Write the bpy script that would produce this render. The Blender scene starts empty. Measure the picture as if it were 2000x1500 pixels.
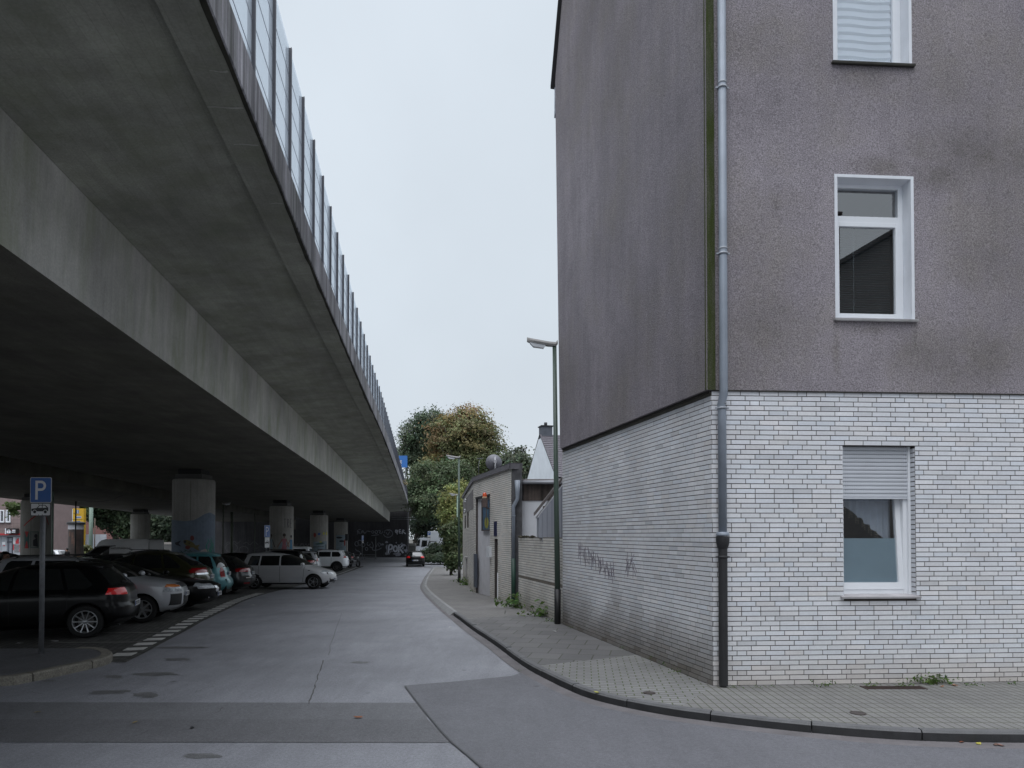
import bpy, bmesh, math, random
import numpy as np
from mathutils import Vector, Matrix, noise as mnoise
random.seed(7); RNG = np.random.default_rng(7)
C = bpy.context.scene.collection
scene = bpy.context.scene
R = math.radians

# ------------------------------------------------------------------ camera
F = 1333.0; HOR = 1045.0; PITCH = R(1.0); EYE = 1.915
VPP = HOR - F * math.tan(PITCH)
cam_d = bpy.data.cameras.new('camera'); cam = bpy.data.objects.new('camera', cam_d); C.objects.link(cam)
cam_d.sensor_width = 36; cam_d.lens = 36 * F / 2000.0
cam_d.shift_y = (VPP - 750) / 2000.0; cam_d.clip_end = 2000; cam_d.clip_start = .05
cam.location = (0, 0, EYE); cam.rotation_euler = (R(90) + PITCH, 0, 0)
scene.camera = cam
scene.view_settings.view_transform = 'Standard'; scene.view_settings.look = 'None'
scene.view_settings.exposure = 0.0; scene.view_settings.gamma = 1
scene.cycles.max_bounces = 8; scene.cycles.diffuse_bounces = 5; scene.cycles.transparent_max_bounces = 16

# ------------------------------------------------------------------ sky and sun
SUN_EL, SUN_AZ = R(52), R(200)
w = bpy.data.worlds.new('World'); scene.world = w; w.use_nodes = True
nt = w.node_tree; nt.nodes.clear()
out = nt.nodes.new('ShaderNodeOutputWorld'); bg = nt.nodes.new('ShaderNodeBackground')
sky = nt.nodes.new('ShaderNodeTexSky'); sky.sky_type = 'NISHITA'; sky.sun_disc = False
sky.sun_elevation = SUN_EL; sky.sun_rotation = SUN_AZ
sky.dust_density = 4; sky.air_density = 1.0
tc = nt.nodes.new('ShaderNodeTexCoord'); sep = nt.nodes.new('ShaderNodeSeparateXYZ')
nt.links.new(tc.outputs['Generated'], sep.inputs[0])
rampn = nt.nodes.new('ShaderNodeValToRGB')          # overcast cloud deck: brighter towards the zenith
el = rampn.color_ramp.elements
el[0].position = 0.0; el[0].color = (6.9, 7.55, 8.2, 1)
el[1].position = 1.0; el[1].color = (36, 37.6, 40.4, 1)
e = el.new(.68); e.color = (7.1, 7.85, 8.65, 1)
e = el.new(.30); e.color = (6.9, 7.65, 8.4, 1)
nt.links.new(sep.outputs['Z'], rampn.inputs[0])
cn = nt.nodes.new('ShaderNodeTexNoise'); cn.inputs['Scale'].default_value = 2.2; cn.inputs['Detail'].default_value = 5
nt.links.new(tc.outputs['Generated'], cn.inputs['Vector'])
cr = nt.nodes.new('ShaderNodeMapRange'); cr.inputs['From Min'].default_value = .3; cr.inputs['From Max'].default_value = .7
cr.inputs['To Min'].default_value = .94; cr.inputs['To Max'].default_value = 1.05
nt.links.new(cn.outputs[0], cr.inputs['Value'])
mul = nt.nodes.new('ShaderNodeVectorMath'); mul.operation = 'SCALE'
nt.links.new(rampn.outputs[0], mul.inputs[0]); nt.links.new(cr.outputs[0], mul.inputs['Scale'])
mx = nt.nodes.new('ShaderNodeMix'); mx.data_type = 'RGBA'; mx.inputs['Factor'].default_value = .96
nt.links.new(sky.outputs[0], mx.inputs[6]); nt.links.new(mul.outputs[0], mx.inputs[7])
nt.links.new(mx.outputs[2], bg.inputs[0]); bg.inputs[1].default_value = .1
nt.links.new(bg.outputs[0], out.inputs[0])
sl = bpy.data.lights.new('sun', 'SUN'); sl.energy = .6; sl.angle = R(40); sl.color = (1, .98, .97)
so = bpy.data.objects.new('sun', sl); C.objects.link(so)
sdir = Vector((math.sin(SUN_AZ) * math.cos(SUN_EL), math.cos(SUN_AZ) * math.cos(SUN_EL), math.sin(SUN_EL)))
so.rotation_euler = sdir.to_track_quat('Z', 'Y').to_euler()

# ------------------------------------------------------------------ pixel -> world helpers (photo pixels, real depth)
def ray(u, v):
    x = (u - 1000) / F; y = (VPP - v) / F
    return Vector((x, math.cos(PITCH) - y * math.sin(PITCH), math.sin(PITCH) + y * math.cos(PITCH)))
def A(u, v, Y):
    r = ray(u, v); return Vector((0, 0, EYE)) + r * (Y / r.y)
def g(Y):
    return 0.0 if Y < 16 else (-.0203 * (Y - 16) if Y < 64 else -.0203 * 48)
def G(u, v, dz=0.0):
    lo, hi = 1.0, 400.0
    for _ in range(60):
        m = (lo + hi) / 2; p = A(u, v, m)
        if p.z > g(m) + dz: lo = m
        else: hi = m
    p = A(u, v, lo); return Vector((p.x, p.y, g(p.y) + dz))
def PL(u, v, O, N):
    r = ray(u, v); E = Vector((0, 0, EYE)); t = (O - E).dot(N) / r.dot(N); return E + r * t

# ------------------------------------------------------------------ materials
MC = {}
def nodes_of(name):
    m = bpy.data.materials.new(name); m.use_nodes = True
    return m, m.node_tree, m.node_tree.nodes['Principled BSDF']
def M(name, col, rough=.7, var=.12, scale=3.0, bump=0.0, bscale=80., metal=0., coat=0., spec=.5, streak=0.0, tint=False, fine=0.0, fscale=150., emit=0.0, var2=None):
    """procedural paint / stone / metal: base colour with soft patches, optional vertical streaks, fine speckle and bump"""
    if name in MC: return MC[name]
    m, t, p = nodes_of(name); N = t.nodes; L = t.links
    p.inputs['Roughness'].default_value = rough; p.inputs['Metallic'].default_value = metal
    p.inputs['Coat Weight'].default_value = coat; p.inputs['Coat Roughness'].default_value = .03
    p.inputs['Specular IOR Level'].default_value = spec
    co = N.new('ShaderNodeTexCoord')
    cur = N.new('ShaderNodeRGB'); cur.outputs[0].default_value = (*col, 1); cur = cur.outputs[0]
    def mulc(cur, fac_sock, lo, hi, a=.3, b=.7):
        mr = N.new('ShaderNodeMapRange'); mr.inputs['From Min'].default_value = a; mr.inputs['From Max'].default_value = b
        mr.inputs['To Min'].default_value = lo; mr.inputs['To Max'].default_value = hi
        L.new(fac_sock, mr.inputs['Value'])
        vm = N.new('ShaderNodeVectorMath'); vm.operation = 'SCALE'
        L.new(cur, vm.inputs[0]); L.new(mr.outputs[0], vm.inputs['Scale']); return vm.outputs[0]
    if var:
        n = N.new('ShaderNodeTexNoise'); n.inputs['Scale'].default_value = scale; n.inputs['Detail'].default_value = 6; n.inputs['Roughness'].default_value = .62
        L.new(co.outputs['Object'], n.inputs['Vector']); cur = mulc(cur, n.outputs[0], 1 - var, 1 + var)
    if streak:
        mp = N.new('ShaderNodeMapping'); mp.inputs['Scale'].default_value = (7, 7, .35); L.new(co.outputs['Object'], mp.inputs[0])
        n = N.new('ShaderNodeTexNoise'); n.inputs['Scale'].default_value = 1.0; n.inputs['Detail'].default_value = 5
        L.new(mp.outputs[0], n.inputs['Vector']); cur = mulc(cur, n.outputs[0], 1 - streak, 1 + streak)
    if fine:
        n = N.new('ShaderNodeTexNoise'); n.inputs['Scale'].default_value = fscale; n.inputs['Detail'].default_value = 2
        L.new(co.outputs['Object'], n.inputs['Vector']); cur = mulc(cur, n.outputs[0], 1 - fine, 1 + fine)
    if tint:
        at = N.new('ShaderNodeAttribute'); at.attribute_name = 'tint'
        vm = N.new('ShaderNodeVectorMath'); vm.operation = 'MULTIPLY'; L.new(cur, vm.inputs[0]); L.new(at.outputs['Color'], vm.inputs[1]); cur = vm.outputs[0]
    if bump:
        n = N.new('ShaderNodeTexNoise'); n.inputs['Scale'].default_value = bscale; n.inputs['Detail'].default_value = 3
        L.new(co.outputs['Object'], n.inputs['Vector'])
        b = N.new('ShaderNodeBump'); b.inputs['Strength'].default_value = bump; b.inputs['Distance'].default_value = .01
        L.new(n.outputs[0], b.inputs['Height']); L.new(b.outputs[0], p.inputs['Normal'])
    L.new(cur, p.inputs['Base Color'])
    if emit:
        p.inputs['Emission Color'].default_value = (*col, 1); p.inputs['Emission Strength'].default_value = emit
    MC[name] = m; return m

# ------------------------------------------------------------------ object helpers
def tag(o, label=None, cat=None, group=None, kind=None):
    if label: o['label'] = label
    if cat: o['category'] = cat
    if group: o['group'] = group
    if kind: o['kind'] = kind
    return o
def empty(name, loc=(0, 0, 0), rz=0.0, label=None, cat=None, group=None, parent=None):
    o = bpy.data.objects.new(name, None); C.objects.link(o); o.location = loc; o.rotation_euler = (0, 0, rz); o.empty_display_size = .2
    if parent: o.parent = parent
    return tag(o, label, cat, group)
def obj(name, bm, mats, parent=None, smooth=None, label=None):
    me = bpy.data.meshes.new(name)
    bmesh.ops.recalc_face_normals(bm, faces=bm.faces[:]) if getattr(bm, 'faces', None) and smooth != 'keep' else None
    bm.to_mesh(me); bm.free()
    if not isinstance(mats, (list, tuple)): mats = [mats]
    for m in mats: me.materials.append(m)
    if smooth and smooth != 'keep':
        me.polygons.foreach_set('use_smooth', [True] * len(me.polygons)); me.set_sharp_from_angle(angle=R(smooth))
    o = bpy.data.objects.new(name, me); C.objects.link(o)
    if parent: o.parent = parent
    if label: o['label'] = label
    return o
def mesh_obj(name, verts, faces, mats, parent=None, tint=None, midx=None):
    me = bpy.data.meshes.new(name); me.from_pydata([tuple(v) for v in verts], [], faces)
    if not isinstance(mats, (list, tuple)): mats = [mats]
    for m in mats: me.materials.append(m)
    if midx is not None: me.polygons.foreach_set('material_index', midx)
    if tint is not None:
        a = me.attributes.new('tint', 'FLOAT_COLOR', 'POINT'); a.data.foreach_set('color', np.asarray(tint, dtype=np.float32).ravel())
    me.update()
    o = bpy.data.objects.new(name, me); C.objects.link(o)
    if parent: o.parent = parent
    return o
def B(): return bmesh.new()
def box(bm, c, s, rot=None, mi=0, bev=0.0):
    m = Matrix.Translation(Vector(c)) @ (rot.to_4x4() if rot is not None else Matrix.Identity(4)) @ Matrix.Diagonal((s[0], s[1], s[2], 1))
    r = bmesh.ops.create_cube(bm, size=1, matrix=m); fs = list({f for v in r['verts'] for f in v.link_faces})
    if bev:
        es = list({e for v in r['verts'] for e in v.link_edges})
        rb = bmesh.ops.bevel(bm, geom=es, offset=bev, segments=2, profile=.6, affect='EDGES', clamp_overlap=True)
        fs = [f for f in rb['faces']] + [f for f in fs if f.is_valid]
    for f in fs: f.material_index = mi
    return fs
def rbox(bm, p0, p1, mi=0, bev=0.0):
    p0 = Vector(p0); p1 = Vector(p1); return box(bm, (p0 + p1) / 2, [abs(a) for a in (p1 - p0)], None, mi, bev)
def tube(bm, pts, r, n=10, mi=0, cap=True):
    pts = [Vector(p) for p in pts]; rs = r if isinstance(r, (list, tuple)) else [r] * len(pts); rings = []
    for i, p in enumerate(pts):
        d = (pts[min(i + 1, len(pts) - 1)] - pts[max(i - 1, 0)]).normalized()
        a = d.orthogonal().normalized() if abs(d.z) < .95 else Vector((1, 0, 0)); a = (a - d * a.dot(d)).normalized(); b = d.cross(a)
        if i: # keep frames aligned
            a = (pa - d * pa.dot(d)).normalized(); b = d.cross(a)
        pa = a
        rings.append([bm.verts.new(p + (a * math.cos(2 * math.pi * k / n) + b * math.sin(2 * math.pi * k / n)) * rs[i]) for k in range(n)])
    fs = []
    for i in range(len(rings) - 1):
        for k in range(n):
            fs.append(bm.faces.new((rings[i][k], rings[i][(k + 1) % n], rings[i + 1][(k + 1) % n], rings[i + 1][k])))
    if cap:
        fs.append(bm.faces.new(rings[0][::-1])); fs.append(bm.faces.new(rings[-1]))
    for f in fs: f.material_index = mi; f.smooth = True
    return fs
def lathe(bm, prof, n=24, mi=0, axis='Z', c=(0, 0, 0), a0=0, a1=2 * math.pi):
    c = Vector(c); rings = []
    for (r, z) in prof:
        ring = []
        for k in range(n):
            t = a0 + (a1 - a0) * k / n; x, y = r * math.cos(t), r * math.sin(t)
            ring.append(bm.verts.new(c + (Vector((x, y, z)) if axis == 'Z' else Vector((x, z, y)))))
        rings.append(ring)
    fs = []
    for i in range(len(rings) - 1):
        for k in range(n):
            fs.append(bm.faces.new((rings[i][k], rings[i][(k + 1) % n], rings[i + 1][(k + 1) % n], rings[i + 1][k])))
    for f in fs: f.material_index = mi; f.smooth = True
    return fs
def quad(bm, a, b, c, d, mi=0):
    f = bm.faces.new([bm.verts.new(Vector(p)) for p in (a, b, c, d)]); f.material_index = mi; return f
def poly(bm, pts, mi=0):
    f = bm.faces.new([bm.verts.new(Vector(p)) for p in pts]); f.material_index = mi; return f
def slab(bm, pts, n, mi=0):
    """polygon given a real thickness along vector n"""
    n = Vector(n); a = [bm.verts.new(Vector(p)) for p in pts]; b = [bm.verts.new(Vector(p) + n) for p in pts]
    fs = [bm.faces.new(a), bm.faces.new(b[::-1])]
    for i in range(len(a)): fs.append(bm.faces.new((a[i], b[i], b[(i + 1) % len(a)], a[(i + 1) % len(a)])))
    for f in fs: f.material_index = mi
    return fs
def sheet(name, pts, mat, dz, label=None, kind='structure', parent=None, thick=0.0):
    """ground sheet: polygon in plan, laid on the terrain profile dz above it"""
    bm = B(); f = bm.faces.new([bm.verts.new((p[0], p[1], 0)) for p in pts])
    bm.normal_update(); bmesh.ops.triangulate(bm, faces=[f], ngon_method='EAR_CLIP')
    for Y in (16, 64):
        bmesh.ops.bisect_plane(bm, geom=bm.verts[:] + bm.edges[:] + bm.faces[:], plane_co=(0, Y, 0), plane_no=(0, 1, 0))
    for v in bm.verts: v.co.z = g(v.co.y) + dz
    for f in bm.faces:
        if f.normal.z < 0: f.normal_flip()
    o = obj(name, bm, mat, parent, smooth='keep')
    if kind: o['kind'] = kind
    if label: o['label'] = label
    return o
def text_bm(bm, s, size, mat4, mi=0, ext=.002, align='CENTER'):
    cu = bpy.data.curves.new('lettering', 'FONT'); cu.body = s; cu.size = size; cu.extrude = ext; cu.align_x = align; cu.align_y = 'CENTER'; cu.resolution_u = 3
    o = bpy.data.objects.new('lettering', cu); C.objects.link(o)
    bpy.context.view_layer.update()
    me = bpy.data.meshes.new_from_object(o.evaluated_get(bpy.context.evaluated_depsgraph_get()))
    n0 = len(bm.verts); bm.verts.ensure_lookup_table(); f0 = len(bm.faces)
    bm.from_mesh(me); bm.verts.ensure_lookup_table(); bm.faces.ensure_lookup_table()
    for v in bm.verts[n0:]: v.co = mat4 @ v.co
    for f in bm.faces[f0:]: f.material_index = mi
    C.objects.unlink(o); bpy.data.objects.remove(o); bpy.data.curves.remove(cu); bpy.data.meshes.remove(me)
def frame(O, U, V):
    """matrix mapping local x->U, y->V, z->U x V at O"""
    U = Vector(U).normalized(); V = Vector(V).normalized(); W = U.cross(V)
    return Matrix(((U.x, V.x, W.x, O[0]), (U.y, V.y, W.y, O[1]), (U.z, V.z, W.z, O[2]), (0, 0, 0, 1)))
def ribbon(bm, pts, wd, mat4, mi=0, closed=False, z=0.003):
    """painted brush stroke: flat ribbon along local 2D points"""
    P = [Vector((p[0], p[1], 0)) for p in pts]
    if closed: P.append(P[0])
    L_, R_ = [], []
    for i, p in enumerate(P):
        d = (P[min(i + 1, len(P) - 1)] - P[max(i - 1, 0)])
        d = d.normalized() if d.length > 1e-6 else Vector((1, 0, 0)); n = Vector((-d.y, d.x, 0)) * wd / 2
        L_.append(bm.verts.new(mat4 @ (p + n + Vector((0, 0, z))))); R_.append(bm.verts.new(mat4 @ (p - n + Vector((0, 0, z)))))
    for i in range(len(P) - 1):
        f = bm.faces.new((L_[i], L_[i + 1], R_[i + 1], R_[i])); f.material_index = mi
def copy_tree(o, parent=None):
    c = o.copy(); C.objects.link(c)
    if parent: c.parent = parent
    for ch in o.children: copy_tree(ch, c)
    return c
def wall_panel(bm, O, U, N, u0, u1, z0, z1, holes, depth, mi=0, mi_rev=None):
    """vertical wall face with real openings and reveals; holes = (ua,ub,za,zb)"""
    us = sorted({u0, u1, *[h[0] for h in holes], *[h[1] for h in holes]}); zs = sorted({z0, z1, *[h[2] for h in holes], *[h[3] for h in holes]})
    P = lambda u, z, d=0: O + U * u - N * d + Vector((0, 0, z - O.z))
    for i in range(len(us) - 1):
        for j in range(len(zs) - 1):
            cu, cz = (us[i] + us[i + 1]) / 2, (zs[j] + zs[j + 1]) / 2
            if any(h[0] < cu < h[1] and h[2] < cz < h[3] for h in holes): continue
            quad(bm, P(us[i], zs[j]), P(us[i + 1], zs[j]), P(us[i + 1], zs[j + 1]), P(us[i], zs[j + 1]), mi)
    mr = mi if mi_rev is None else mi_rev
    for (a, b, c, d) in holes:
        quad(bm, P(a, c), P(a, d), P(a, d, depth), P(a, c, depth), mr); quad(bm, P(b, d), P(b, c), P(b, c, depth), P(b, d, depth), mr)
        quad(bm, P(a, d), P(b, d), P(b, d, depth), P(a, d, depth), mr); quad(bm, P(b, c), P(a, c), P(a, c, depth), P(b, c, depth), mr)
def brick_wall(name, O, U, N, length, z0, z1, holes, mats, parent, row=.0625, bl=.25, joint=.0105, proud=.006, zbase=None, rev=0.0, pattern=None, tdark=None):
    """white clinker facing: every course laid brick by brick in random bond, mortar set back"""
    V, Fc, T = [], [], []
    rng = random.Random(sum(map(ord, name)) + int(length * 10)); prev = 0
    def brick(a, b, za, zb):
        tt = rng.gauss(1, .04) * (.84 if rng.random() < .035 else 1); wv = rng.gauss(0, .012)
        c = (tt + wv, tt, tt - wv, 1)
        if tdark: k = tdark((a + b) / 2, (za + zb) / 2, rng); c = (c[0] * k[0], c[1] * k[1], c[2] * k[2], 1)
        i = len(V); d = proud + rng.uniform(-.0012, .0012)
        for (u, z, dd) in ((a, za, 0), (b, za, 0), (b, zb, 0), (a, zb, 0), (a, za, d), (b, za, d), (b, zb, d), (a, zb, d)):
            V.append(O + U * u + N * dd + Vector((0, 0, z - O.z))); T.append(c)
        Fc.extend([(i + 4, i + 5, i + 6, i + 7), (i, i + 1, i + 5, i + 4), (i + 1, i + 2, i + 6, i + 5), (i + 2, i + 3, i + 7, i + 6), (i + 3, i, i + 4, i + 7)])
    nrow = int(round((z1 - z0) / row)); row = (z1 - z0) / nrow
    for r in range(nrow):
        za, zb = z0 + r * row + joint / 2, z0 + (r + 1) * row - joint / 2
        off = rng.choice([o for o in (0, .25, .5, .75) if o != prev]); prev = off
        u = -off * bl
        while u < length:
            L = bl / 2 if (rng.random() < .09 or (pattern and pattern(u, r))) else bl
            a, b = max(u + joint / 2, 0), min(u + L - joint / 2, length); u += L
            if b - a < .02: continue
            segs = [(a, b)]
            for (ha, hb, hc, hd) in holes:
                if zb > hc + .01 and za < hd - .01:
                    ns = []
                    for (p, q) in segs:
                        if q <= ha or p >= hb: ns.append((p, q)); continue
                        if p < ha - .02: ns.append((p, ha))
                        if q > hb + .02: ns.append((hb, q))
                    segs = ns
            for (p, q) in segs:
                if zbase is not None and zb < zbase((p + q) / 2): continue
                brick(p, q, za, zb)
    nb = len(Fc)
    bm = B(); wall_panel(bm, O, U, N, 0, length, (zbase(0) if zbase else z0) - .2, z1, holes, rev)
    if rev:   # facing bricks return into the reveals
        pass
    me = bpy.data.meshes.new('tmp'); bm.to_mesh(me); bm.free(); o0 = len(V)
    for v in me.vertices: V.append(v.co.copy()); T.append((1, 1, 1, 1))
    for p in me.polygons: Fc.append(tuple(o0 + i for i in p.vertices))
    bpy.data.meshes.remove(me)
    return mesh_obj(name, V, Fc, mats, parent, T, [0] * nb + [1] * (len(Fc) - nb))
# ================================================================== GROUND
m_soil = M('soil', (.09, .085, .075), .95, .3, .6, .4, 40)
def asphalt(name, base, blot=.16, rough=.62, speck=.42):
    m, t, p = nodes_of(name); N = t.nodes; L = t.links
    co = N.new('ShaderNodeTexCoord')
    def noise(s, d, r=.6, sc=None):
        n = N.new('ShaderNodeTexNoise'); n.inputs['Scale'].default_value = s; n.inputs['Detail'].default_value = d; n.inputs['Roughness'].default_value = r
        if sc:
            mp = N.new('ShaderNodeMapping'); mp.inputs['Scale'].default_value = sc; L.new(co.outputs['Object'], mp.inputs[0]); L.new(mp.outputs[0], n.inputs['Vector'])
        else: L.new(co.outputs['Object'], n.inputs['Vector'])
        return n.outputs[0]
    def mr(s, lo, hi, a=.3, b=.7):
        q = N.new('ShaderNodeMapRange'); q.inputs['From Min'].default_value = a; q.inputs['From Max'].default_value = b; q.inputs['To Min'].default_value = lo; q.inputs['To Max'].default_value = hi
        L.new(s, q.inputs['Value']); return q.outputs[0]
    cur = N.new('ShaderNodeRGB'); cur.outputs[0].default_value = (*base, 1); cur = cur.outputs[0]
    for s in (mr(noise(.45, 5), 1 - blot, 1 + blot), mr(noise(5, 4, .6, (1.6, .25, 1)), 1 - blot * .6, 1 + blot * .5), mr(noise(140, 2), 1 - speck, 1 + speck), mr(noise(38, 3), .80, 1.2)):
        vm = N.new('ShaderNodeVectorMath'); vm.operation = 'SCALE'; L.new(cur, vm.inputs[0]); L.new(s, vm.inputs['Scale']); cur = vm.outputs[0]
    vo = N.new('ShaderNodeTexVoronoi'); vo.inputs['Scale'].default_value = 1.1; L.new(co.outputs['Object'], vo.inputs['Vector'])   # chewing-gum spots and small stains
    sp = mr(vo.outputs['Distance'], .62, 1.0, .03, .06)
    vm = N.new('ShaderNodeVectorMath'); vm.operation = 'SCALE'; L.new(cur, vm.inputs[0]); L.new(sp, vm.inputs['Scale']); cur = vm.outputs[0]
    L.new(cur, p.inputs['Base Color'])
    L.new(mr(noise(.8, 4), rough - .12, rough + .1), p.inputs['Roughness'])
    b = N.new('ShaderNodeBump'); b.inputs['Strength'].default_value = .45; b.inputs['Distance'].default_value = .006
    L.new(noise(170, 2), b.inputs['Height']); L.new(b.outputs[0], p.inputs['Normal'])
    return m
def paver(name, base, bw, bh, rot, off=.5, joint=(.05, .055, .03), mort=.010, var=.10, rough=.8, green=.5):
    m, t, p = nodes_of(name); N = t.nodes; L = t.links
    co = N.new('ShaderNodeTexCoord'); mp = N.new('ShaderNodeMapping'); mp.inputs['Rotation'].default_value = (0, 0, rot)
    L.new(co.outputs['Object'], mp.inputs[0])
    br = N.new('ShaderNodeTexBrick'); br.offset = off; br.inputs['Scale'].default_value = 1; br.inputs['Brick Width'].default_value = bw; br.inputs['Row Height'].default_value = bh
    br.inputs['Mortar Size'].default_value = mort; br.inputs['Mortar Smooth'].default_value = .3; br.inputs['Bias'].default_value = 0
    c1 = [c * (1 - var) for c in base]; c2 = [c * (1 + var) for c in base]
    br.inputs['Color1'].default_value = (*c1, 1); br.inputs['Color2'].default_value = (*c2, 1); br.inputs['Mortar'].default_value = (*joint, 1)
    L.new(mp.outputs[0], br.inputs['Vector'])
    n = N.new('ShaderNodeTexNoise'); n.inputs['Scale'].default_value = 1.3; n.inputs['Detail'].default_value = 6; L.new(co.outputs['Object'], n.inputs['Vector'])
    n2 = N.new('ShaderNodeTexNoise'); n2.inputs['Scale'].default_value = 90; n2.inputs['Detail'].default_value = 2; L.new(co.outputs['Object'], n2.inputs['Vector'])
    cur = br.outputs['Color']
    mg = N.new('ShaderNodeMix'); mg.data_type = 'RGBA'; q = N.new('ShaderNodeMapRange'); q.inputs['From Min'].default_value = .5; q.inputs['From Max'].default_value = .75
    q.inputs['To Max'].default_value = green; L.new(n.outputs[0], q.inputs['Value']); L.new(q.outputs[0], mg.inputs['Factor'])
    L.new(cur, mg.inputs[6]); mg.inputs[7].default_value = (base[0] * .55, base[1] * .62, base[2] * .42, 1); cur = mg.outputs[2]
    for s, lo, hi in ((n.outputs[0], .85, 1.12), (n2.outputs[0], .88, 1.12)):
        q = N.new('ShaderNodeMapRange'); q.inputs['From Min'].default_value = .3; q.inputs['From Max'].default_value = .7; q.inputs['To Min'].default_value = lo; q.inputs['To Max'].default_value = hi
        L.new(s, q.inputs['Value']); vm = N.new('ShaderNodeVectorMath'); vm.operation = 'SCALE'; L.new(cur, vm.inputs[0]); L.new(q.outputs[0], vm.inputs['Scale']); cur = vm.outputs[0]
    L.new(cur, p.inputs['Base Color']); p.inputs['Roughness'].default_value = rough
    inv = N.new('ShaderNodeMath'); inv.operation = 'SUBTRACT'; inv.inputs[0].default_value = 1; L.new(br.outputs['Fac'], inv.inputs[1])
    ad = N.new('ShaderNodeMath'); ad.operation = 'MULTIPLY_ADD'; ad.inputs[1].default_value = .25; L.new(n2.outputs[0], ad.inputs[0]); L.new(inv.outputs[0], ad.inputs[2])
    b = N.new('ShaderNodeBump'); b.inputs['Strength'].default_value = .6; b.inputs['Distance'].default_value = .008
    L.new(ad.outputs[0], b.inputs['Height']); L.new(b.outputs[0], p.inputs['Normal'])
    return m
m_road = asphalt('old_light_asphalt', (.226, .229, .250))
m_road2 = asphalt('dark_asphalt_patch', (.124, .124, .136), .10)
m_road3 = asphalt('trench_asphalt', (.138, .139, .148), .10, speck=.4)
m_road3b = asphalt('trench_asphalt_coarse', (.122, .122, .130), .12, speck=.5)
m_stain = asphalt('oil_stained_asphalt', (.135, .135, .138), .2, .5)
m_cobble = paver('granite_setts', (.085, .082, .078), .14, .11, .3, .5, (.03, .03, .026), .016, .35, .85, .3)
m_pav = paver('small_grey_pavers', (.185, .18, .176), .2, .1, R(90), 0.0, (.065, .07, .04), .0075, .06, .8, .22)
m_pavb = paver('grey_block_pavers', (.20, .195, .198), .2, .1, R(6), .5, (.07, .085, .035), .009, .07, .8, .08)
m_pavc = paver('large_grey_slabs', (.125, .122, .122), .5, .5, R(12), .5, (.06, .06, .045), .010, .14, .8, .2)
m_pavd = paver('far_block_pavers', (.185, .178, .175), .2, .1, R(-14), .5, (.085, .08, .07), .014, .10, .8, .15)
m_kerb = M('dark_kerb_stone', (.115, .115, .118), .75, .2, 4, .3, 90, fine=.2)
m_kerbl = M('pale_kerb_stone', (.24, .24, .24), .75, .15, 4, .3, 90, fine=.2)
m_kerbg = M('granite_kerb_stone', (.20, .185, .155), .8, .25, 9, .5, 60, fine=.35, fscale=60)
m_white_stone = M('white_marking_stone', (.55, .54, .52), .7, .2, 6, .2, 90)

sheet('ground', [(-400, -300), (400, -300), (400, 500), (-400, 500)], m_soil, -.17)
sheet('road', [(-70, -40), (60, -40), (60, 118), (-70, 118)], m_road, -.1)
gp = lambda pts, dz: [(p.x, p.y) for p in (G(u, v, dz) for u, v in pts)]

# --- pavement on the right, with its kerb
KB = [(1991, 1453), (1768, 1448.5), (1561, 1431), (1378, 1409.5), (1292, 1397), (1207, 1380), (1146, 1364), (1103, 1345), (1073, 1330), (1024, 1304.5), (963, 1257), (920, 1229.5), (884, 1202), (841, 1165), (828.5, 1150), (829, 1141), (836, 1125), (847.5, 1110)]
kb = [Vector((p[0], p[1], 0)) for p in gp(KB, -.1)]
kb = [Vector((24, kb[0].y - .1, 0)), Vector((10, kb[0].y, 0))] + kb
def resample(pts, step):
    out, acc = [pts[0].copy()], 0.0
    for a, b in zip(pts, pts[1:]):
        L = (b - a).length; t = step - acc
        while t < L: out.append(a + (b - a) * (t / L)); t += step
        acc = L - (t - step)
    out.append(pts[-1].copy()); return out
def smoothline(pts, n=2):
    for _ in range(n):
        q = [pts[0]]
        for a, b in zip(pts, pts[1:]): q += [a * .75 + b * .25, a * .25 + b * .75]
        pts = q + [pts[-1]]
    return pts
kb = smoothline(kb)
def offset_line(pts, d):
    o = []
    for i, p in enumerate(pts):
        t = (pts[min(i + 1, len(pts) - 1)] - pts[max(i - 1, 0)]).normalized(); o.append(p + Vector((-t.y, t.x, 0)) * d)
    return o
side = -1 if offset_line(kb, .1)[5].y < kb[5].y else 1
kin = offset_line(kb, side * .105)
inner = [(p.x, p.y) for p in kin]
sheet('pavement', inner + [(2.5, 60), (4, 22), (4.5, 11), (24, 12)], m_pavd, -.008)
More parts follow.
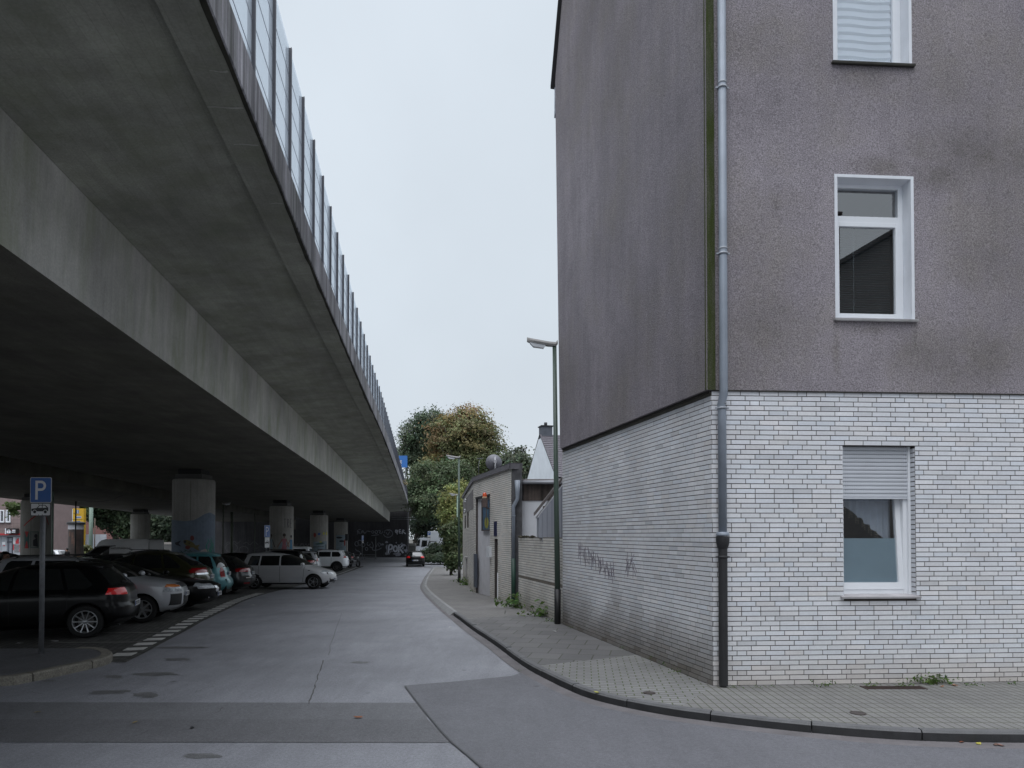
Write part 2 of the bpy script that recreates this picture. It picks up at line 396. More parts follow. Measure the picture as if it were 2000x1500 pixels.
def kerb_run(name, outer, inner_, h, mat, slen, gap=.012, slope=0.0):
    bm = B(); acc = 0.0; seg = [0]
    Ls = [0.0]
    for a, b in zip(outer, outer[1:]): Ls.append(Ls[-1] + (b - a).length)
    def at(line, s):
        s = max(0, min(s, Ls[-1])); i = max(0, min(int(np.searchsorted(Ls, s)) - 1, len(line) - 2))
        return line[i].lerp(line[i + 1], (s - Ls[i]) / max(Ls[i + 1] - Ls[i], 1e-6))
    s = 0.0; rng = random.Random(5)
    while s < Ls[-1] - .1:
        e = min(s + slen, Ls[-1]); k = 5; jz = rng.uniform(-.004, .004); rows = []
        for i in range(k):
            q = s + gap / 2 + (e - s - gap) * i / (k - 1); o_, n_ = at(outer, q), at(inner_, q); go, gn = g(o_.y), g(n_.y)
            d = (n_ - o_).normalized()
            rows.append([bm.verts.new((o_.x - d.x * slope, o_.y - d.y * slope, go - .16)), bm.verts.new((o_.x - d.x * slope, o_.y - d.y * slope, go - .1 + min(h, .012))) if slope else bm.verts.new((o_.x, o_.y, go - .1 + h - .022 + jz)),
                         bm.verts.new((o_.x + d.x * .02, o_.y + d.y * .02, go - .1 + h + jz)), bm.verts.new((n_.x, n_.y, gn - .1 + h + jz)), bm.verts.new((n_.x, n_.y, gn - .16))])
        for a, b in zip(rows, rows[1:]):
            for j in range(4): bm.faces.new((a[j], a[j + 1], b[j + 1], b[j]))
        bm.faces.new(rows[0]); bm.faces.new(rows[-1][::-1]); s = e
    bm.normal_update()
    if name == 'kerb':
        for f in bm.faces: f.material_index = 0 if abs(f.normal.z) > .6 else 1  # upright kerb faces get a near-black tone: grime plus shade put into the colour
    o = obj(name, bm, [mat, M('grimy_shaded_kerb_face', (.034, .034, .036), .8, .3, 5, .3, 80)]); o['kind'] = 'structure'; return o
cut = min(range(len(kb)), key=lambda i: (kb[i] - Vector((*gp([(884, 1202)], -.1)[0], 0))).length)
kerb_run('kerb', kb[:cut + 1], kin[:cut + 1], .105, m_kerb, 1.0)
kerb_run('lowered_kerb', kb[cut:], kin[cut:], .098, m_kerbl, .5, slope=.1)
go_ = offset_line(kb, -side * .02); gi_ = offset_line(kb, -side * .19)
gut = M('gutter_concrete', (.135, .125, .128), .8, .25, 3, .3, 60, fine=.2)
bm = B(); va = [bm.verts.new((p.x, p.y, g(p.y) - .088)) for p in go_]; vb = [bm.verts.new((p.x, p.y, g(p.y) - .094)) for p in gi_]
for i in range(len(va) - 1):
    f = bm.faces.new((va[i], va[i + 1], vb[i + 1], vb[i]))
    if f.normal.z < 0: f.normal_flip()
obj('gutter', bm, gut, smooth='keep')['kind'] = 'structure'
# paving zones on the pavement, each a sheet 4 mm above the one below

i1 = min(range(len(kin)), key=lambda i: (kin[i] - Vector((*gp([(1300, 1394)], 0)[0], 0))).length)
near = lambda u, v: min(range(len(kin)), key=lambda i: (kin[i] - Vector((*gp([(u, v)], 0)[0], 0))).length)
ja, jb, jc = near(905, 1205), near(1060, 1300), near(1420, 1405)
zc = [(p.x, p.y) for p in kin[jb:ja + 1]] + gp([(1060, 1197), (1140, 1223), (1255, 1277)], 0)
zb = [(p.x, p.y) for p in kin[jc:jb + 1]] + gp([(1255, 1277), (1392, 1336), (1440, 1342)], 0)
sheet('slab_paving', zc, m_pavc, -.004)
sheet('block_paving', zb, m_pavb, -.004)
sheet('front_paving', [(24, kin[0].y), *[(p.x, p.y) for p in kin[1:i1 + 1]], *gp([(1385, 1345)], 0), (2.6, 9.4), (24, 11)], m_pav, 0.0)
# --- road repairs
band = gp([(815, 1373), (832, 1394), (862, 1430), (882, 1451)], -.1)
yb0, yb1 = band[0][1], band[-1][1]; ym = gp([(840, 1406)], -.1)[0][1]
sheet('trench_repair', [(-45, yb0 + .25), band[0], band[1], (band[1][0] + .05, ym), (-45, ym + .1)], m_road3, -.097)
sheet('trench_repair_coarse', [(-45, ym + .1), (band[1][0] + .05, ym), band[2], band[3], (-45, yb1 + .12)], m_road3b, -.0955)
gi2 = [(p.x, p.y) for p in gi_]
lo = min(range(len(gi_)), key=lambda i: (gi_[i] - Vector((*gp([(1012, 1318)], -.1)[0], 0))).length)
pp = gp([(790, 1340), (815, 1373), (832, 1394), (862, 1430), (882, 1451), (915, 1478), (942, 1502), (985, 1560), (1010, 1700)], -.1)
sheet('asphalt_patch', gi2[:lo + 1] + gp([(1000, 1321), (900, 1331)], -.1) + pp + [(3, 1.5), (24, 1.5)], m_road2, -.092)
jn = gp([(791, 1341), (816, 1374), (833, 1395), (863, 1431), (883, 1452), (916, 1479), (943, 1503), (986, 1561)], -.1)
bm = B(); ribbon(bm, jn, .022, Matrix.Translation((0, 0, 0)), z=-.088); obj('bitumen_seam', bm, M('bitumen', (.055, .055, .058), .5), smooth='keep')['kind'] = 'structure'
def blob(cu, cv, hu, hv, k=18, seed=0):
    rr = random.Random(seed); pts = []
    for i in range(k):
        a = 2 * math.pi * i / k; q = rr.uniform(.6, 1.1); e = 2.5
        pts.append((cu + hu * q * math.copysign(abs(math.cos(a)) ** (2 / e), math.cos(a)), cv + hv * q * math.copysign(abs(math.sin(a)) ** (2 / e), math.sin(a))))
    return gp(pts, -.1)
for i, (cu, cv, hu, hv) in enumerate([(350, 1265, 55, 2.2), (345, 1288, 30, 3), (300, 1317, 45, 4), (222, 1322, 20, 3.5), (215, 1352, 45, 5), (285, 1357, 26, 6), (395, 1477, 40, 6), (702, 1294, 22, 2.5), (95, 1330, 18, 2)]):
    o = sheet('road_stain', blob(cu, cv, hu, hv, seed=i), m_stain, -.0968)
rr = random.Random(3); cl = [(632 - 29 * t + rr.uniform(-1.6, 1.6), 1290 + 85 * t) for t in [i / 16 for i in range(17)]]
bm = B(); pc = gp(cl, -.1)
for i in range(len(pc) - 1): ribbon(bm, [pc[i], pc[i + 1]], rr.uniform(.005, .02), Matrix.Identity(4), z=-.0962)

for l in ([(640, 1280), (655, 1235), (668, 1190)], [(380, 1353), (405, 1343), (420, 1341)], [(420, 1395), (440, 1378)], [(260, 1440), (300, 1424)], [(15, 1362), (60, 1352), (95, 1358)]):
    q = []
    for a, b in zip(l, l[1:]):
        for i in range(5): t = i / 5; q.append((a[0] + (b[0] - a[0]) * t + rr.uniform(-2.2, 2.2), a[1] + (b[1] - a[1]) * t + rr.uniform(-1, 1)))
    pc = gp(q, -.1)
    for i in range(len(pc) - 1): ribbon(bm, [pc[i], pc[i + 1]], rr.uniform(.003, .008), Matrix.Identity(4), z=-.0905 if l[0][0] > 850 else -.0945)
obj('road_crack', bm, M('crack_dirt', (.075, .073, .072), .9), smooth='keep')['kind'] = 'structure'

# --- car park under the viaduct: setts, dashed edge of white stones, traffic island with granite kerb
DL = [(236, 1282), (257.5, 1272), (278, 1261), (296, 1252), (313, 1244), (343, 1229), (367, 1216), (400, 1201), (426, 1189.5), (455, 1176), (481, 1166.6), (507.5, 1159)]
edge = [Vector((p[0], p[1], 0)) for p in gp(DL, -.1)]
far = [Vector((p[0], p[1], 0)) for p in gp([(560, 1147), (637, 1129), (672, 1118), (705, 1106)], -.1)]
el_ = [edge[0] + (edge[0] - edge[1]) * 1.2] + edge + far
eo = offset_line(el_, -.28) if offset_line(el_, -.28)[3].x > el_[3].x else offset_line(el_, .28)
sheet('car_park', [(p.x, p.y) for p in eo] + [(-20, 62), (-60, 62), (-60, 10.9), (-8, 10.9)], m_cobble, -.094)
bm = B(); ds = resample(smoothline(edge), .57)
dd = resample(smoothline(edge), .285)
for k in range(0, len(dd) - 1, 2):
    a, b = dd[k], dd[k + 1]; t = (b - a).normalized(); n = Vector((t.y, -t.x, 0)) * .16; j = random.uniform(-.01, .01)
    for f in slab(bm, [(*(q.xy), g(q.y) - .094) for q in (a - n, b - n, b + n, a + n)], (0, 0, .007)): pass
obj('parking_edge_stones', bm, m_white_stone)['kind'] = 'structure'
bm = B()
for (a, b) in (((100, 1256), (277, 1255)), ((200, 1236), (318, 1236.5)), ((420, 1184), (466, 1186))):
    p, q = gp([a, b], -.1); ribbon(bm, [p, q], .07, Matrix.Identity(4), z=g(p[1]) - .088)
obj('bay_line_stones', bm, M('worn_line', (.2, .195, .18), .8, .3, 8), smooth='keep')['kind'] = 'structure'
bm = B(); p = [Vector((*q, 0)) for q in gp([(612, 1134), (640, 1128.5), (672, 1118), (700, 1107)], -.1)]
ribbon(bm, [(q.x, q.y) for q in p], .2, Matrix.Identity(4), z=0)
for v in bm.verts: v.co.z = g(v.co.y) - .086
obj('parking_edge_line', bm, m_kerbl, smooth='keep')['kind'] = 'structure'
IB = [(-260, 1352), (0, 1341), (21, 1340), (78, 1329), (156, 1311.6), (203, 1301), (221, 1293), (219, 1284), (206, 1279), (192, 1276.5), (150, 1276)]
ib = smoothline([Vector((*q, 0)) for q in gp(IB, -.1)]); ii = offset_line(ib, .16)
if (ii[12] - Vector((-8, 10.3, 0))).length > (ib[12] - Vector((-8, 10.3, 0))).length: ii = offset_line(ib, -.16)
sheet('traffic_island', [(p.x, p.y) for p in ii] + [(-30, 11.05), (-30, 9.3)], m_road3b, .012)
kerb_run('granite_kerb', ib, ii, .115, m_kerbg, .95, .02)
# cross street at the far end
sheet('cross_street', [(-14, 66), (40, 66), (40, 57.5), (-3.5, 57.5)], m_road3, -.096)
bm = B()
for (a, b) in (((560, 1103), (640, 1103)), ((700, 1106), (716, 1106)), ((826, 1100.5), (832, 1100.5))):
    p, q = gp([a, b], -.1); ribbon(bm, [p, q], .12, Matrix.Identity(4), z=g(p[1]) - .09)
obj('road_marking_lines', bm, m_white_stone, smooth='keep')['kind'] = 'structure'
# ================================================================== CORNER BUILDING
Z = Vector((0, 0, 1))
CN = Vector((2.556, 8.71, 0)); ES = Vector((-.2361, .9717, 0)); NS = Vector((-.9717, -.2361, 0)); EF = Vector((.9981, .0619, 0)); NF = Vector((.0619, -.9981, 0))
LS = 6.19; ZB = 3.765
m_clink = M('white_clinker', (.72, .725, .75), .38, .05, 2.5, .12, 60, tint=True, fine=.04, fscale=40)
m_clinkg = M('cream_clinker', (.69, .665, .62), .45, .08, 2.0, .12, 60, tint=True, fine=.05, fscale=40)
m_mort = M('dark_mortar', (.075, .066, .062), .95, .2, 5, .3, 60)
def stucco(name, base, streak, mossy=False, side=False):
    m, t, p = nodes_of(name); N = t.nodes; L = t.links; co = N.new('ShaderNodeTexCoord')
    def nz(s, d, sc=None, r=.6):
        n = N.new('ShaderNodeTexNoise'); n.inputs['Scale'].default_value = s; n.inputs['Detail'].default_value = d; n.inputs['Roughness'].default_value = r
        if sc:
            mp = N.new('ShaderNodeMapping'); mp.inputs['Scale'].default_value = sc; L.new(co.outputs['Object'], mp.inputs[0]); L.new(mp.outputs[0], n.inputs['Vector'])
        else: L.new(co.outputs['Object'], n.inputs['Vector'])
        return n.outputs[0]
    def mr(s, lo, hi, a=.3, b=.7):
        q = N.new('ShaderNodeMapRange'); q.inputs['From Min'].default_value = a; q.inputs['From Max'].default_value = b; q.inputs['To Min'].default_value = lo; q.inputs['To Max'].default_value = hi
        L.new(s, q.inputs['Value']); return q.outputs[0]
    def sc_(c, s):
        vm = N.new('ShaderNodeVectorMath'); vm.operation = 'SCALE'; L.new(c, vm.inputs[0]); L.new(s, vm.inputs['Scale']); return vm.outputs[0]
    cur = N.new('ShaderNodeRGB'); cur.outputs[0].default_value = (*base, 1); cur = cur.outputs[0]
    mg = N.new('ShaderNodeMix'); mg.data_type = 'RGBA'; L.new(mr(nz(.55, 6, None, .7), 0, 1.0, .45, .62), mg.inputs['Factor']); L.new(cur, mg.inputs[6])
    mg.inputs[7].default_value = (base[0] * .80, base[1] * .80, base[2] * .74, 1); cur = mg.outputs[2]
    cur = sc_(cur, mr(nz(1, 6, (2.6, 2.6, .45)), 1 - streak, 1 + streak)); cur = sc_(cur, mr(nz(1, 4, (9, 9, 1.2)), 1 - streak * .5, 1 + streak * .5)); cur = sc_(cur, mr(nz(1.1, 7, None, .75), .86, 1.12, .36, .64))
    cur = sc_(cur, mr(nz(62, 2), .60, 1.40)); cur = sc_(cur, mr(nz(.35, 4), .88, 1.12))
    if name == 'grey_roughcast':   # damp patches where the photo shows them, broken up by noise
        geo = N.new('ShaderNodeTexCoord').outputs['Object']; acc = None; nn = nz(1.7, 7, None, .72)
        for (P, rx, rz, k) in spots:
            sb_ = N.new('ShaderNodeVectorMath'); sb_.operation = 'SUBTRACT'; L.new(geo, sb_.inputs[0]); sb_.inputs[1].default_value = P
            ml = N.new('ShaderNodeVectorMath'); ml.operation = 'MULTIPLY'; L.new(sb_.outputs[0], ml.inputs[0]); ml.inputs[1].default_value = (1 / rx, 0, 1 / rz)
            ln = N.new('ShaderNodeVectorMath'); ln.operation = 'LENGTH'; L.new(ml.outputs[0], ln.inputs[0]); q = mr(ln.outputs['Value'], k, 0, 0, 1)
            if acc is None: acc = q
            else:
                mxx = N.new('ShaderNodeMath'); mxx.operation = 'MAXIMUM'; L.new(acc, mxx.inputs[0]); L.new(q, mxx.inputs[1]); acc = mxx.outputs[0]
        pr_ = N.new('ShaderNodeMath'); pr_.operation = 'MULTIPLY'; L.new(acc, pr_.inputs[0]); L.new(mr(nn, 0, 1.8, .30, .70), pr_.inputs[1]); pr_.use_clamp = True
        mg = N.new('ShaderNodeMix'); mg.data_type = 'RGBA'; L.new(pr_.outputs[0], mg.inputs['Factor']); L.new(cur, mg.inputs[6])
        dk_ = N.new('ShaderNodeVectorMath'); dk_.operation = 'MULTIPLY'; L.new(cur, dk_.inputs[0]); dk_.inputs[1].default_value = (.74, .74, .69); L.new(dk_.outputs[0], mg.inputs[7]); cur = mg.outputs[2]
    if mossy:
        mg = N.new('ShaderNodeMix'); mg.data_type = 'RGBA'; L.new(mr(nz(3, 5, (4, 4, .5)), .35, 1.0, .3, .6), mg.inputs['Factor']); L.new(cur, mg.inputs[6])
        mg.inputs[7].default_value = (.048, .062, .018, 1); cur = sc_(mg.outputs[2], mr(nz(75, 2), .7, 1.3))
    L.new(cur, p.inputs['Base Color']); p.inputs['Roughness'].default_value = .95; p.inputs['Specular IOR Level'].default_value = .2
    b = N.new('ShaderNodeBump'); b.inputs['Strength'].default_value = .9; b.inputs['Distance'].default_value = .012
    L.new(nz(85, 3), b.inputs['Height']); L.new(b.outputs[0], p.inputs['Normal'])
    return m
spots = [(tuple(PL(u, v, CN, NF)), rx, rz, k) for (u, v, rx, rz, k) in ((1900, 300, 1.3, .45, 1), (1720, 330, .6, .22, .9), (1830, 345, .5, .3, 1), (1520, 400, .6, .3, .7), (1500, 640, .7, .5, .75), (1850, 700, 1.5, .45, .9), (1690, 150, .5, .25, .9), (1632, 680, .08, .5, .9), (1785, 680, .08, .5, .8), (1700, 645, .5, .12, .8), (1450, 90, .6, .5, .5), (1920, 520, .7, .4, .6))]
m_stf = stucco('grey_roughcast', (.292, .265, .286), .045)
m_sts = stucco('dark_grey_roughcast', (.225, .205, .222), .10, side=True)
m_moss = stucco('mossy_roughcast', (.14, .13, .12), .1, True)
m_pvc = M('white_window_plastic', (.80, .82, .85), .35, .03, 2)
m_paintw = M('white_reveal_paint', (.72, .74, .78), .6, .06, 3, .1, 60)
m_zinc = M('grey_zinc_pipe', (.235, .265, .31), .45, .12, 3, metal=.15, fine=.05)
m_iron = M('black_cast_iron', (.022, .022, .024), .6, .2, 6, .3, 60)
m_slate = M('black_roof_edge', (.02, .02, .022), .6)
m_sill = M('stone_sill', (.35, .34, .34), .8, .2, 5, .2, 60)
m_sillb = M('black_sill', (.03, .028, .022), .7, .3, 6)
m_dark = M('dark_interior', (.05, .05, .05), .9, .1)
m_room = M('room_wall', (.16, .16, .155), .9, .1)
def glass(name, tintc=(.9, .95, .97), rough=.0, refl=.10):
    m, t, p = nodes_of(name); N = t.nodes; L = t.links; o = N['Material Output']
    tr = N.new('ShaderNodeBsdfTransparent'); tr.inputs[0].default_value = (*tintc, 1)
    gl = N.new('ShaderNodeBsdfGlossy'); gl.inputs['Roughness'].default_value = rough
    fr = N.new('ShaderNodeFresnel'); fr.inputs['IOR'].default_value = 1.52
    ad = N.new('ShaderNodeMath'); ad.operation = 'MULTIPLY_ADD'; ad.inputs[1].default_value = 1.3; ad.inputs[2].default_value = refl; ad.use_clamp = True; L.new(fr.outputs[0], ad.inputs[0])
    ge = N.new('ShaderNodeNewGeometry'); iv = N.new('ShaderNodeMath'); iv.operation = 'SUBTRACT'; iv.inputs[0].default_value = 1; L.new(ge.outputs['Backfacing'], iv.inputs[1])
    mu = N.new('ShaderNodeMath'); mu.operation = 'MULTIPLY'; L.new(ad.outputs[0], mu.inputs[0]); L.new(iv.outputs[0], mu.inputs[1])   # one reflection, at the outer face of the pane
    mx = N.new('ShaderNodeMixShader'); L.new(mu.outputs[0], mx.inputs[0]); L.new(tr.outputs[0], mx.inputs[1]); L.new(gl.outputs[0], mx.inputs[2]); L.new(mx.outputs[0], o.inputs['Surface'])
    return m
m_glass = glass('window_glass', (.92, .94, .96), 0, .21)
m_film = M('frosted_film', (.33, .43, .47), .35, .06, 2)
m_curt = M('net_curtain', (.72, .76, .82), .9, .08, 6)

house = empty('apartment_house', CN, 0, 'grey roughcast corner house with white clinker ground floor and white windows', 'building')
house.location = (0, 0, 0)
# --- front windows (found on the front plane)
OB = CN.copy()
def fu(u, v):
    p = PL(u, v, OB, NF); return (p - OB).dot(EF), p.z
hl0, hz1 = fu(1645, 870); hr0, _ = fu(1788, 1000); _, hz0 = fu(1700, 1166)
low = (hl0, hr0, hz0, hz1)
OS = CN + NF * .03
def fs_(u, v):
    p = PL(u, v, OS, NF); return (p - OS).dot(EF), p.z
ul, uz1 = fs_(1629, 340); ur, _ = fs_(1785, 480); _, uz0 = fs_(1700, 623)
tl, tz0 = fs_(1627, 121); trr, _ = fs_(1780, 60)
up = (ul, ur, uz0, uz1); top = (tl, trr, tz0, tz0 + (uz1 - uz0)); LF = 12.0; ZT = 11.6
def dirt_front(u, z, r):
    k = 1 - .28 * max(0, 1 - z / .45) * r.uniform(.5, 1.2); wm = max(0, 1 - z / .4) * .06
    return (k + wm, k, k - wm)
def dirt_and_band_side(u, z, r):
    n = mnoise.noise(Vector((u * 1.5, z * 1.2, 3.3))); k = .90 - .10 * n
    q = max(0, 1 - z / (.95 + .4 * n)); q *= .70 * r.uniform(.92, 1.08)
    if z > ZB - .075: return (.16, .15, .12)  # top course below the overhang set much darker
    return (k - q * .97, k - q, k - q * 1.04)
brick_wall('brick_front', OB, EF, NF, LF, 0, ZB, [low], [m_clink, m_mort], house, rev=.16, tdark=dirt_front)
brick_wall('brick_side', CN + ES * LS, -ES, NS, LS, 0, ZB, [], [m_clink, m_mort], house, tdark=lambda u, z, r: dirt_and_band_side(u, z, r))
# brick returns inside the lower window reveal
bm = B()
for r in range(int((hz1 - hz0) / .0625)):
    z0 = hz0 + r * .0625 + .006; p = OB + EF * (hr0 - .004) - NF * .004
    box(bm, p - NF * .071 + Z * (z0 + .025), (.012, .135, .05), Matrix((EF, -NF, Z)).transposed())
    box(bm, OB + EF * (hl0 + .004) - NF * .071 + Z * (z0 + .025), (.012, .135, .05), Matrix((EF, -NF, Z)).transposed())
mr_ = M('reveal_clinker', (.62, .635, .67), .4, .08, 3)
obj('brick_reveal', bm, mr_, house)
# --- roughcast upper walls
bm = B(); NFo = NF * .03
wall_panel(bm, OS, EF, NF, -.09, LF, ZB + .005, ZT, [up, top], .20, 0, 1)
quad(bm, OS + EF * -.09 + Z * (ZB + .005), OS + EF * LF + Z * (ZB + .005), OS + EF * LF + Z * (ZB + .005) - NF * .2, OS + EF * -.09 + Z * (ZB + .005) - NF * .2, 0)
obj('roughcast_front', bm, [m_stf, m_paintw], house)
bm = B(); a = OS - EF * .09; slab(bm, [a - EF * .003 + NF * .012 + Z * (ZB + .003), a + EF * .128 + NF * .012 + Z * (ZB + .003), a + EF * .128 + NF * .012 + Z * ZT, a - EF * .003 + NF * .012 + Z * ZT], -NF * .02)
obj('mossy_strip', bm, m_moss, house)
# gable side: leans very slightly outwards towards the back, like the photo
S0 = CN + NS * .085 + NF * .03; S1b = S0 + ES * 6.12; S1t = S0 + ES * 6.45
ze = 11.95
bm = B()
mid = S0 + ES * 3.1
pts = [S0 + Z * (ZB), S1b + Z * (ZB), S1t + Z * ze, S1t - ES * .62 + Z * (ze + 1.75), mid + ES * .9 + Z * (ze + 3.6), mid - ES * .9 + Z * (ze + 3.6), S0 + ES * .5 + Z * (ze + 1.6), S0 + Z * ze]
slab(bm, pts, -NS * .3)
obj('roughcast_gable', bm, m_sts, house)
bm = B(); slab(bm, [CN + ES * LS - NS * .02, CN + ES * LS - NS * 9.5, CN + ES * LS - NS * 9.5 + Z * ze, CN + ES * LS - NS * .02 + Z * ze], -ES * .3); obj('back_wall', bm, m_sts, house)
# roof verge and mansard
bm = B(); vp = [S1t + ES * .12 + Z * (ze - .10), S1t - ES * .60 + Z * (ze + 1.82), mid + ES * .9 + Z * (ze + 3.7), mid - ES * .9 + Z * (ze + 3.7), S0 + ES * .5 + Z * (ze + 1.7), S0 - ES * .1 + Z * (ze - .1)]
for a, b in zip(vp, vp[1:]):
    slab(bm, [a + NS * .07, b + NS * .07, b + NS * .07 + Z * .07, a + NS * .07 + Z * .07], -NS * .12)
obj('roof_verge', bm, m_slate, house)
bm = B()
for a, b in zip(vp, vp[1:]): quad(bm, a + Z * .06 - NS * .1, b + Z * .06 - NS * .1, b + Z * .06 - NS * 12, a + Z * .06 - NS * 12)
obj('roof', bm, M('dark_roof_tiles', (.06, .055, .055), .8, .3, 3), house)
# small eave bracket at the back corner
bm = B(); rbox(bm, S1b + ES * .3 + NS * .02 + Z * (ze - .75), S1b + ES * .42 - NS * .12 + Z * (ze - .62)); tube(bm, [S1t + ES * .06 - NS * .04 + Z * (ze - .1), S1t + ES * .06 - NS * .04 + Z * (ze - .7)], .035); obj('gutter_end', bm, m_zinc, house)
# drip ledge between clinker and roughcast
bm = B(); RF = Matrix((EF, -NF, Z)).transposed(); RS = Matrix((ES, -NS, Z)).transposed()
box(bm, OB + EF * (LF / 2) + NF * .012 + Z * (ZB + .0), (LF + .1, .03, .022), RF); box(bm, CN + ES * (LS / 2) + NS * .02 + Z * (ZB - .012), (LS - .1, .05, .02), RS)
obj('drip_ledge', bm, m_sillb, house)
# --- downpipe at the corner
pc_ = OS + NF * .085 + EF * .115; pipe_b = OB + NF * .08 + EF * .105
dp = obj('downpipe', (lambda bm: (tube(bm, [pc_ + Z * 12, pc_ + Z * (ZB + .02), pc_ + Z * (ZB - .06), pipe_b + EF * -.01 + Z * (ZB - .2), pipe_b + Z * (ZB - .28), pipe_b + Z * 1.95], .052, 16), bm)[1])(B()), m_zinc, house)
bm = B()
for z, pp_ in ((ZB - .24, pipe_b), (ZB + 1.72, pc_), (ZB + 3.85, pc_)):
    lathe(bm, [(.054, -.012), (.062, -.012), (.062, .012), (.054, .012)], 16, c=pp_ + Z * z); box(bm, pp_ + Z * z + EF * .072, (.03, .02, .02), RF); box(bm, pp_ + Z * z - EF * .072, (.03, .02, .02), RF)
    lathe(bm, [(.053, .05), (.0565, .052), (.0565, .075), (.053, .077)], 16, c=pp_ + Z * z)
obj('pipe_clamp', bm, M('zinc_clamp', (.33, .35, .38), .5, metal=.2), dp)
bm = B(); tube(bm, [pipe_b + Z * 1.86, pipe_b + Z * .02], .056, 16)
lathe(bm, [(.056, 1.74), (.062, 1.75), (.078, 1.80), (.084, 1.86), (.084, 1.90), (.05, 1.90)], 20, c=pipe_b); lathe(bm, [(.058, 1.62), (.066, 1.63), (.066, 1.645), (.058, 1.655)], 16, c=pipe_b)
box(bm, pipe_b + Z * 1.637, (.18, .02, .02), RF)
obj('standpipe', bm, m_iron, house, 40)
bm = B(); lathe(bm, [(.05, 1.905), (.082, 1.905), (.082, 1.925), (.078, 1.93), (.078, 1.95), (.052, 1.955)], 20, c=pipe_b); obj('pipe_collar', bm, m_zinc, dp)

# --- windows
def fpt(O, u, z, d=0): return O + EF * u + Z * (z - O.z) - NF * d
def fbox(bm, O, u0, u1, z0, z1, d0, d1, mi=0, bev=.004):
    c = fpt(O, (u0 + u1) / 2, (z0 + z1) / 2, (d0 + d1) / 2); box(bm, c, (u1 - u0, abs(d1 - d0), z1 - z0), RF, mi, bev)
def ring(bm, O, u0, u1, z0, z1, wl, wr, wb, wt, d0, d1):
    fbox(bm, O, u0, u0 + wl, z0, z1, d0, d1); fbox(bm, O, u1 - wr, u1, z0, z1, d0, d1)
    fbox(bm, O, u0 + wl, u1 - wr, z0, z0 + wb, d0, d1); fbox(bm, O, u0 + wl, u1 - wr, z1 - wt, z1, d0, d1)
def pane(name, O, u0, u1, z0, z1, d, mat, par, th=.006):
    bm = B(); fbox(bm, O, u0, u1, z0, z1, d, d + th, bev=0); return obj(name, bm, mat, par)
def room(par, O, u0, u1, z0, z1, d0, d1):
    bm = B(); P = lambda u, z, d: fpt(O, u, z, d); a, b = u0 - .25, u1 + .25; c, d_ = z0 - .3, z1 + .12
    quad(bm, P(a, c, d1), P(b, c, d1), P(b, d_, d1), P(a, d_, d1)); quad(bm, P(a, c, d0), P(a, c, d1), P(a, d_, d1), P(a, d_, d0)); quad(bm, P(b, c, d0), P(b, c, d1), P(b, d_, d1), P(b, d_, d0))
    quad(bm, P(a, c, d0), P(b, c, d0), P(b, c, d1), P(a, c, d1)); quad(bm, P(a, d_, d0), P(b, d_, d0), P(b, d_, d1), P(a, d_, d1))
    # solid surround so no daylight leaks round the frame
    for q in ((a, u0, c, d_), (u1, b, c, d_), (u0, u1, c, z0), (u0, u1, z1, d_)): quad(bm, P(q[0], q[2], d0), P(q[1], q[2], d0), P(q[1], q[3], d0), P(q[0], q[3], d0))
    return obj('room', bm, m_room, par)
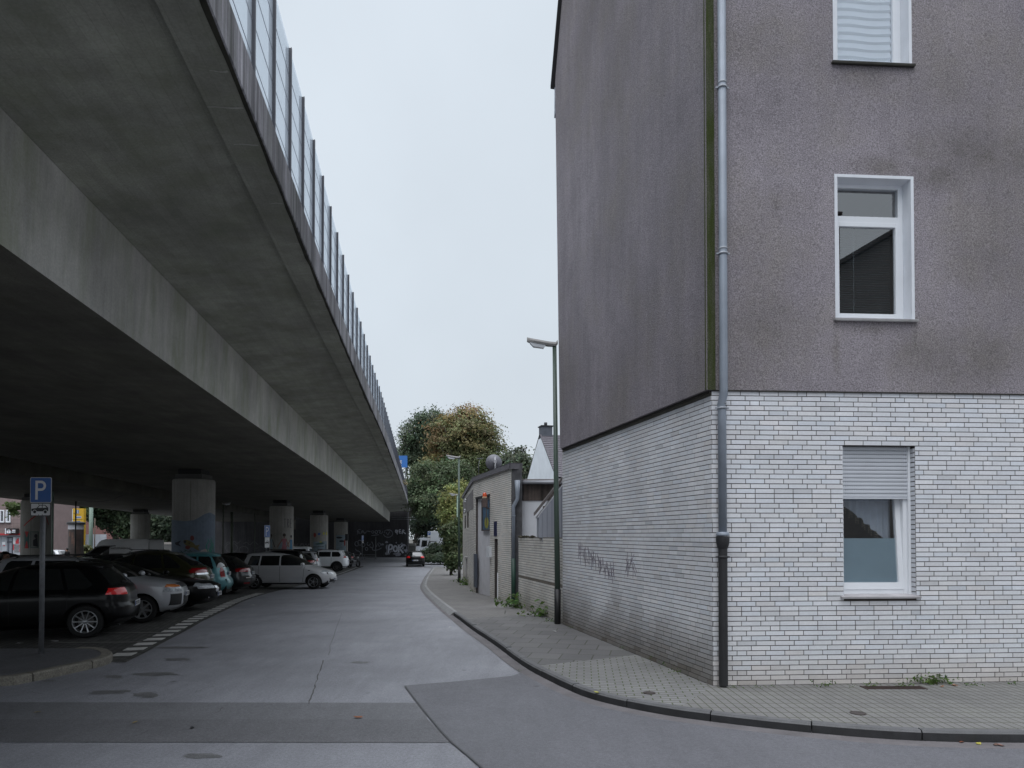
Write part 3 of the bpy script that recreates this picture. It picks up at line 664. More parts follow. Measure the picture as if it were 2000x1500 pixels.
# middle window
def upper_window(hole, blind_full):
    u0, u1, z0, z1 = hole; wn = empty('window', (0, 0, 0), parent=house)
    wn['label'] = 'upper window with white pleated blind' if blind_full else 'upper window with dark glass and fanlight'
    bm = B(); wb = .04   # white plaster band round the opening
    fbox(bm, OS, u0, u0 + wb, z0, z1, -.008, .02, bev=.003); fbox(bm, OS, u1 - wb, u1, z0, z1, -.008, .02, bev=.003); fbox(bm, OS, u0 + wb, u1 - wb, z1 - wb, z1, -.008, .02, bev=.003)
    fbox(bm, OS, u0 + .003, u0 + wb, z0, z1, .02, .2, bev=0); fbox(bm, OS, u1 - wb, u1 - .003, z0, z1, .02, .2, bev=0); fbox(bm, OS, u0 + wb, u1 - wb, z1 - wb, z1 - .003, .02, .2, bev=0)
    obj('plaster_surround', bm, m_paintw, wn)
    a, b, c, d = u0 + wb, u1 - wb, z0 + .012, z1 - wb
    bm = B(); ring(bm, OS, a, b, c, d, .062, .062, .062, .05, .165, .235)
    zt = c + (d - c) * .742
    if not blind_full: fbox(bm, OS, a + .06, b - .06, zt - .045, zt + .045, .16, .235)
    fr = obj('frame', bm, m_pvc, wn)
    bm = B()
    if blind_full: ring(bm, OS, a + .05, b - .05, c + .05, d - .04, .06, .06, .06, .06, .155, .21)
    else: ring(bm, OS, a + .05, b - .05, c + .05, zt - .035, .058, .058, .058, .058, .155, .21)
    obj('sash', bm, m_pvc, wn)
    room(wn, OS, a, b, c, d, .237, 2.2)
    if blind_full:
        pane('pane', OS, a + .11, b - .11, c + .11, d - .1, .185, m_glass, wn)
        bm = B(); nf = 15; nu = 16; zz0, zz1 = c + .11, d - .1; rows = []
        for k in range(nf * 4 + 1):
            t = k / (nf * 4); ph = (t * nf) % 1.0; dep = .20 + .024 * ph
            rows.append([bm.verts.new(fpt(OS, a + .11 + (b - a - .22) * i / nu, zz0 + (zz1 - zz0) * t + .010 * math.sin(i / nu * 7) * (1 if ph < .5 else .6), dep )) for i in range(nu + 1)])
        for r0, r1 in zip(rows, rows[1:]):
            for i in range(nu): bm.faces.new((r0[i], r0[i + 1], r1[i + 1], r1[i]))
        obj('pleated_blind', bm, M('white_blind', (.8, .84, .88), .8, .03), wn)
    else:
        pane('pane', OS, a + .1, b - .1, c + .1, zt - .09, .185, m_glass, wn); pane('fanlight_pane', OS, a + .055, b - .055, zt + .04, d - .045, .19, m_glass, wn)
        bm = B(); zz = c + .12
        while zz < zt - .1:
            for (p, q) in ((a + .1, a + .1 + (b - a) * .26), (a + .1 + (b - a) * .285, b - .12)): box(bm, fpt(OS, (p + q) / 2, zz, .275), (q - p, .022, .010), RF @ Matrix.Rotation(R(28), 3, 'X'))
            zz += .031
        fbox(bm, OS, a + .1 + (b - a) * .262, a + .1 + (b - a) * .283, c + .1, zt - .09, .27, .285)
        obj('venetian_blind', bm, M('dark_blind', (.045, .055, .055), .6), wn)
    bm = B(); box(bm, fpt(OS, (u0 + u1) / 2, z0 - .014, .03), (u1 - u0 + .05, .16, .03), RF @ Matrix.Rotation(R(6), 3, 'X'), 0, .005); box(bm, fpt(OS, (u0 + u1) / 2, z0 - .034, -.035), (u1 - u0 + .03, .02, .014), RF)
    obj('sill', bm, m_sillb if blind_full else m_sill, wn)
upper_window(up, False); upper_window(top, True)
# lower window: roller shutter half down, tilted sash, frosted film, lace curtain
wn = empty('window', (0, 0, 0), parent=house); wn['label'] = 'ground floor window with half lowered roller shutter'
u0, u1, z0, z1 = low; u1i = u1 - .0; zs = fu(1700, 971)[1]
bm = B(); n = 13; hs = (z1 - zs) / n
for k in range(n):
    za = zs + k * hs; pr = [(.100, za), (.090, za + hs * .15), (.088, za + hs * .5), (.090, za + hs * .82), (.100, za + hs * .86)]
    vs = [[bm.verts.new(fpt(OB, q, z, d)) for (d, z) in pr] for q in (u0 + .012, u1 - .04)]
    for j in range(len(pr) - 1): bm.faces.new((vs[0][j], vs[1][j], vs[1][j + 1], vs[0][j + 1]))
    fbox(bm, OB, u0 + .012, u1 - .04, za + hs * .86, za + hs, .1005, .104, bev=0)
    m_ = 30
    for i in range(m_):
        c_ = u0 + .02 + (u1 - u0 - .065) * (i + .5) / m_; fbox(bm, OB, c_ - .006, c_ + .006, za + hs * .87, za + hs * .985, .0985, .1005, 1, bev=0)
fbox(bm, OB, u0 + .012, u1 - .04, zs - .02, zs, .085, .105, 0)
obj('roller_shutter', bm, [M('shutter_slats', (.58, .60, .64), .5, .05, 3), m_dark], wn)
bm = B(); fbox(bm, OB, u1 - .045, u1 - .012, z0, z1, .075, .13); fbox(bm, OB, u0 + .012, u0 + .03, z0, z1, .075, .13); obj('guide_rail', bm, m_pvc, wn)
bm = B(); ring(bm, OB, u0 + .012, u1 - .02, z0 + .03, z1, .03, .075, .07, .06, .115, .185); obj('frame', bm, m_pvc, wn)
# tilted sash: top leans inwards about its bottom edge
tilt = R(4.0)
def tpt(u, z, d): 
    h = z - (z0 + .09); return fpt(OB, u, z0 + .09 + h * math.cos(tilt) - (d - .12) * math.sin(tilt), .12 + h * math.sin(tilt) + (d - .12) * math.cos(tilt))
def tbox(bm, a, b, c, d, e0, e1, mi=0):
    vs = [bm.verts.new(tpt(u, z, dd)) for dd in (e0, e1) for (u, z) in ((a, c), (b, c), (b, d), (a, d))]
    for q in ((0, 1, 2, 3), (7, 6, 5, 4), (0, 4, 5, 1), (1, 5, 6, 2), (2, 6, 7, 3), (3, 7, 4, 0)): bm.faces.new([vs[i] for i in q]).material_index = mi
sa, sb, sc, sd = u0 + .035, u1 - .085, z0 + .09, z1 - .05
bm = B(); tbox(bm, sa - .03, sa + .012, sc, sd, .105, .165); tbox(bm, sb - .075, sb, sc, sd, .105, .165); tbox(bm, sa + .012, sb - .075, sc, sc + .09, .105, .165); tbox(bm, sa + .012, sb - .075, sd - .08, sd, .105, .165)
obj('sash', bm, m_pvc, wn)
zf = fu(1700, 1051)[1]
bm = B(); tbox(bm, sa + .01, sb - .07, sc + .085, sd - .07, .13, .136); obj('pane', bm, m_glass, wn)
bm = B(); tbox(bm, sa + .01, sb - .07, sc + .085, zf, .1375, .139); obj('frosted_film', bm, m_film, wn)
room(wn, OB, u0 + .012, u1 - .02, z0 + .03, z1, .19, 2.2)
bm = B()   # lace curtain, gathered, with a diagonal hem
nu = 44; ca, cb = u0 + .22, u1 - .10; topz = z1 - .1
rows = []
for j in range(9):
    r_ = []
    for i in range(nu + 1):
        t = i / nu; u = ca + (cb - ca) * t; hem = fu(1675, 985)[1] + (fu(1735, 1055)[1] - fu(1675, 985)[1]) * min(1, max(0, t * 1.15 - .05)) - .03 * abs(math.sin(t * 18)); z = topz + (hem - topz) * j / 8
        r_.append(bm.verts.new(fpt(OB, u, z, .36 + .022 * math.sin(t * 46))))
    rows.append(r_)
for r0, r1 in zip(rows, rows[1:]):
    for i in range(nu): bm.faces.new((r0[i], r0[i + 1], r1[i + 1], r1[i]))
hemv = [v.co.copy() for v in rows[-1]]
obj('lace_curtain', bm, m_curt, wn, 60)
bm = B()
for k, p in enumerate(hemv[::2]):
    for q in range(2 + k % 3): bmesh.ops.create_icosphere(bm, subdivisions=1, radius=.007, matrix=Matrix.Translation(p - Z * (.015 + .03 * q)))
obj('curtain_beads', bm, M('pearl_bead', (.55, .5, .35), .3), wn)
bm = B(); box(bm, fpt(OB, (u0 + u1) / 2 - .005, z0 + .008, .045), (u1 - u0 + .08, .2, .03), RF @ Matrix.Rotation(R(7), 3, 'X'), 0, .006); obj('sill', bm, M('clinker_sill', (.42, .40, .41), .7, .18, 5, .2, 60), wn)
# faded scrawl on the side wall
bm = B(); rr = random.Random(11)
fm = lambda u, z: CN + ES * u + NS * .009 + Z * z
def sp(u, v):
    p = PL(u, v, CN + NS * .009, NS); return ((p - CN).dot(ES), p.z)
MS = frame(CN + NS * .0085, ES, Z)
for k in range(40):
    q = k / 40; uu = 1130 + 68 * q + rr.uniform(-3, 3); vv = 1075 + 45 * q + rr.uniform(-8, 8)
    h = rr.uniform(12, 34); a = sp(uu, vv - h / 2); b = sp(uu + rr.uniform(-4, 5), vv + h / 2); ribbon(bm, [a, ((a[0] + b[0]) / 2 + rr.uniform(-.03, .03), (a[1] + b[1]) / 2), b], .024, MS, z=0)
for k in range(14):
    uu = 1225 + rr.uniform(-5, 15); vv = 1100 + rr.uniform(-15, 20); a = sp(uu, vv - 12); b = sp(uu + rr.uniform(-8, 8), vv + 10); ribbon(bm, [a, b], .016, MS, z=0)
obj('faded_graffiti', bm, M('faded_spray', (.20, .175, .215), .7, .2, 9), house)
# ================================================================== VIADUCT
kD = [-14, -6, 0, 5, 10, 15, 20, 28, 40, 60, 91]; kX = [0.05, -.97, -1.72, -2.36, -3.03, -3.66, -4.27, -5.22, -6.78, -9.4, -13.6]
Ds = np.arange(-14, 91.6, 1.5); Xs = np.interp(Ds, kD, kX)
for _ in range(3): Xs[1:-1] = (Xs[:-2] + Xs[1:-1] * 2 + Xs[2:]) / 4
XF = lambda D: float(np.interp(D, Ds, Xs)); WO = lambda D: 2.35 + .004 * max(D, 0)
ZS = lambda D: EYE - .0122 * D
BW = 9.8
def concrete(name, base, streakv, rough=.85, along=True, algae=0.0):
    m, t, p = nodes_of(name); N = t.nodes; L = t.links; co = N.new('ShaderNodeTexCoord')
    def nz(s, d, sc=None, rot=0):
        n = N.new('ShaderNodeTexNoise'); n.inputs['Scale'].default_value = s; n.inputs['Detail'].default_value = d; n.inputs['Roughness'].default_value = .65
        mp = N.new('ShaderNodeMapping'); mp.inputs['Rotation'].default_value = (0, 0, rot); mp.inputs['Scale'].default_value = sc or (1, 1, 1); L.new(co.outputs['Object'], mp.inputs[0]); L.new(mp.outputs[0], n.inputs['Vector'])
        return n.outputs[0]
    def mr(s, lo, hi, a=.3, b=.7):
        q = N.new('ShaderNodeMapRange'); q.inputs['From Min'].default_value = a; q.inputs['From Max'].default_value = b; q.inputs['To Min'].default_value = lo; q.inputs['To Max'].default_value = hi
        L.new(s, q.inputs['Value']); return q.outputs[0]
    cur = N.new('ShaderNodeRGB'); cur.outputs[0].default_value = (*base, 1); cur = cur.outputs[0]
    lst = [mr(nz(.5, 6), .72, 1.25), mr(nz(40, 3), .88, 1.12)]
    if along:
        br = N.new('ShaderNodeTexBrick'); mp = N.new('ShaderNodeMapping'); mp.inputs['Rotation'].default_value = (0, 0, R(-97.4)); L.new(co.outputs['Object'], mp.inputs[0]); L.new(mp.outputs[0], br.inputs['Vector'])   # board marks of the formwork
        br.inputs['Scale'].default_value = 1; br.inputs['Brick Width'].default_value = 3.2; br.inputs['Row Height'].default_value = .13; br.inputs['Mortar Size'].default_value = .004; br.inputs['Color1'].default_value = (.95, .95, .95, 1); br.inputs['Color2'].default_value = (1.04, 1.04, 1.04, 1); br.inputs['Mortar'].default_value = (.88, .88, .88, 1); lst.append(br.outputs['Color'])
    if along: lst += [mr(nz(1, 5, (3, 1.1, 1), R(7.5)), .86, 1.14), mr(nz(1, 4, (1.2, 4, 1), R(7.5)), .92, 1.08)]
    if streakv: lst += [mr(nz(1, 5, (3.2, 3.2, .25)), 1 - streakv, 1 + streakv), mr(nz(1, 4, (11, 11, .5)), 1 - streakv * .7, 1 + streakv * .7)]
    for s in lst:
        vm = N.new('ShaderNodeVectorMath'); vm.operation = 'SCALE'; L.new(cur, vm.inputs[0]); L.new(s, vm.inputs['Scale']); cur = vm.outputs[0]
    if algae:
        mg = N.new('ShaderNodeMix'); mg.data_type = 'RGBA'; L.new(mr(nz(1, 5, (1.4, 1.4, .5)), 0, algae, .45, .65), mg.inputs['Factor']); L.new(cur, mg.inputs[6]); mg.inputs[7].default_value = (base[0] * .55, base[1] * .62, base[2] * .42, 1); cur = mg.outputs[2]
    L.new(cur, p.inputs['Base Color']); p.inputs['Roughness'].default_value = rough; p.inputs['Specular IOR Level'].default_value = .3
    b = N.new('ShaderNodeBump'); b.inputs['Strength'].default_value = .35; b.inputs['Distance'].default_value = .01; L.new(nz(45, 4), b.inputs['Height']); L.new(b.outputs[0], p.inputs['Normal'])
    return m
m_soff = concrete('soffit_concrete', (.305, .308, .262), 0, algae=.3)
m_soff2 = concrete('shaded_soffit_concrete', (.125, .120, .098), 0, algae=.3)  # darker copy of the soffit: deep shade under the decks painted into its colour
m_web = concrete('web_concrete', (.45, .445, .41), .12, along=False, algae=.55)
m_beam = concrete('weathered_edge_concrete', (.21, .205, .22), .8, along=False, algae=.25)
m_col = concrete('column_concrete', (.30, .29, .265), .14, along=False)
m_lip = M('mossy_drip_edge', (.035, .034, .024), .95, .5, 5)
def deck(name, label, offx, lc, rc, webmat=None):
    """box girder with two cantilevers; rc / lc: right and left cantilever widths"""
    root = empty(name, (0, 0, 0), 0, label, 'bridge')
    def strip(nm, prof, mat, close=False):
        bm = B(); rows = []
        for D in Ds: rows.append([bm.verts.new((XF(D) + offx + x(D) if callable(x) else XF(D) + offx + x, D, ZS(D) + z)) for x, z in prof])
        for a, b in zip(rows, rows[1:]):
            for j in range(len(prof) - 1): bm.faces.new((a[j], b[j], b[j + 1], a[j + 1]))
        if close: bm.faces.new(rows[0]); bm.faces.new(rows[-1][::-1])
        return obj(nm, bm, mat, root, smooth='keep')
    xr = lambda D: -rc(D); xl = lambda D: -rc(D) - BW; xe = lambda D: -rc(D) - BW - lc
    strip('cantilever_slab', [(xr, 4.17), (-.42, 4.385), (-.42, 4.60), (xr, 4.60)], m_soff, True)
    strip('web', [(lambda D: xr(D) + .04, 4.168), (xr, 2.89)], webmat or m_web)
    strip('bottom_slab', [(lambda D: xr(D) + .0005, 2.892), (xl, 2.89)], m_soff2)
    strip('inner_web', [(xl, 2.888), (xl, 4.17)], m_web)
    strip('inner_cantilever', [(xl, 4.168), (xe, 4.30), (xe, 4.78), (lambda D: xl(D) + .1, 4.78)], m_soff)
    strip('road_deck', [(lambda D: xl(D) + .12, 4.70), (lambda D: -.42, 4.70)], m_road2)
    strip('edge_beam', [(-.014, 4.2995), (0, 4.315), (0, 4.77), (-.015, 4.785), (-.419, 4.785), (-.419, 4.30)], m_beam, True)
    strip('edge_soffit', [(-.42, 4.384), (-.42, 4.298), (-.0145, 4.298)], m_soff)
    return root, strip
v1, strip1 = deck('viaduct', 'concrete road viaduct with pale web and noise barrier on its edge, over the parked cars', 0, 1.4, WO)
# dripping edge and lime streaks under the edge beam
bm = B(); rr = random.Random(4); rows = []
for D in np.arange(-6, 60, .3):
    w_ = .03 + .05 * max(0, mnoise.noise(Vector((D * .8, 1.7, 0)))) + rr.uniform(0, .02); rows.append([bm.verts.new((XF(D) - .012, D, ZS(D) + 4.293)), bm.verts.new((XF(D) - .012 - w_, D, ZS(D) + 4.293)), bm.verts.new((XF(D) - .012 - w_, D, ZS(D) + 4.30)), bm.verts.new((XF(D) - .012, D, ZS(D) + 4.30))])
for a, b in zip(rows, rows[1:]):
    for j in range(3): bm.faces.new((a[j], a[j + 1], b[j + 1], b[j]))
obj('drip_edge', bm, m_lip, v1, smooth='keep')
bm = B(); D = -4.0
while D < 40:
    L_ = rr.uniform(.12, .36); q = [(XF(D) - .07 - L_ * t, D + .012 * math.sin(t * 5 + D)) for t in (0, .25, .5, .75, 1)]
    for i in range(4): ribbon(bm, [q[i], q[i + 1]], rr.uniform(.012, .03) * (1 - i * .18), Matrix.Identity(4), z=ZS(D) + 4.2945)
    D += rr.uniform(.5, 1.3)
obj('lime_streaks', bm, M('lime_bloom', (.40, .39, .35), .9, .2, 9), v1, smooth='keep')
v2, strip2 = deck('viaduct', 'second parallel viaduct deck farther left behind the first row of columns', -13.9, .8, lambda D: 1.5, m_soff2)  # web in the darker soffit copy, so its shadow is carried by colour
# --- noise barrier
nb_ = empty('noise_barrier', (0, 0, 0), 0, 'tall translucent noise barrier with thin dark posts on the viaduct edge', 'noise barrier')
m_post = M('dark_barrier_post', (.075, .075, .09), .5, .1)
m_pl, t, p = nodes_of('translucent_barrier_panel'); N = t.nodes; L = t.links
tr = N.new('ShaderNodeBsdfTransparent'); tr.inputs[0].default_value = (.93, .96, .98, 1); df = N.new('ShaderNodeBsdfTranslucent'); df.inputs[0].default_value = (.80, .86, .92, 1); d2 = N.new('ShaderNodeBsdfDiffuse'); d2.inputs[0].default_value = (.74, .79, .85, 1)
ms = N.new('ShaderNodeMixShader'); ms.inputs[0].default_value = .45; L.new(df.outputs[0], ms.inputs[1]); L.new(d2.outputs[0], ms.inputs[2]); m2 = N.new('ShaderNodeMixShader'); m2.inputs[0].default_value = .40
L.new(tr.outputs[0], m2.inputs[1]); L.new(ms.outputs[0], m2.inputs[2]); L.new(m2.outputs[0], N['Material Output'].inputs['Surface'])
BH = lambda D: float(np.interp(D, [-6, 10, 13, 18, 23.5, 50, 91], [2.0, 1.97, 1.80, 1.55, 1.30, 1.15, 1.02]))
pd = np.arange(-5.83, 90.5, 1.0)
for i, D in enumerate(pd):
    z0 = ZS(D) + 4.785; h = BH(D) - .02; bm = B(); a = math.atan(-.13); rt = Matrix.Rotation(-a, 3, 'Z')
    box(bm, (0, 0, h / 2), (.07, .010, h), rt); box(bm, rt @ Vector((.035, 0, 0)) + Vector((0, 0, h / 2)), (.010, .04, h), rt); box(bm, rt @ Vector((-.035, 0, 0)) + Vector((0, 0, h / 2)), (.010, .04, h), rt); box(bm, (0, 0, .01), (.16, .14, .02), rt)
    o = obj('post', bm, m_post, nb_); o.location = (XF(D) - .12, D, z0)
for i, D in enumerate(pd[:-1]):
    E_ = pd[i + 1]; bm = B(); p0 = Vector((XF(D) - .13, D + .015, 0)); p1 = Vector((XF(E_) - .13, E_ - .015, 0)); n = (p1 - p0).normalized(); n = Vector((n.y, -n.x, 0)) * .015
    za0, zb0 = ZS(D) + 4.787, ZS(E_) + 4.787; h0, h1 = BH(D) - .01, BH(E_) - .01
    slab(bm, [p0 + Z * za0, p1 + Z * zb0, p1 + Z * (zb0 + h1), p0 + Z * (za0 + h0)], n, 0)
    for k in (.2, .4, .6, .8):
        a, b = p0 + Z * (za0 + h0 * k) + n * 1.05, p1 + Z * (zb0 + h1 * k) + n * 1.05; slab(bm, [a - Z * .005, b - Z * .005, b + Z * .005, a + Z * .005], n * .3, 1)
    obj('panel', bm, [m_pl, M('panel_joint', (.20, .21, .25), .6)], nb_, smooth='keep')
# --- columns with their paintings
def column(X, D, top, label, d=1.55):
    z0 = g(D) - .12; root = empty('viaduct_column', (X, D, z0), 0, label, 'column', 'round columns under the viaduct'); h = top - z0; r = d / 2
    bm = B(); lathe(bm, [(r, 0), (r, h - .06), (r - .03, h), (0.01, h)], 48); obj('shaft', bm, m_col, root)
    bm = B(); box(bm, (0, 0, h + .10), (1.05, .9, .2), None, 0, .01); obj('bearing_plinth', bm, M('bearing_concrete', (.10, .10, .095), .9), root)
    bm = B(); box(bm, (0, 0, h + .295), (.9, .75, .19), None, 0, .01); obj('bearing', bm, M('bearing_rubber', (.02, .02, .02), .8), root)
    # formwork seams
    bm = B()
    for a in (-1.02, -1.95): 
        for s in (-1, 1):
            pass
        p = Vector((math.cos(a + R(-15)) * (r + .001), math.sin(a + R(-15)) * (r + .001), 0)); t_ = Vector((-p.y, p.x, 0)).normalized() * .006
        quad(bm, p - t_, p + t_, p + t_ + Z * (h - .1), p - t_ + Z * (h - .1))
    obj('formwork_seam', bm, M('seam_dirt', (.09, .085, .07), .9), root)
    return root, r, h
def on_col(root, r, name, shapes, colours):
    """painting on a round column: polygons in (arc metres from the side facing the camera, height)"""
    X, D = root.location.x, root.location.y; a0 = math.atan2(-D, -X); bm = B(); lay = 0
    for pts, mi in shapes:
        lay += 1; f = bm.faces.new([bm.verts.new((q[0], q[1], lay * .0008)) for q in pts]); f.material_index = mi
    bm.normal_update(); bmesh.ops.triangulate(bm, faces=bm.faces[:])
    for k in np.arange(-1.2, 1.21, .12): bmesh.ops.bisect_plane(bm, geom=bm.verts[:] + bm.edges[:] + bm.faces[:], plane_co=(k, 0, 0), plane_no=(1, 0, 0))
    for v in bm.verts:
        a = a0 + v.co.x / r; q = r + .002 + v.co.z; v.co = Vector((q * math.cos(a), q * math.sin(a), v.co.y))
    return obj(name, bm, colours, root, smooth='keep')
ell = lambda cx, cy, a, b, n=14, rot=0: [(cx + a * math.cos(t) * math.cos(rot) - b * math.sin(t) * math.sin(rot), cy + a * math.cos(t) * math.sin(rot) + b * math.sin(t) * math.cos(rot)) for t in [2 * math.pi * i / n for i in range(n)]]
def wavy(x, y0, y1, w_, ph=0, amp=.05):
    L_, R_ = [], []
    for i in range(9):
        t = i / 8; y = y0 + (y1 - y0) * t; c = x + amp * math.sin(t * 9 + ph); ww = w_ * (1 - t * .6); L_.append((c - ww, y)); R_.append((c + ww, y))
    return L_ + R_[::-1]
pm = lambda n, c: M('mural_' + n, c, .8, .15, 5)
zt = lambda D: ZS(D) + 2.89 - .40
c1, r, h = column(-12.5, 26.8, zt(26.8), 'nearest thick round column painted with blue sea, fish and green seaweed')
H1 = lambda v: (A(378, v, 26.0).z - c1.location.z)
b0 = H1(1012); 
sea = [(-1.15, 0.3), (1.15, .3), (1.15, H1(1006)), (.85, H1(1003)), (.62, H1(1000)), (.4, H1(1003)), (.2, H1(1010)), (0, H1(1016)), (-.3, H1(1018)), (-1.15, H1(1014))]
sh = [(sea, 0), (ell(.45, H1(1084), .28, .22), 1)]
for x, ph in ((.52, 0), (.66, 1.5), (.78, 3), (.9, .6), (.72, 2)): sh.append((wavy(x, H1(1086), H1(1052) + .1 * math.sin(ph * 3), .03, ph), 2))
for x, ph in ((-.35, 0), (-.2, 2), (-.5, 1), (-.05, 3)): sh.append((wavy(x, H1(1088), H1(1074), .035, ph, .08), 3))
sh += [(ell(-.15, H1(1062), .24, .11, rot=-.5), 4), ([(.0, H1(1066)), (.22, H1(1064)), (.16, H1(1069)), (.2, H1(1076)), (.02, H1(1071))], 4), (ell(-.05, H1(1051), .07, .10), 5), (ell(-.2, H1(1069), .09, .07), 5), (ell(-.3, H1(1058), .05, .05), 6), ([(-.75, H1(1060)), (-.45, H1(1056)), (-.55, H1(1062)), (-.45, H1(1067)), (-.7, H1(1064))], 6), (ell(-.15, H1(1061), .025, .025), 6)]
on_col(c1, r, 'sea_painting', sh, [pm('blue', (.135, .17, .215)), pm('sand', (.38, .33, .31)), pm('weed', (.03, .20, .14)), pm('dark_weed', (.035, .09, .06)), pm('olive_fish', (.14, .12, .05)), pm('dull_red', (.15, .04, .035)), pm('black', (.03, .03, .035))])
c2, r, h = column(-15.5, 45.9, zt(45.9), 'second column painted with children holding hands, beyond the silver hatchback')
H2 = lambda v: (A(549, v, 45.2).z - c2.location.z); U2 = lambda u: (u - 549) / F * 45.2 * 1.05
def kid(u, top, mats, s=1.0):
    x = U2(u); hy = H2(top); k = .034 * s; q = lambda dx, dv: (x + dx * k, hy - dv * k)
    return [(ell(*q(0, 3), 3.0 * k, 3.3 * k), mats[0]), ([q(-1, 6), q(1, 6), q(1.2, 9), q(-1.2, 9)], mats[1]), ([q(-4, 10), q(4, 10), q(3, 20), q(5, 31), q(-5, 31), q(-3, 20)], mats[2]), ([q(-4, 10), q(-3.4, 13), q(-12, 27), q(-13, 25)], mats[1]), ([q(4, 10), q(3.4, 13), q(8.5, 27), q(10, 26)], mats[1]), ([q(-3, 31), q(-.5, 31), q(-1, 42), q(-3, 42)], mats[1]), ([q(3, 31), q(.5, 31), q(1, 42), q(3, 42)], mats[1])]
sh = [([(-.2, H2(1072)), (.5, H2(1072)), (.3, H2(1056)), (-.1, H2(1060))], 5)]
sh += kid(528, 1043, (0, 4, 5), .95) + kid(554, 1042, (0, 1, 2), 1.0) + kid(568.5, 1045, (4, 1, 3), .9)
bmj = on_col(c2, r, 'children_painting', sh, [pm('brown_hair', (.05, .035, .03)), pm('skin', (.22, .11, .09)), pm('plaid', (.30, .12, .14)), pm('jeans', (.06, .17, .28)), pm('dark', (.04, .04, .045)), pm('pale_blue', (.20, .25, .28))])
st_ = []
for k, ln in enumerate(([[(-.5, 3), (.5, 3)], [(0, 3), (0, -3)]], [[(-.4, -3), (-.4, 3), (.3, 2.6), (.35, .6), (-.4, .2), (.4, -3)]], [[(.45, 3), (-.4, 3), (-.4, -3), (.45, -3)], [(-.4, 0), (.3, 0)]])):
    for l in ln:
        for a, b in zip(l, l[1:]):
            cx = U2(555 + k * 6.3); P_ = [(cx + q[0] * .13, H2(1022) + q[1] * .095) for q in (a, b)]; d = Vector((P_[1][0] - P_[0][0], P_[1][1] - P_[0][1])); n = Vector((-d.y, d.x)).normalized() * .018
            st_.append(([(P_[0][0] + n.x, P_[0][1] + n.y), (P_[0][0] - n.x, P_[0][1] - n.y), (P_[1][0] - n.x, P_[1][1] - n.y), (P_[1][0] + n.x, P_[1][1] + n.y)], 0))
on_col(c2, r, 'scrawled_letters', st_, [pm('scrawl', (.10, .09, .10))])
c3, r, h = column(-17.1, 60.5, zt(60.5), 'third column painted with red, blue and yellow blots, behind the white car')
H3 = lambda v: (A(623, v, 59.7).z - c3.location.z); U3 = lambda u: (u - 623) / F * 59.7 * 1.05
sh = [([(-.5, .2), (.78, .2), (.78, H3(1057)), (-.5, H3(1058))], 5), (ell(U3(615), H3(1045), .13, .2), 0), (ell(U3(623), H3(1043), .12, .1, rot=.5), 1), (ell(U3(632), H3(1042), .1, .12), 2), (ell(U3(639), H3(1042), .1, .16), 2), ([(U3(616), H3(1062)), (U3(628), H3(1059)), (U3(634), H3(1061)), (U3(629), H3(1063)), (U3(619), H3(1064))], 3), (ell(U3(626), H3(1058.5), .12, .05), 2), ([(U3(611), H3(1068)), (U3(632), H3(1067)), (U3(632), H3(1068)), (U3(611), H3(1069))], 4), (ell(U3(637), H3(1068), .06, .3), 4), ([(U3(623), H3(1076)), (U3(627), H3(1072)), (U3(630), H3(1076))], 0)]
on_col(c3, r, 'blot_painting', sh, [pm('red', (.25, .05, .04)), pm('mid_blue', (.06, .11, .30)), pm('yellow', (.40, .38, .06)), pm('dark_green', (.05, .10, .09)), pm('black', (.03, .03, .035)), pm('pale_blue', (.20, .25, .28))])
c4, r, h = column(-19.8, 79.0, zt(79), 'farthest column of the row with pale blue painted base')
H4 = lambda v: (A(667, v, 78).z - c4.location.z)
on_col(c4, r, 'fish_painting', [([(-.6, .2), (.6, .2), (.6, H4(1045)), (-.6, H4(1045))], 0), (ell(-.2, H4(1050), .35, .12), 1), (ell(.1, H4(1057), .3, .12), 1), (ell(.45, H4(1060), .1, .4), 2)], [pm('pale_blue', (.20, .25, .28)), pm('black', (.03, .03, .035)), pm('red', (.25, .05, .04))])
ca, r, h = column(-27.9, 40.0, ZS(40) + 2.49, 'column with red stripes painted on it, directly behind the parking sign', 1.5)
HA = lambda v: (A(70, v, 39.3).z - ca.location.z); UA = lambda u: (u - 70) / F * 39.3 * 1.1
on_col(ca, r, 'red_painting', [([(UA(49), HA(1027)), (UA(50.5), HA(1028)), (UA(72), HA(1006)), (UA(70), HA(1005))], 0), ([(UA(84), HA(1007)), (UA(85), HA(1006)), (UA(92), HA(1024)), (UA(91), HA(1025))], 0), ([(UA(51.5), HA(1038)), (UA(60), HA(1038)), (UA(60), HA(1071)), (UA(51.5), HA(1071))], 1), ([(UA(52.3), HA(1038)), (UA(59), HA(1038)), (UA(56.5), HA(1049)), (UA(55.4), HA(1049))], 0), ([(UA(52.3), HA(1071)), (UA(59), HA(1071)), (UA(56.5), HA(1057)), (UA(55.4), HA(1057))], 0), ([(UA(62), HA(1038)), (UA(74), HA(1038)), (UA(74), HA(1070)), (UA(62), HA(1070))], 1), ([(UA(63), HA(1039)), (UA(73), HA(1039)), (UA(73), HA(1069)), (UA(63), HA(1069))], 2), (ell(UA(70), HA(1047), .08, .12), 3), ([(UA(66), HA(1055)), (UA(72), HA(1050)), (UA(73), HA(1068)), (UA(66), HA(1066))], 3)], [pm('bright_red', (.36, .04, .04)), pm('dark_green', (.05, .10, .09)), pm('grey', (.2, .2, .19)), pm('black', (.03, .03, .035))])
cb, r, h = column(-31.8, 58.4, ZS(58.4) + 2.49, 'dark column with a painted arch, behind the white lettered van', 1.5)
HB = lambda v: (A(277, v, 57.6).z - cb.location.z)
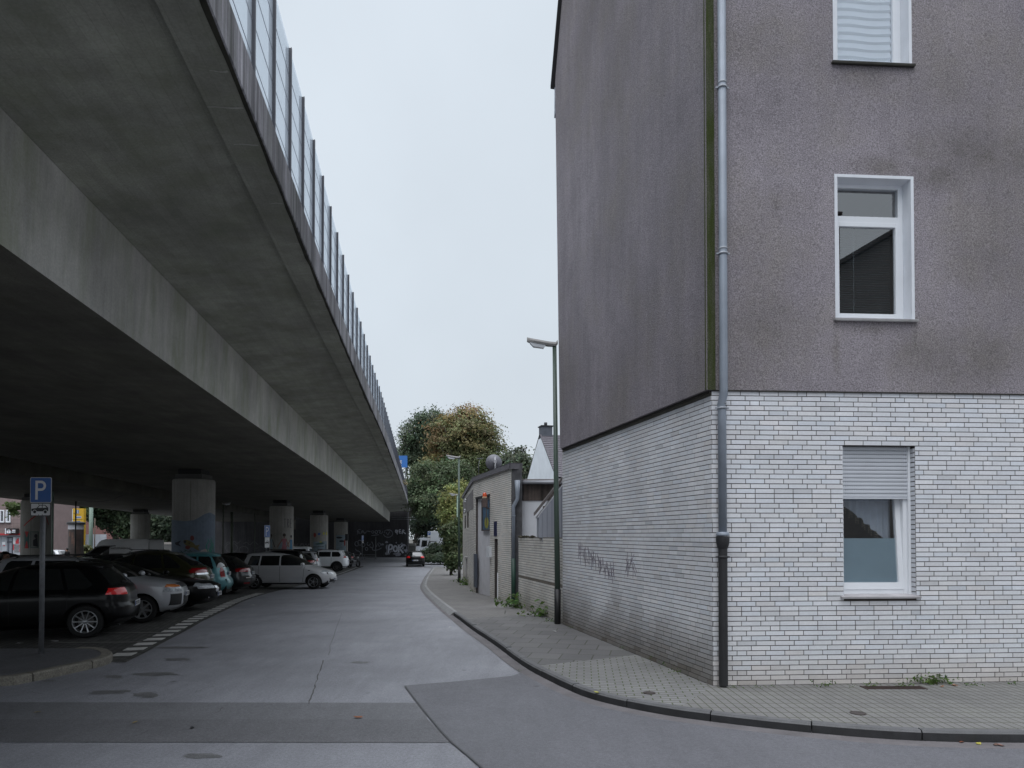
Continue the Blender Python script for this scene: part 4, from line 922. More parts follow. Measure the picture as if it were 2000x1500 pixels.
on_col(cb, r, 'arch_painting', [(ell(.1, HB(1070), .75, HB(1052) - HB(1070)), 0), (ell(.1, HB(1071), .62, HB(1056) - HB(1071)), 1)], [pm('black', (.03, .03, .035)), pm('dull_olive', (.12, .10, .05))])
# --- abutment wall with graffiti
YW = 91.6
wr = empty('abutment_wall', (0, 0, 0), 0, 'dark abutment wall covered in white graffiti at the far end of the viaduct', 'wall')
bm = B(); rbox(bm, (-44.5, YW, g(YW) - .3), (-14.0, YW + 1.2, EYE + 4.2)); obj('wall_face', bm, concrete('black_stained_concrete', (.045, .045, .048), .25, along=False), wr)
m_spray = M('pale_spray_paint', (.55, .57, .64), .7, .2, 2); m_spd = M('thin_spray_paint', (.19, .20, .23), .8, .3, 2); m_spb = M('black_spray_paint', (.012, .012, .014), .7)
MW = frame((0, YW - .004, 0), (1, 0, 0), (0, 0, 1))
wp = lambda u, v: (A(u, v, YW).x, A(u, v, YW).z)
rr = random.Random(21)
bm = B()   # white splash behind the big letters
def splat(cu, cv, ru, rv, n, seed):
    q = random.Random(seed); pts = []
    for i in range(n):
        a = 2 * math.pi * i / n; k = q.uniform(.55, 1.15); pts.append(wp(cu + ru * k * math.cos(a), cv + rv * k * math.sin(a)))
    poly(bm, [MW @ Vector((x, z, .004)) for x, z in pts])
for i, (a, b, c, d) in enumerate([(761, 1071, 9, 9), (771, 1072, 9, 8), (783, 1069, 10, 9), (792, 1073, 5, 7), (758, 1080, 6, 5), (776, 1082, 8, 4), (755, 1059, 3, 2.5), (774, 1060, 2, 2), (785, 1061, 1.5, 1.5), (747, 1063, 3, 1.6)]): splat(a, b, c, d, 16, i)
obj('white_spray', bm, m_spd if False else M('grey_spray_fill', (.30, .31, .36), .8, .3, 2), wr, smooth='keep')
def strokes(nm, lines, wd, mat, z=.008):
    bm = B()
    for l in lines:
        pts = [Vector((*wp(*q), 0)) for q in l]
        if len(pts) > 3: pts = smoothline(pts, 2)
        ribbon(bm, [(q.x, q.y) for q in pts], wd, MW, z=z)
    return obj(nm, bm, mat, wr, smooth='keep')
P_ = [[(758.5, 1080), (759.5, 1064), (765, 1064), (767, 1068), (764, 1073), (760.5, 1073)]]
O_ = [[(771, 1066.5), (768, 1071), (769.5, 1076), (772.5, 1077.5), (775.5, 1075), (776, 1070), (773.5, 1066.5), (771, 1066.5)]]
K_ = [[(779, 1064.5), (778.5, 1079)], [(786, 1065), (780, 1072)], [(780.5, 1071), (787.5, 1080)]]
strokes('bold_letter_outline', P_ + O_ + K_, .42, m_spb, .007); strokes('bold_letter', P_ + O_ + K_, .23, m_spray, .010)
D_ = [[(773.5, 1034.5), (772, 1037.5), (773.5, 1041), (776, 1040), (777, 1036.5), (774.5, 1034.5), (776, 1044)], [(779.5, 1034.5), (783, 1034.5)], [(779.5, 1034.5), (780, 1041.5), (784, 1041)], [(780, 1038), (783, 1038)], [(785.5, 1043), (786, 1034.5), (790, 1036), (786.5, 1038.5), (792.5, 1042.5)]]
strokes('tag_letters', D_, .11, m_spray)
def loop(cu, cv, ru, rv, k=12, s=0, ext=1.0): return [(cu + ru * math.cos(s + 2 * math.pi * ext * i / k), cv + rv * math.sin(s + 2 * math.pi * ext * i / k)) for i in range(k + 1)]
strokes('thin_tags', [loop(703, 1038, 5, 4, ext=.8), [(698, 1044), (700, 1036), (704, 1045), (708, 1034), (712, 1043), (716, 1038)], [(716, 1037), (724, 1038)], loop(728, 1039, 2.2, 2.5), loop(735, 1039, 2.6, 3), [(739, 1036), (744, 1037), (740, 1041), (746, 1042), (748, 1037)], [(750, 1041), (753, 1035.5), (760, 1036)], loop(758, 1042, 9, 7.5, 16, -2.4, .85), [(754, 1040), (757.5, 1045), (761, 1038.5)], [(725, 1046), (740, 1044.5)], loop(697, 1062, 4, 4.5), loop(703, 1060, 4.5, 5), loop(709, 1064, 4, 4), loop(716, 1072, 2.5, 3), loop(720, 1062, 3, 3.5, ext=.7), [(694, 1072), (699, 1078), (697, 1074), (704, 1079)], [(726, 1058), (730, 1066), (726, 1074), (733, 1075), (741, 1073), (745, 1070)], [(739, 1060), (745, 1062), (742, 1065), (750, 1064)], [(735, 1068), (738, 1061), (741, 1068)], [(722, 1068), (727, 1070)]], .10, m_spd)
strokes('blurred_letters', [[(576, 1062), (576, 1074)], [(582, 1062), (577, 1068), (583, 1074)], loop(590, 1068, 4, 6), [(597, 1062), (600, 1067), (604, 1062)], [(600, 1067), (599, 1074)]], .22, M('faint_spray_paint', (.10, .10, .105), .8, .3, 2))
strokes('faint_tags', [[(440, 1063), (447, 1057), (452, 1065), (458, 1055), (463, 1063), (470, 1056)], loop(452, 1070, 12, 9), [(475, 1062), (482, 1058), (488, 1066), (496, 1056), (504, 1064)], loop(476, 1074, 9, 7), [(500, 1072), (510, 1066), (518, 1074)]], .10, M('fainter_spray_paint', (.075, .076, .08), .8, .3, 2))
strokes('pale_patch', [[(573, 1015), (573, 1034)]], .6, M('pale_wall_patch', (.13, .125, .11), .9, .3, 1), .003)

# ================================================================== STREET FURNITURE
m_lg = M('green_lamp_paint', (.055, .085, .065), .45, .12, 4, coat=.1)
m_lgl = M('pale_green_pole_paint', (.20, .27, .22), .5, .12, 4)
m_lk = M('black_pole_sleeve', (.012, .012, .013), .5, .1)
m_head = M('grey_lamp_housing', (.30, .29, .28), .55, .1, 5)
m_lens = M('clear_lamp_lens', (.55, .57, .6), .2, .05)
def lamp(loc, hgt, label, r0=.062, r1=.043, lean=0.0, head=1.0, sleeve=.75, yaw=0.0, mat=None, group='street lamps along the pavement', hm=None):
    root = empty('street_lamp', loc, yaw, label, 'street lamp', group); k = lean
    bm = B(); tube(bm, [(0, 0, sleeve - .02 if sleeve else -.1), (k * .4, 0, hgt * .45), (k, 0, hgt)], [r0, (r0 + r1) / 2, r1], 14)
    if sleeve: tube(bm, [(k * .14, 0, .82), (k * .14 + r0 + .003, 0, 1.04)], .001, 4)
    obj('pole', bm, mat or m_lg, root)
    if sleeve:
        bm = B(); tube(bm, [(0, 0, -.1), (0, 0, sleeve)], r0 + .008, 14); obj('pole_sleeve', bm, m_lk, root)
    bm = B(); s = head   # housing points to local -X and tips slightly upward
    pr = [(.07, .02, .05), (.02, -.035, .07), (-.15, -.02, .085), (-.42, .03, .085), (-.56, .06, .07), (-.60, .075, .04)]
    rows = []
    for (x, z, wy) in pr: rows.append([bm.verts.new((k + x * s, y * s, hgt + (z + dz) * s)) for y, dz in ((-wy * .8, 0), (-wy, .04), (-wy * .7, .085), (wy * .7, .085), (wy, .04), (wy * .8, 0))])
    for a, b in zip(rows, rows[1:]):
        for j in range(6): bm.faces.new((a[j], a[(j + 1) % 6], b[(j + 1) % 6], b[j]))
    bm.faces.new(rows[0]); bm.faces.new(rows[-1][::-1]); obj('lamp_housing', bm, hm or m_head, root, 35)
    bm = B(); rows = []
    for (x, z, wy) in ((-.20, -.02, .06), (-.24, -.075, .055), (-.46, -.045, .055), (-.54, .04, .05)): rows.append([bm.verts.new((k + x * s, y * s, hgt + z * s)) for y in (-wy * s, wy * s)] + [bm.verts.new((k + x * s, wy * s, hgt + .05 * s)), bm.verts.new((k + x * s, -wy * s, hgt + .05 * s))])
    for a, b in zip(rows, rows[1:]):
        for j in range(4): bm.faces.new((a[j], a[(j + 1) % 4], b[(j + 1) % 4], b[j]))
    bm.faces.new(rows[0]); bm.faces.new(rows[-1][::-1]); obj('lamp_lens', bm, m_lens, root)
    return root
lamp((.985, 14.78, g(14.78)), 6.05, 'green street lamp standing at the corner of the grey house', .062, .045, -.06)
pb = A(897, 1136, 32.6); lamp((pb.x, 32.6, g(32.6)), 5.95, 'green street lamp in front of the brick garage', .062, .045, -.03, yaw=-.1)
pb = A(893, 1100, 52.5); lamp((pb.x, 52.5, g(52.5)), 5.75, 'far street lamp in front of the yellow green tree', .06, .045, 0, mat=m_lgl, sleeve=0)
dk = M('dark_pole_paint', (.03, .034, .03), .6)
lamp((A(103, 1000, 38).x, 38, g(38)), 5.6 + .0, 'dark lamp head on a pale green pole just behind the parking sign', .06, .05, 0, 1.1, 0, mat=m_lgl, group='lamps under the viaduct', hm=M('black_lamp_housing', (.02, .02, .02), .6))
lamp((A(148, 1000, 47).x, 47, g(47)), ZS(47) - EYE + 0 + (EYE + 67 / F * 47 - g(47)) - (ZS(47) - EYE), 'thin dark lamp post in front of the advertising column', .05, .045, 0, .8, 0, yaw=R(180), mat=dk, group='lamps under the viaduct', hm=dk)
lamp((A(436, 1000, 44).x, 44, g(44)), EYE + 60 / F * 44 - g(44), 'thin green lamp post right of the first painted column', .045, .04, 0, .8, 0, yaw=R(180), mat=M('dull_green_paint', (.07, .085, .06), .6), group='lamps under the viaduct')
def pole(u, D, v_top, r, mat, label, name='pole'):
    P = A(u, 1000, D); z0 = g(D) - .1; bm = B(); tube(bm, [(0, 0, 0), (0, 0, A(u, v_top, D).z - z0)], r, 12); lathe(bm, [(r + .04, 0), (r + .04, .05), (r, .09)], 12); o = obj(name, bm, mat, None); o.location = (P.x, D, z0)
    return tag(o, label, 'pole')
pole(178, 66, 968, .17, m_lgl, 'thick pale green pole in front of the white hoarding', 'tram_pole')
pole(185.5, 68, 1012, .05, M('rusty_pole_paint', (.12, .09, .07), .8), 'thin brownish pole beside the thick pale green pole')
pole(453, 52, 1000, .10, M('dull_green_paint', (.07, .085, .06), .6), 'dull green pole under the viaduct right of the thin green lamp')
pole(498, 60, 1002, .04, M('dull_green_paint', (.07, .085, .06), .6), 'slim pole under the viaduct left of the blue edge-on sign')
# parking sign
m_blue = M('sign_blue', (.012, .085, .30), .4, .06, 6); m_sw = M('sign_white', (.62, .62, .62), .45, .06, 6); m_sb = M('sign_black', (.015, .015, .016), .5); m_galv = M('galvanised_steel', (.16, .165, .175), .5, .2, 12, metal=.3)
def rrect(w_, h_, r, n=5):
    p = []
    for cx, cy, a0 in ((w_ / 2 - r, h_ / 2 - r, 0), (-w_ / 2 + r, h_ / 2 - r, 90), (-w_ / 2 + r, -h_ / 2 + r, 180), (w_ / 2 - r, -h_ / 2 + r, 270)):
        for i in range(n + 1): a = R(a0 + 90 * i / n); p.append((cx + r * math.cos(a), cy + r * math.sin(a)))
    return p
def plate(bm, M4, w_, h_, r, z0, th, mi): slab(bm, [M4 @ Vector((x, y, z0)) for x, y in rrect(w_, h_, r)], (M4.to_3x3() @ Vector((0, 0, th))), mi)
def p_sign(loc, base, H, s, yaw, label, w1=.343, h1=.405, w2=.322, h2=.205, post=None):
    root = empty('parking_sign', (loc[0], loc[1], base), yaw, label, 'road sign')
    bm = B(); tube(bm, [(0, 0, -.1), (0, 0, H)], .037 * s, 14); obj('post', bm, post or m_galv, root)
    M4 = Matrix.Translation((0, -.055, H - h1 / 2 - .0)) @ Matrix.Rotation(R(90), 4, 'X'); bm = B()
    plate(bm, M4, w1, h1, .02, -.003, .003, 1); plate(bm, M4, w1 - .016, h1 - .016, .016, 0, .0015, 0)
    # letter P drawn as a bold stroke with a round bowl
    bowl = [(-.07, .13), (.0, .13)] + [(.0 + .062 * math.sin(a), .068 + .062 * math.cos(a)) for a in [math.pi * i / 10 for i in range(11)]] + [(-.07, .006)]
    ribbon(bm, [(x * w1 / .343 + .004, y * h1 / .405) for x, y in bowl], .040, M4, 1, z=.003); ribbon(bm, [(-.066 * w1 / .343, .15 * h1 / .405), (-.066 * w1 / .343, -.155 * h1 / .405)], .040, M4, 1, z=.0032)
    for y in (-.5, .5): box(bm, M4 @ Vector((0, y * (h1 - .1), -.012)), (.06, .02, .02), None, 1)
    obj('blue_panel', bm, [m_blue, m_sw], root)
    M4 = Matrix.Translation((0, -.055, H - h1 - h2 / 2 - .008)) @ Matrix.Rotation(R(90), 4, 'X'); bm = B()
    plate(bm, M4, w2, h2, .018, -.003, .003, 1); plate(bm, M4, w2 - .018, h2 - .018, .014, 0, .0015, 0)
    k = w2 / .322; car = [(-.145, -.02), (-.145, .012), (-.06, .025), (-.018, .075), (.075, .075), (.125, .028), (.125, -.02), (.10, -.03), (-.13, -.03)]
    poly(bm, [M4 @ Vector((x * k, y * k, .003)) for x, y in car], 1)
    for wnd in ([(-.042, .027), (-.010, .064), (.022, .064), (.022, .027)], [(.034, .027), (.034, .064), (.07, .064), (.098, .03)]): poly(bm, [M4 @ Vector((x * k, y * k, .0035)) for x, y in wnd], 0)
    for x in (-.092, .078):
        poly(bm, [M4 @ Vector((q[0] * k, q[1] * k, .0038)) for q in ell(x, -.035, .032, .032)], 0); poly(bm, [M4 @ Vector((q[0] * k, q[1] * k, .0042)) for q in ell(x, -.037, .025, .025)], 1)
    for x in (-.03, .03):
        for y in (-.085, .085): poly(bm, [M4 @ Vector((q[0] * k, q[1] * k, .003)) for q in ell(x, y, .006, .009, 8)], 1)
    obj('white_panel', bm, [m_sw, m_sb], root)
    return root
sb = G(80.5, 1278, .0); p_sign(sb, .0, A(81, 933, sb.y).z, 1, 0, 'blue parking sign with white car plate on a grey post at the front island')
q = A(520, 1080, 40); p_sign((q.x, 40, 0), g(40) - .1, A(520, 1026, 40).z - g(40) + .1, 1, R(78), 'parking sign turned edge-on, behind the silver hatchback', .6, .7, .5, .6)
q = A(707.5, 1080, 82); p_sign((q.x, 82, 0), g(82) - .1, A(707, 1046, 82).z - g(82) + .1, 1, R(80), 'small far parking sign edge-on before the graffiti wall', .6, .6, .5, .3)
q = A(838, 1090, 76); p_sign((q.x, 76, 0), g(76) - .1, A(838, 1038, 76).z - g(76) + .1, 1, 0, 'parking sign in front of the white box truck', .36 * 1, .40, .34, .52)
# dark box on a post near the far column
D_ = 70; q = A(677, 1080, D_); root = empty('ticket_sign', (q.x, D_, g(D_) - .1), 0, 'tall dark box sign on a thin post beside the farthest column', 'sign')
bm = B(); tube(bm, [(0, 0, 0), (0, 0, A(677, 1056, D_).z - g(D_) + .1)], .04, 10); obj('post', bm, m_galv, root)
bm = B(); za, zb_ = A(677, 1056, D_).z - g(D_) + .1, A(677, 1043, D_).z - g(D_) + .1; box(bm, (0, 0, (za + zb_) / 2), (.28, .2, zb_ - za), None, 0, .02); obj('sign_box', bm, m_iron, root)
# railing before the abutment wall
D_ = 84; root = empty('railing', (0, D_, g(D_) - .1), 0, 'low metal railing in front of the graffiti wall', 'railing'); x0, x1 = A(690, 1080, D_).x, A(735, 1080, D_).x; zz = lambda v: A(700, v, D_).z - g(D_) + .1
bm = B(); tube(bm, [(x0, 0, zz(1083.5)), (x1, 0, zz(1083.5))], .03, 8); obj('top_rail', bm, m_galv, root); bm = B(); tube(bm, [(x0, 0, zz(1087)), (x1, 0, zz(1087))], .03, 8); obj('lower_rail', bm, m_galv, root)
for u in (690, 712, 734): bm = B(); tube(bm, [(A(u, 1080, D_).x, 0, 0), (A(u, 1080, D_).x, 0, zz(1083))], .03, 8); obj('post', bm, m_galv, root)
pole(734, 85, 1048, .05, m_galv, 'thin grey post in front of the graffiti wall')
# overhead wires beside the abutment
for k, (va, vb) in enumerate(((1010.5, 1009.5), (1014, 1013.5))):
    bm = B(); a, b = A(765, va, 86), A(856, vb, 90); tube(bm, [a, (a + b) / 2 - Z * .05, b, b + (b - a) * 1.5], .03, 6); tag(obj('overhead_wire', bm, M('wire', (.16, .17, .18), .5)), 'overhead wire crossing in front of the dark trees beside the wall', 'wire', 'pair of wires by the abutment')
# ================================================================== GARDEN WALL, GARAGE AND HOUSES BEHIND
m_bark = M('bark', (.06, .05, .04), .9, .25, 6, .6, 30)
gw = empty('garden_wall', (0, 0, 0), 0, 'low clinker garden wall with mossy coping between the grey house and the garage', 'wall')
W0 = CN + ES * (LS + .01) - NS * .05; WLn = 4.05; W1_ = W0 + ES * WLn
zb_w = lambda u: g(W1_.y - ES.y * u) - .02
def dirt_wall(u, z, r):
    n = mnoise.noise(Vector((u * 1.5, z * 1.5, 9))); q = max(0, 1 - (z + .1) / (.6 + .2 * n)) * .4; k = .84 - .12 * n
    if abs(z - .80) < .035: return (.22, .2, .17)
    return (k - q * .97, k - q, k - q * 1.04)
brick_wall('brick_face', W1_, -ES, NS, WLn, -.12, 1.84, [], [m_clinkg, m_mort], gw, tdark=dirt_wall)
bm = B(); a, b = W0 - NS * .01, W1_ - NS * .01
slab(bm, [a + NS * .004 + Z * 1.84, b + NS * .004 + Z * 1.84, b - NS * .24 + Z * 1.84, a - NS * .24 + Z * 1.84], Z * .02); slab(bm, [a - NS * .24 - Z * .3, b - NS * .24 - Z * .3, b - NS * .24 + Z * 1.84, a - NS * .24 + Z * 1.84], NS * .2)
slab(bm, [b + NS * .0 - Z * .3, b - NS * .04 - Z * .3, b - NS * .04 + Z * 1.84, b + Z * 1.84], ES * .02); obj('coping', bm, M('mossy_coping', (.16, .15, .13), .9, .3, 6, .3, 40), gw)
bm = B(); rr = random.Random(8); c0 = W1_ - ES * 1.5
for k in range(60):
    t = rr.random(); p = W1_ - ES * (1.55 * t) + NS * rr.uniform(-.1, .04) + Z * (1.865 + rr.uniform(-.01, .02)); bmesh.ops.create_icosphere(bm, subdivisions=1, radius=rr.uniform(.015, .05), matrix=Matrix.Translation(p) @ Matrix.Diagonal((1, 1, .6, 1)))
obj('moss', bm, M('dark_moss', (.035, .032, .018), .95, .4, 12), gw)

# --- garage
K1 = Vector((-.02, 20.15, 0)); K2 = Vector((-1.40, 25.1, 0)); K3 = Vector((-2.66, 37.0, 0))
dA = (K2 - K1).normalized(); nA = Vector((-dA.y, dA.x, 0)); dB = (K3 - K2).normalized(); nB = Vector((-dB.y, dB.x, 0)); LA, LB = (K2 - K1).length, (K3 - K2).length
ga = empty('garage', (0, 0, 0), 0, 'flat roofed cream brick garage with warning lamp and tall door on the pavement bend', 'garage')
ZP = EYE + 2.12
def onA(u, v):
    p = PL(u, v, K1, nA); return (p - K1).dot(dA), p.z
def dirt_g(u, z, r):
    n = mnoise.noise(Vector((u * .9, z * 1.3, 5))); k = .95 - .13 * n; q = max(0, 1 - (z + .25) / (.5 + .3 * n)) * .3
    return (k - q * .9, k - q, k - q * 1.1)
h0, ztop = onA(957, 969); h1, _ = onA(929.5, 1050); _, zbot = onA(945, 1168)
doorh = (h0, h1, zbot, ztop)
n0, nzt = onA(972.5, 1052); n1, _ = onA(966, 1100); nich = (n0, n1, onA(970, 1176)[1], nzt)
flip = lambda L, h: (L - h[1], L - h[0], h[2], h[3])
brick_wall('brick_wall', K2, -dA, nA, LA, -.33, ZP, [flip(LA, doorh), flip(LA, nich)], [m_clinkg, m_mort], ga, rev=.10, tdark=lambda u, z, r: dirt_g(u, z, r), pattern=lambda u, r: r in (52, 53, 54, 55, 56, 60, 61, 62))
def onB(u, v):
    p = PL(u, v, K2, nB); return (p - K2).dot(dB), p.z
wb1 = onB(917, 1000); slots = []
for (ua, ub, va, vb) in ((912.5, 915.5, 1000, 1030), (907.5, 910, 1008, 1032)):
    a, _ = onB(ub, va); b, _ = onB(ua, va); slots.append((a, b, onB(ua, vb)[1], onB(ua, va)[1]))
brick_wall('brick_wall_bend', K3, -dB, nB, LB, -.5, ZP - .05, [flip(LB, s) for s in slots], [m_clinkg, m_mort], ga, rev=.12, tdark=lambda u, z, r: dirt_g(u + 3, z, r))
# near end wall: parapet stub of roofing felt, then a plain body behind it
EX = Vector((1, .03, 0)).normalized()
bm = B(); slab(bm, [K1 + EX * .005 - Z * .35, K1 + EX * .32 - Z * .35, K1 + EX * .32 + Z * (ZP - .02), K1 + EX * .005 + Z * (ZP - .02)], Vector((0, .25, 0))); obj('parapet_end', bm, M('grey_roofing_felt', (.085, .085, .09), .9, .35, 5, .4, 40), ga)
bm = B(); back = K1 + EX * 6
slab(bm, [K1 - nA * .26 + dA * .4 - Z * .6, K2 - nA * .26 - Z * .6, K3 - nB * .2 - Z * .6, K3 + Vector((7, 0, -.6)), K1 + Vector((7, .9, -.6)), K1 + Vector((.35, .9, -.6))], Z * (3.48 + .6)); obj('wall_core', bm, m_dark, ga)
bm = B(); fa = ((K1 - dA * .06, K2), (K2, K3))
for (a, b), n_ in zip(fa, (nA, nB)):
    o_ = n_ * .07; slab(bm, [a + o_ + Z * (ZP - .02), b + o_ + Z * (ZP - .02), b - n_ * .30 + Z * (ZP - .02), a - n_ * .30 + Z * (ZP - .02)], Z * .02); slab(bm, [a + o_ + Z * (ZP - .16), b + o_ + Z * (ZP - .16), b + o_ + Z * (ZP + .005), a + o_ + Z * (ZP + .005)], -n_ * .025)
slab(bm, [K1 - dA * .06 + nA * .07 + Z * (ZP - .17), K1 - dA * .06 - nA * .33 + Z * (ZP - .17), K1 - dA * .06 - nA * .33 + Z * (ZP + .01), K1 - dA * .06 + nA * .07 + Z * (ZP + .01)], dA * .03)
obj('parapet_cap', bm, M('grey_parapet_metal', (.155, .15, .165), .5, .12, 3, metal=.2), ga)
bm = B()
for s in slots: q = K2 + dB * ((s[0] + s[1]) / 2) - nB * .11; box(bm, q + Z * ((s[2] + s[3]) / 2), (.01, s[1] - s[0], s[3] - s[2]), Matrix((nB, dB, Z)).transposed())
obj('dark_slot', bm, m_dark, ga)
# dirty band above the bend
bm = B(); a0 = K2 + nB * .011; quad(bm, a0 + dB * .3 + Z * (ZP - 1.15), a0 + dB * (LB - .3) + Z * (ZP - 1.0), a0 + dB * (LB - .3) + Z * (ZP - .35), a0 + dB * .3 + Z * (ZP - .4)); obj('render_band', bm, M('stained_render', (.17, .16, .16), .9, .4, 3, streak=.3), ga)
# tall rendered door panel, with a framed blue picture hung in it
RA = Matrix((dA, -nA, Z)).transposed()
abox = lambda bm, u0, u1, z0, z1, d0, d1, mi=0, bev=.003: box(bm, K1 + dA * ((u0 + u1) / 2) - nA * ((d0 + d1) / 2) + Z * ((z0 + z1) / 2), (u1 - u0, d1 - d0, z1 - z0), RA, mi, bev)
bm = B(); abox(bm, h0, h1, zbot, ztop, .075, .12); obj('door_panel', bm, M('pale_render', (.55, .545, .57), .85, .1, 4, .15, 50), ga)
bm = B(); abox(bm, h0 - .05, h1 + .05, ztop - .005, ztop + .07, -.01, .2); obj('door_lintel', bm, m_iron, ga)
bm = B(); abox(bm, h0 + .1, h1, zbot - .12, zbot + .005, -.03, .2); obj('door_step', bm, M('door_step_stone', (.27, .24, .23), .8), ga)
p0, pz1 = onA(957, 968); p1, _ = onA(940, 1000); _, pz0 = onA(950, 1037)
pic = empty('framed_picture', (0, 0, 0), 0, 'tall arched blue picture in a dark frame hung above the pale garage door', 'picture')
bm = B(); abox(bm, p0 + .02, p1, pz0, pz0 + .05, .0, .073); abox(bm, p0 + .02, p0 + .07, pz0 + .05, pz1 - .1, .0, .073); abox(bm, p1 - .05, p1, pz0 + .05, pz1 - .1, .0, .073); obj('picture_frame', bm, M('dark_frame', (.06, .05, .05), .7, .3, 8), pic)
bm = B(); abox(bm, p0 + .05, p1 - .04, pz0 + .04, pz1 - .12, .04, .0735, 0); MPx = frame(K1 - nA * .038, -dA, Z); cu = -(p0 + p1) / 2; cz = (pz0 + pz1) / 2
for pts, mi, zz in ((ell(cu, cz + .05, .22, .5), 1, .0), (ell(cu, pz0 + .28, .30, .20), 2, .001), (ell(cu + .02, cz + .25, .08, .13), 3, .002), (ell(cu - .02, cz - .1, .07, .3), 3, .002)): poly(bm, [MPx @ Vector((x, z, zz)) for x, z in pts], mi)
obj('picture_canvas', bm, [M('picture_blue', (.045, .09, .15), .6, .4, 5), M('picture_teal', (.06, .13, .19), .6, .3, 8), M('picture_yellow', (.28, .27, .04), .6, .3, 9), M('picture_brown', (.10, .06, .05), .6, .3, 9)], pic)
# amber warning lamp on its metal box
q0, qz = onA(958, 1000); wl = empty('warning_lamp', (0, 0, 0), 0, 'orange beacon on a rusty metal box beside the garage door', 'beacon')
u_ = onA(957, 980)[0]; zc0, zc1 = onA(957, 991)[1], onA(957, 973)[1]; wpnt = K1 + dA * u_ + nA * .18
bm = B(); box(bm, wpnt + Z * ((zc0 + zc1) / 2), (.20, .16, zc1 - zc0), RA, 0, .01); tube(bm, [wpnt + Z * (zc0 + .02), wpnt - nA * .16 + Z * (zc0 - .05)], .025, 8); obj('metal_box', bm, M('rusty_grey_metal', (.12, .09, .085), .6, .45, 14, metal=.3), wl)
zt1 = onA(957, 962)[1]; bm = B(); hh = zt1 - zc1; lathe(bm, [(.075, 0), (.08, hh * .22), (.078, hh * .25)], 16, 1, c=wpnt + Z * zc1); lathe(bm, [(.078, hh * .25), (.07, hh * .6), (.055, hh * .9), (.03, hh), (.001, hh * 1.02)], 16, 0, c=wpnt + Z * zc1)
obj('beacon_dome', bm, [M('orange_beacon', (.55, .07, .015), .25, .1, 10, coat=.5), M('beacon_ring', (.6, .45, .3), .5)], wl)
# small signs, letter box, posts along the wall
def onwall(name, ua, ub, va, vb, d, mat, label, cat, th=.04):
    a, z1_ = onA(ub, va); b, _ = onA(ua, va); _, z0_ = onA(ua, vb); bm = B(); abox(bm, a, b, z0_, z1_, -th - d, -d); return tag(obj(name, bm, mat), label, cat)
onwall('blue_sign', 966, 971, 1018, 1047, .0, [m_navy := M('navy_enamel', (.012, .016, .06), .4, .2, 10)], 'narrow dark blue upright sign on the garage wall', 'sign', .03)
onwall('letter_box', 955.5, 960.5, 1068, 1088, .0, M('white_box_paint', (.6, .62, .65), .5, .05), 'white letter box on the right edge of the garage door', 'letter box', .10)
onwall('metal_sheet', 926.5, 932.5, 1082, 1146, .0, M('blue_grey_sheet', (.085, .10, .13), .5, .25, 5, metal=.2), 'blue grey metal sheet leaning left of the garage door', 'metal sheet', .03)
bm = B(); abox(bm, n0 + .02, n1 - .02, nich[2], nich[3], .07, .12); obj('niche_door', bm, M('weathered_boards', (.085, .075, .065), .85, .4, 6, streak=.5), ga)
bm = B(); abox(bm, n0 - .045, n0 - .01, nich[2], nich[2] + .95, -.03, .0); obj('white_conduit', bm, m_pvc, ga)
for (uu, vv, lab) in ((911.5, 976, 'upper small white wall lamp on the bend of the garage'), (910, 996, 'lower small white wall lamp on the bend of the garage')):
    p = PL(uu, vv, K2, nB); bm = B(); bmesh.ops.create_uvsphere(bm, u_segments=12, v_segments=8, radius=.05, matrix=Matrix.Translation(p + nB * .05)); lathe(bm, [(.05, -.10), (.05, -.06)], 10, c=p + nB * .06); tag(obj('wall_lamp', bm, m_pvc, None, 40), lab, 'lamp', 'wall lamps on the garage')
bm = B(); p = PL(913, 1089, K2, nB); box(bm, p + nB * .05, (.12, .5, .07), Matrix((nB, dB, Z)).transposed(), 0, .01); tube(bm, [p + nB * .05 - Z * .05, p + nB * .05 - Z * 1.6], .03, 8); obj('vent_pipe', bm, M('vent_metal', (.33, .32, .32), .6), ga)
# satellite dish and aerial on the flat roof
P = A(965, 903, 27.5); bm = B(); root = empty('satellite_dish', P, R(8), 'grey satellite dish standing on the garage roof', 'satellite dish')
pr = [(r_, .12 * (r_ / .27) ** 2 - .12) for r_ in (0.001, .08, .16, .24, .30, .33)]; lathe(bm, pr + [(.333, .06), (.31, .02), (.17, -.10), (.001, -.15)], 32, axis='Y', c=(0, .05, 0)); obj('reflector', bm, M('grey_dish', (.13, .13, .15), .5, .08, 4), root, 50)
bm = B(); tube(bm, [(.03, -.12, -.55), (.03, -.12, .22)], .028, 10); box(bm, (.03, -.1, .02), (.1, .1, .12)); obj('mast', bm, M('dish_mast', (.40, .40, .42), .5, metal=.2), root)
P = A(935, 905, 30.5); bm = B(); tube(bm, [P - Z * .8, P + Z * -.1, P + Vector((.04, 0, .22))], .012, 6); box(bm, P + Vector((.05, 0, .22)), (.26, .06, .03)); tag(obj('aerial', bm, m_galv), 'small thin aerial on the roof left of the satellite dish', 'aerial')
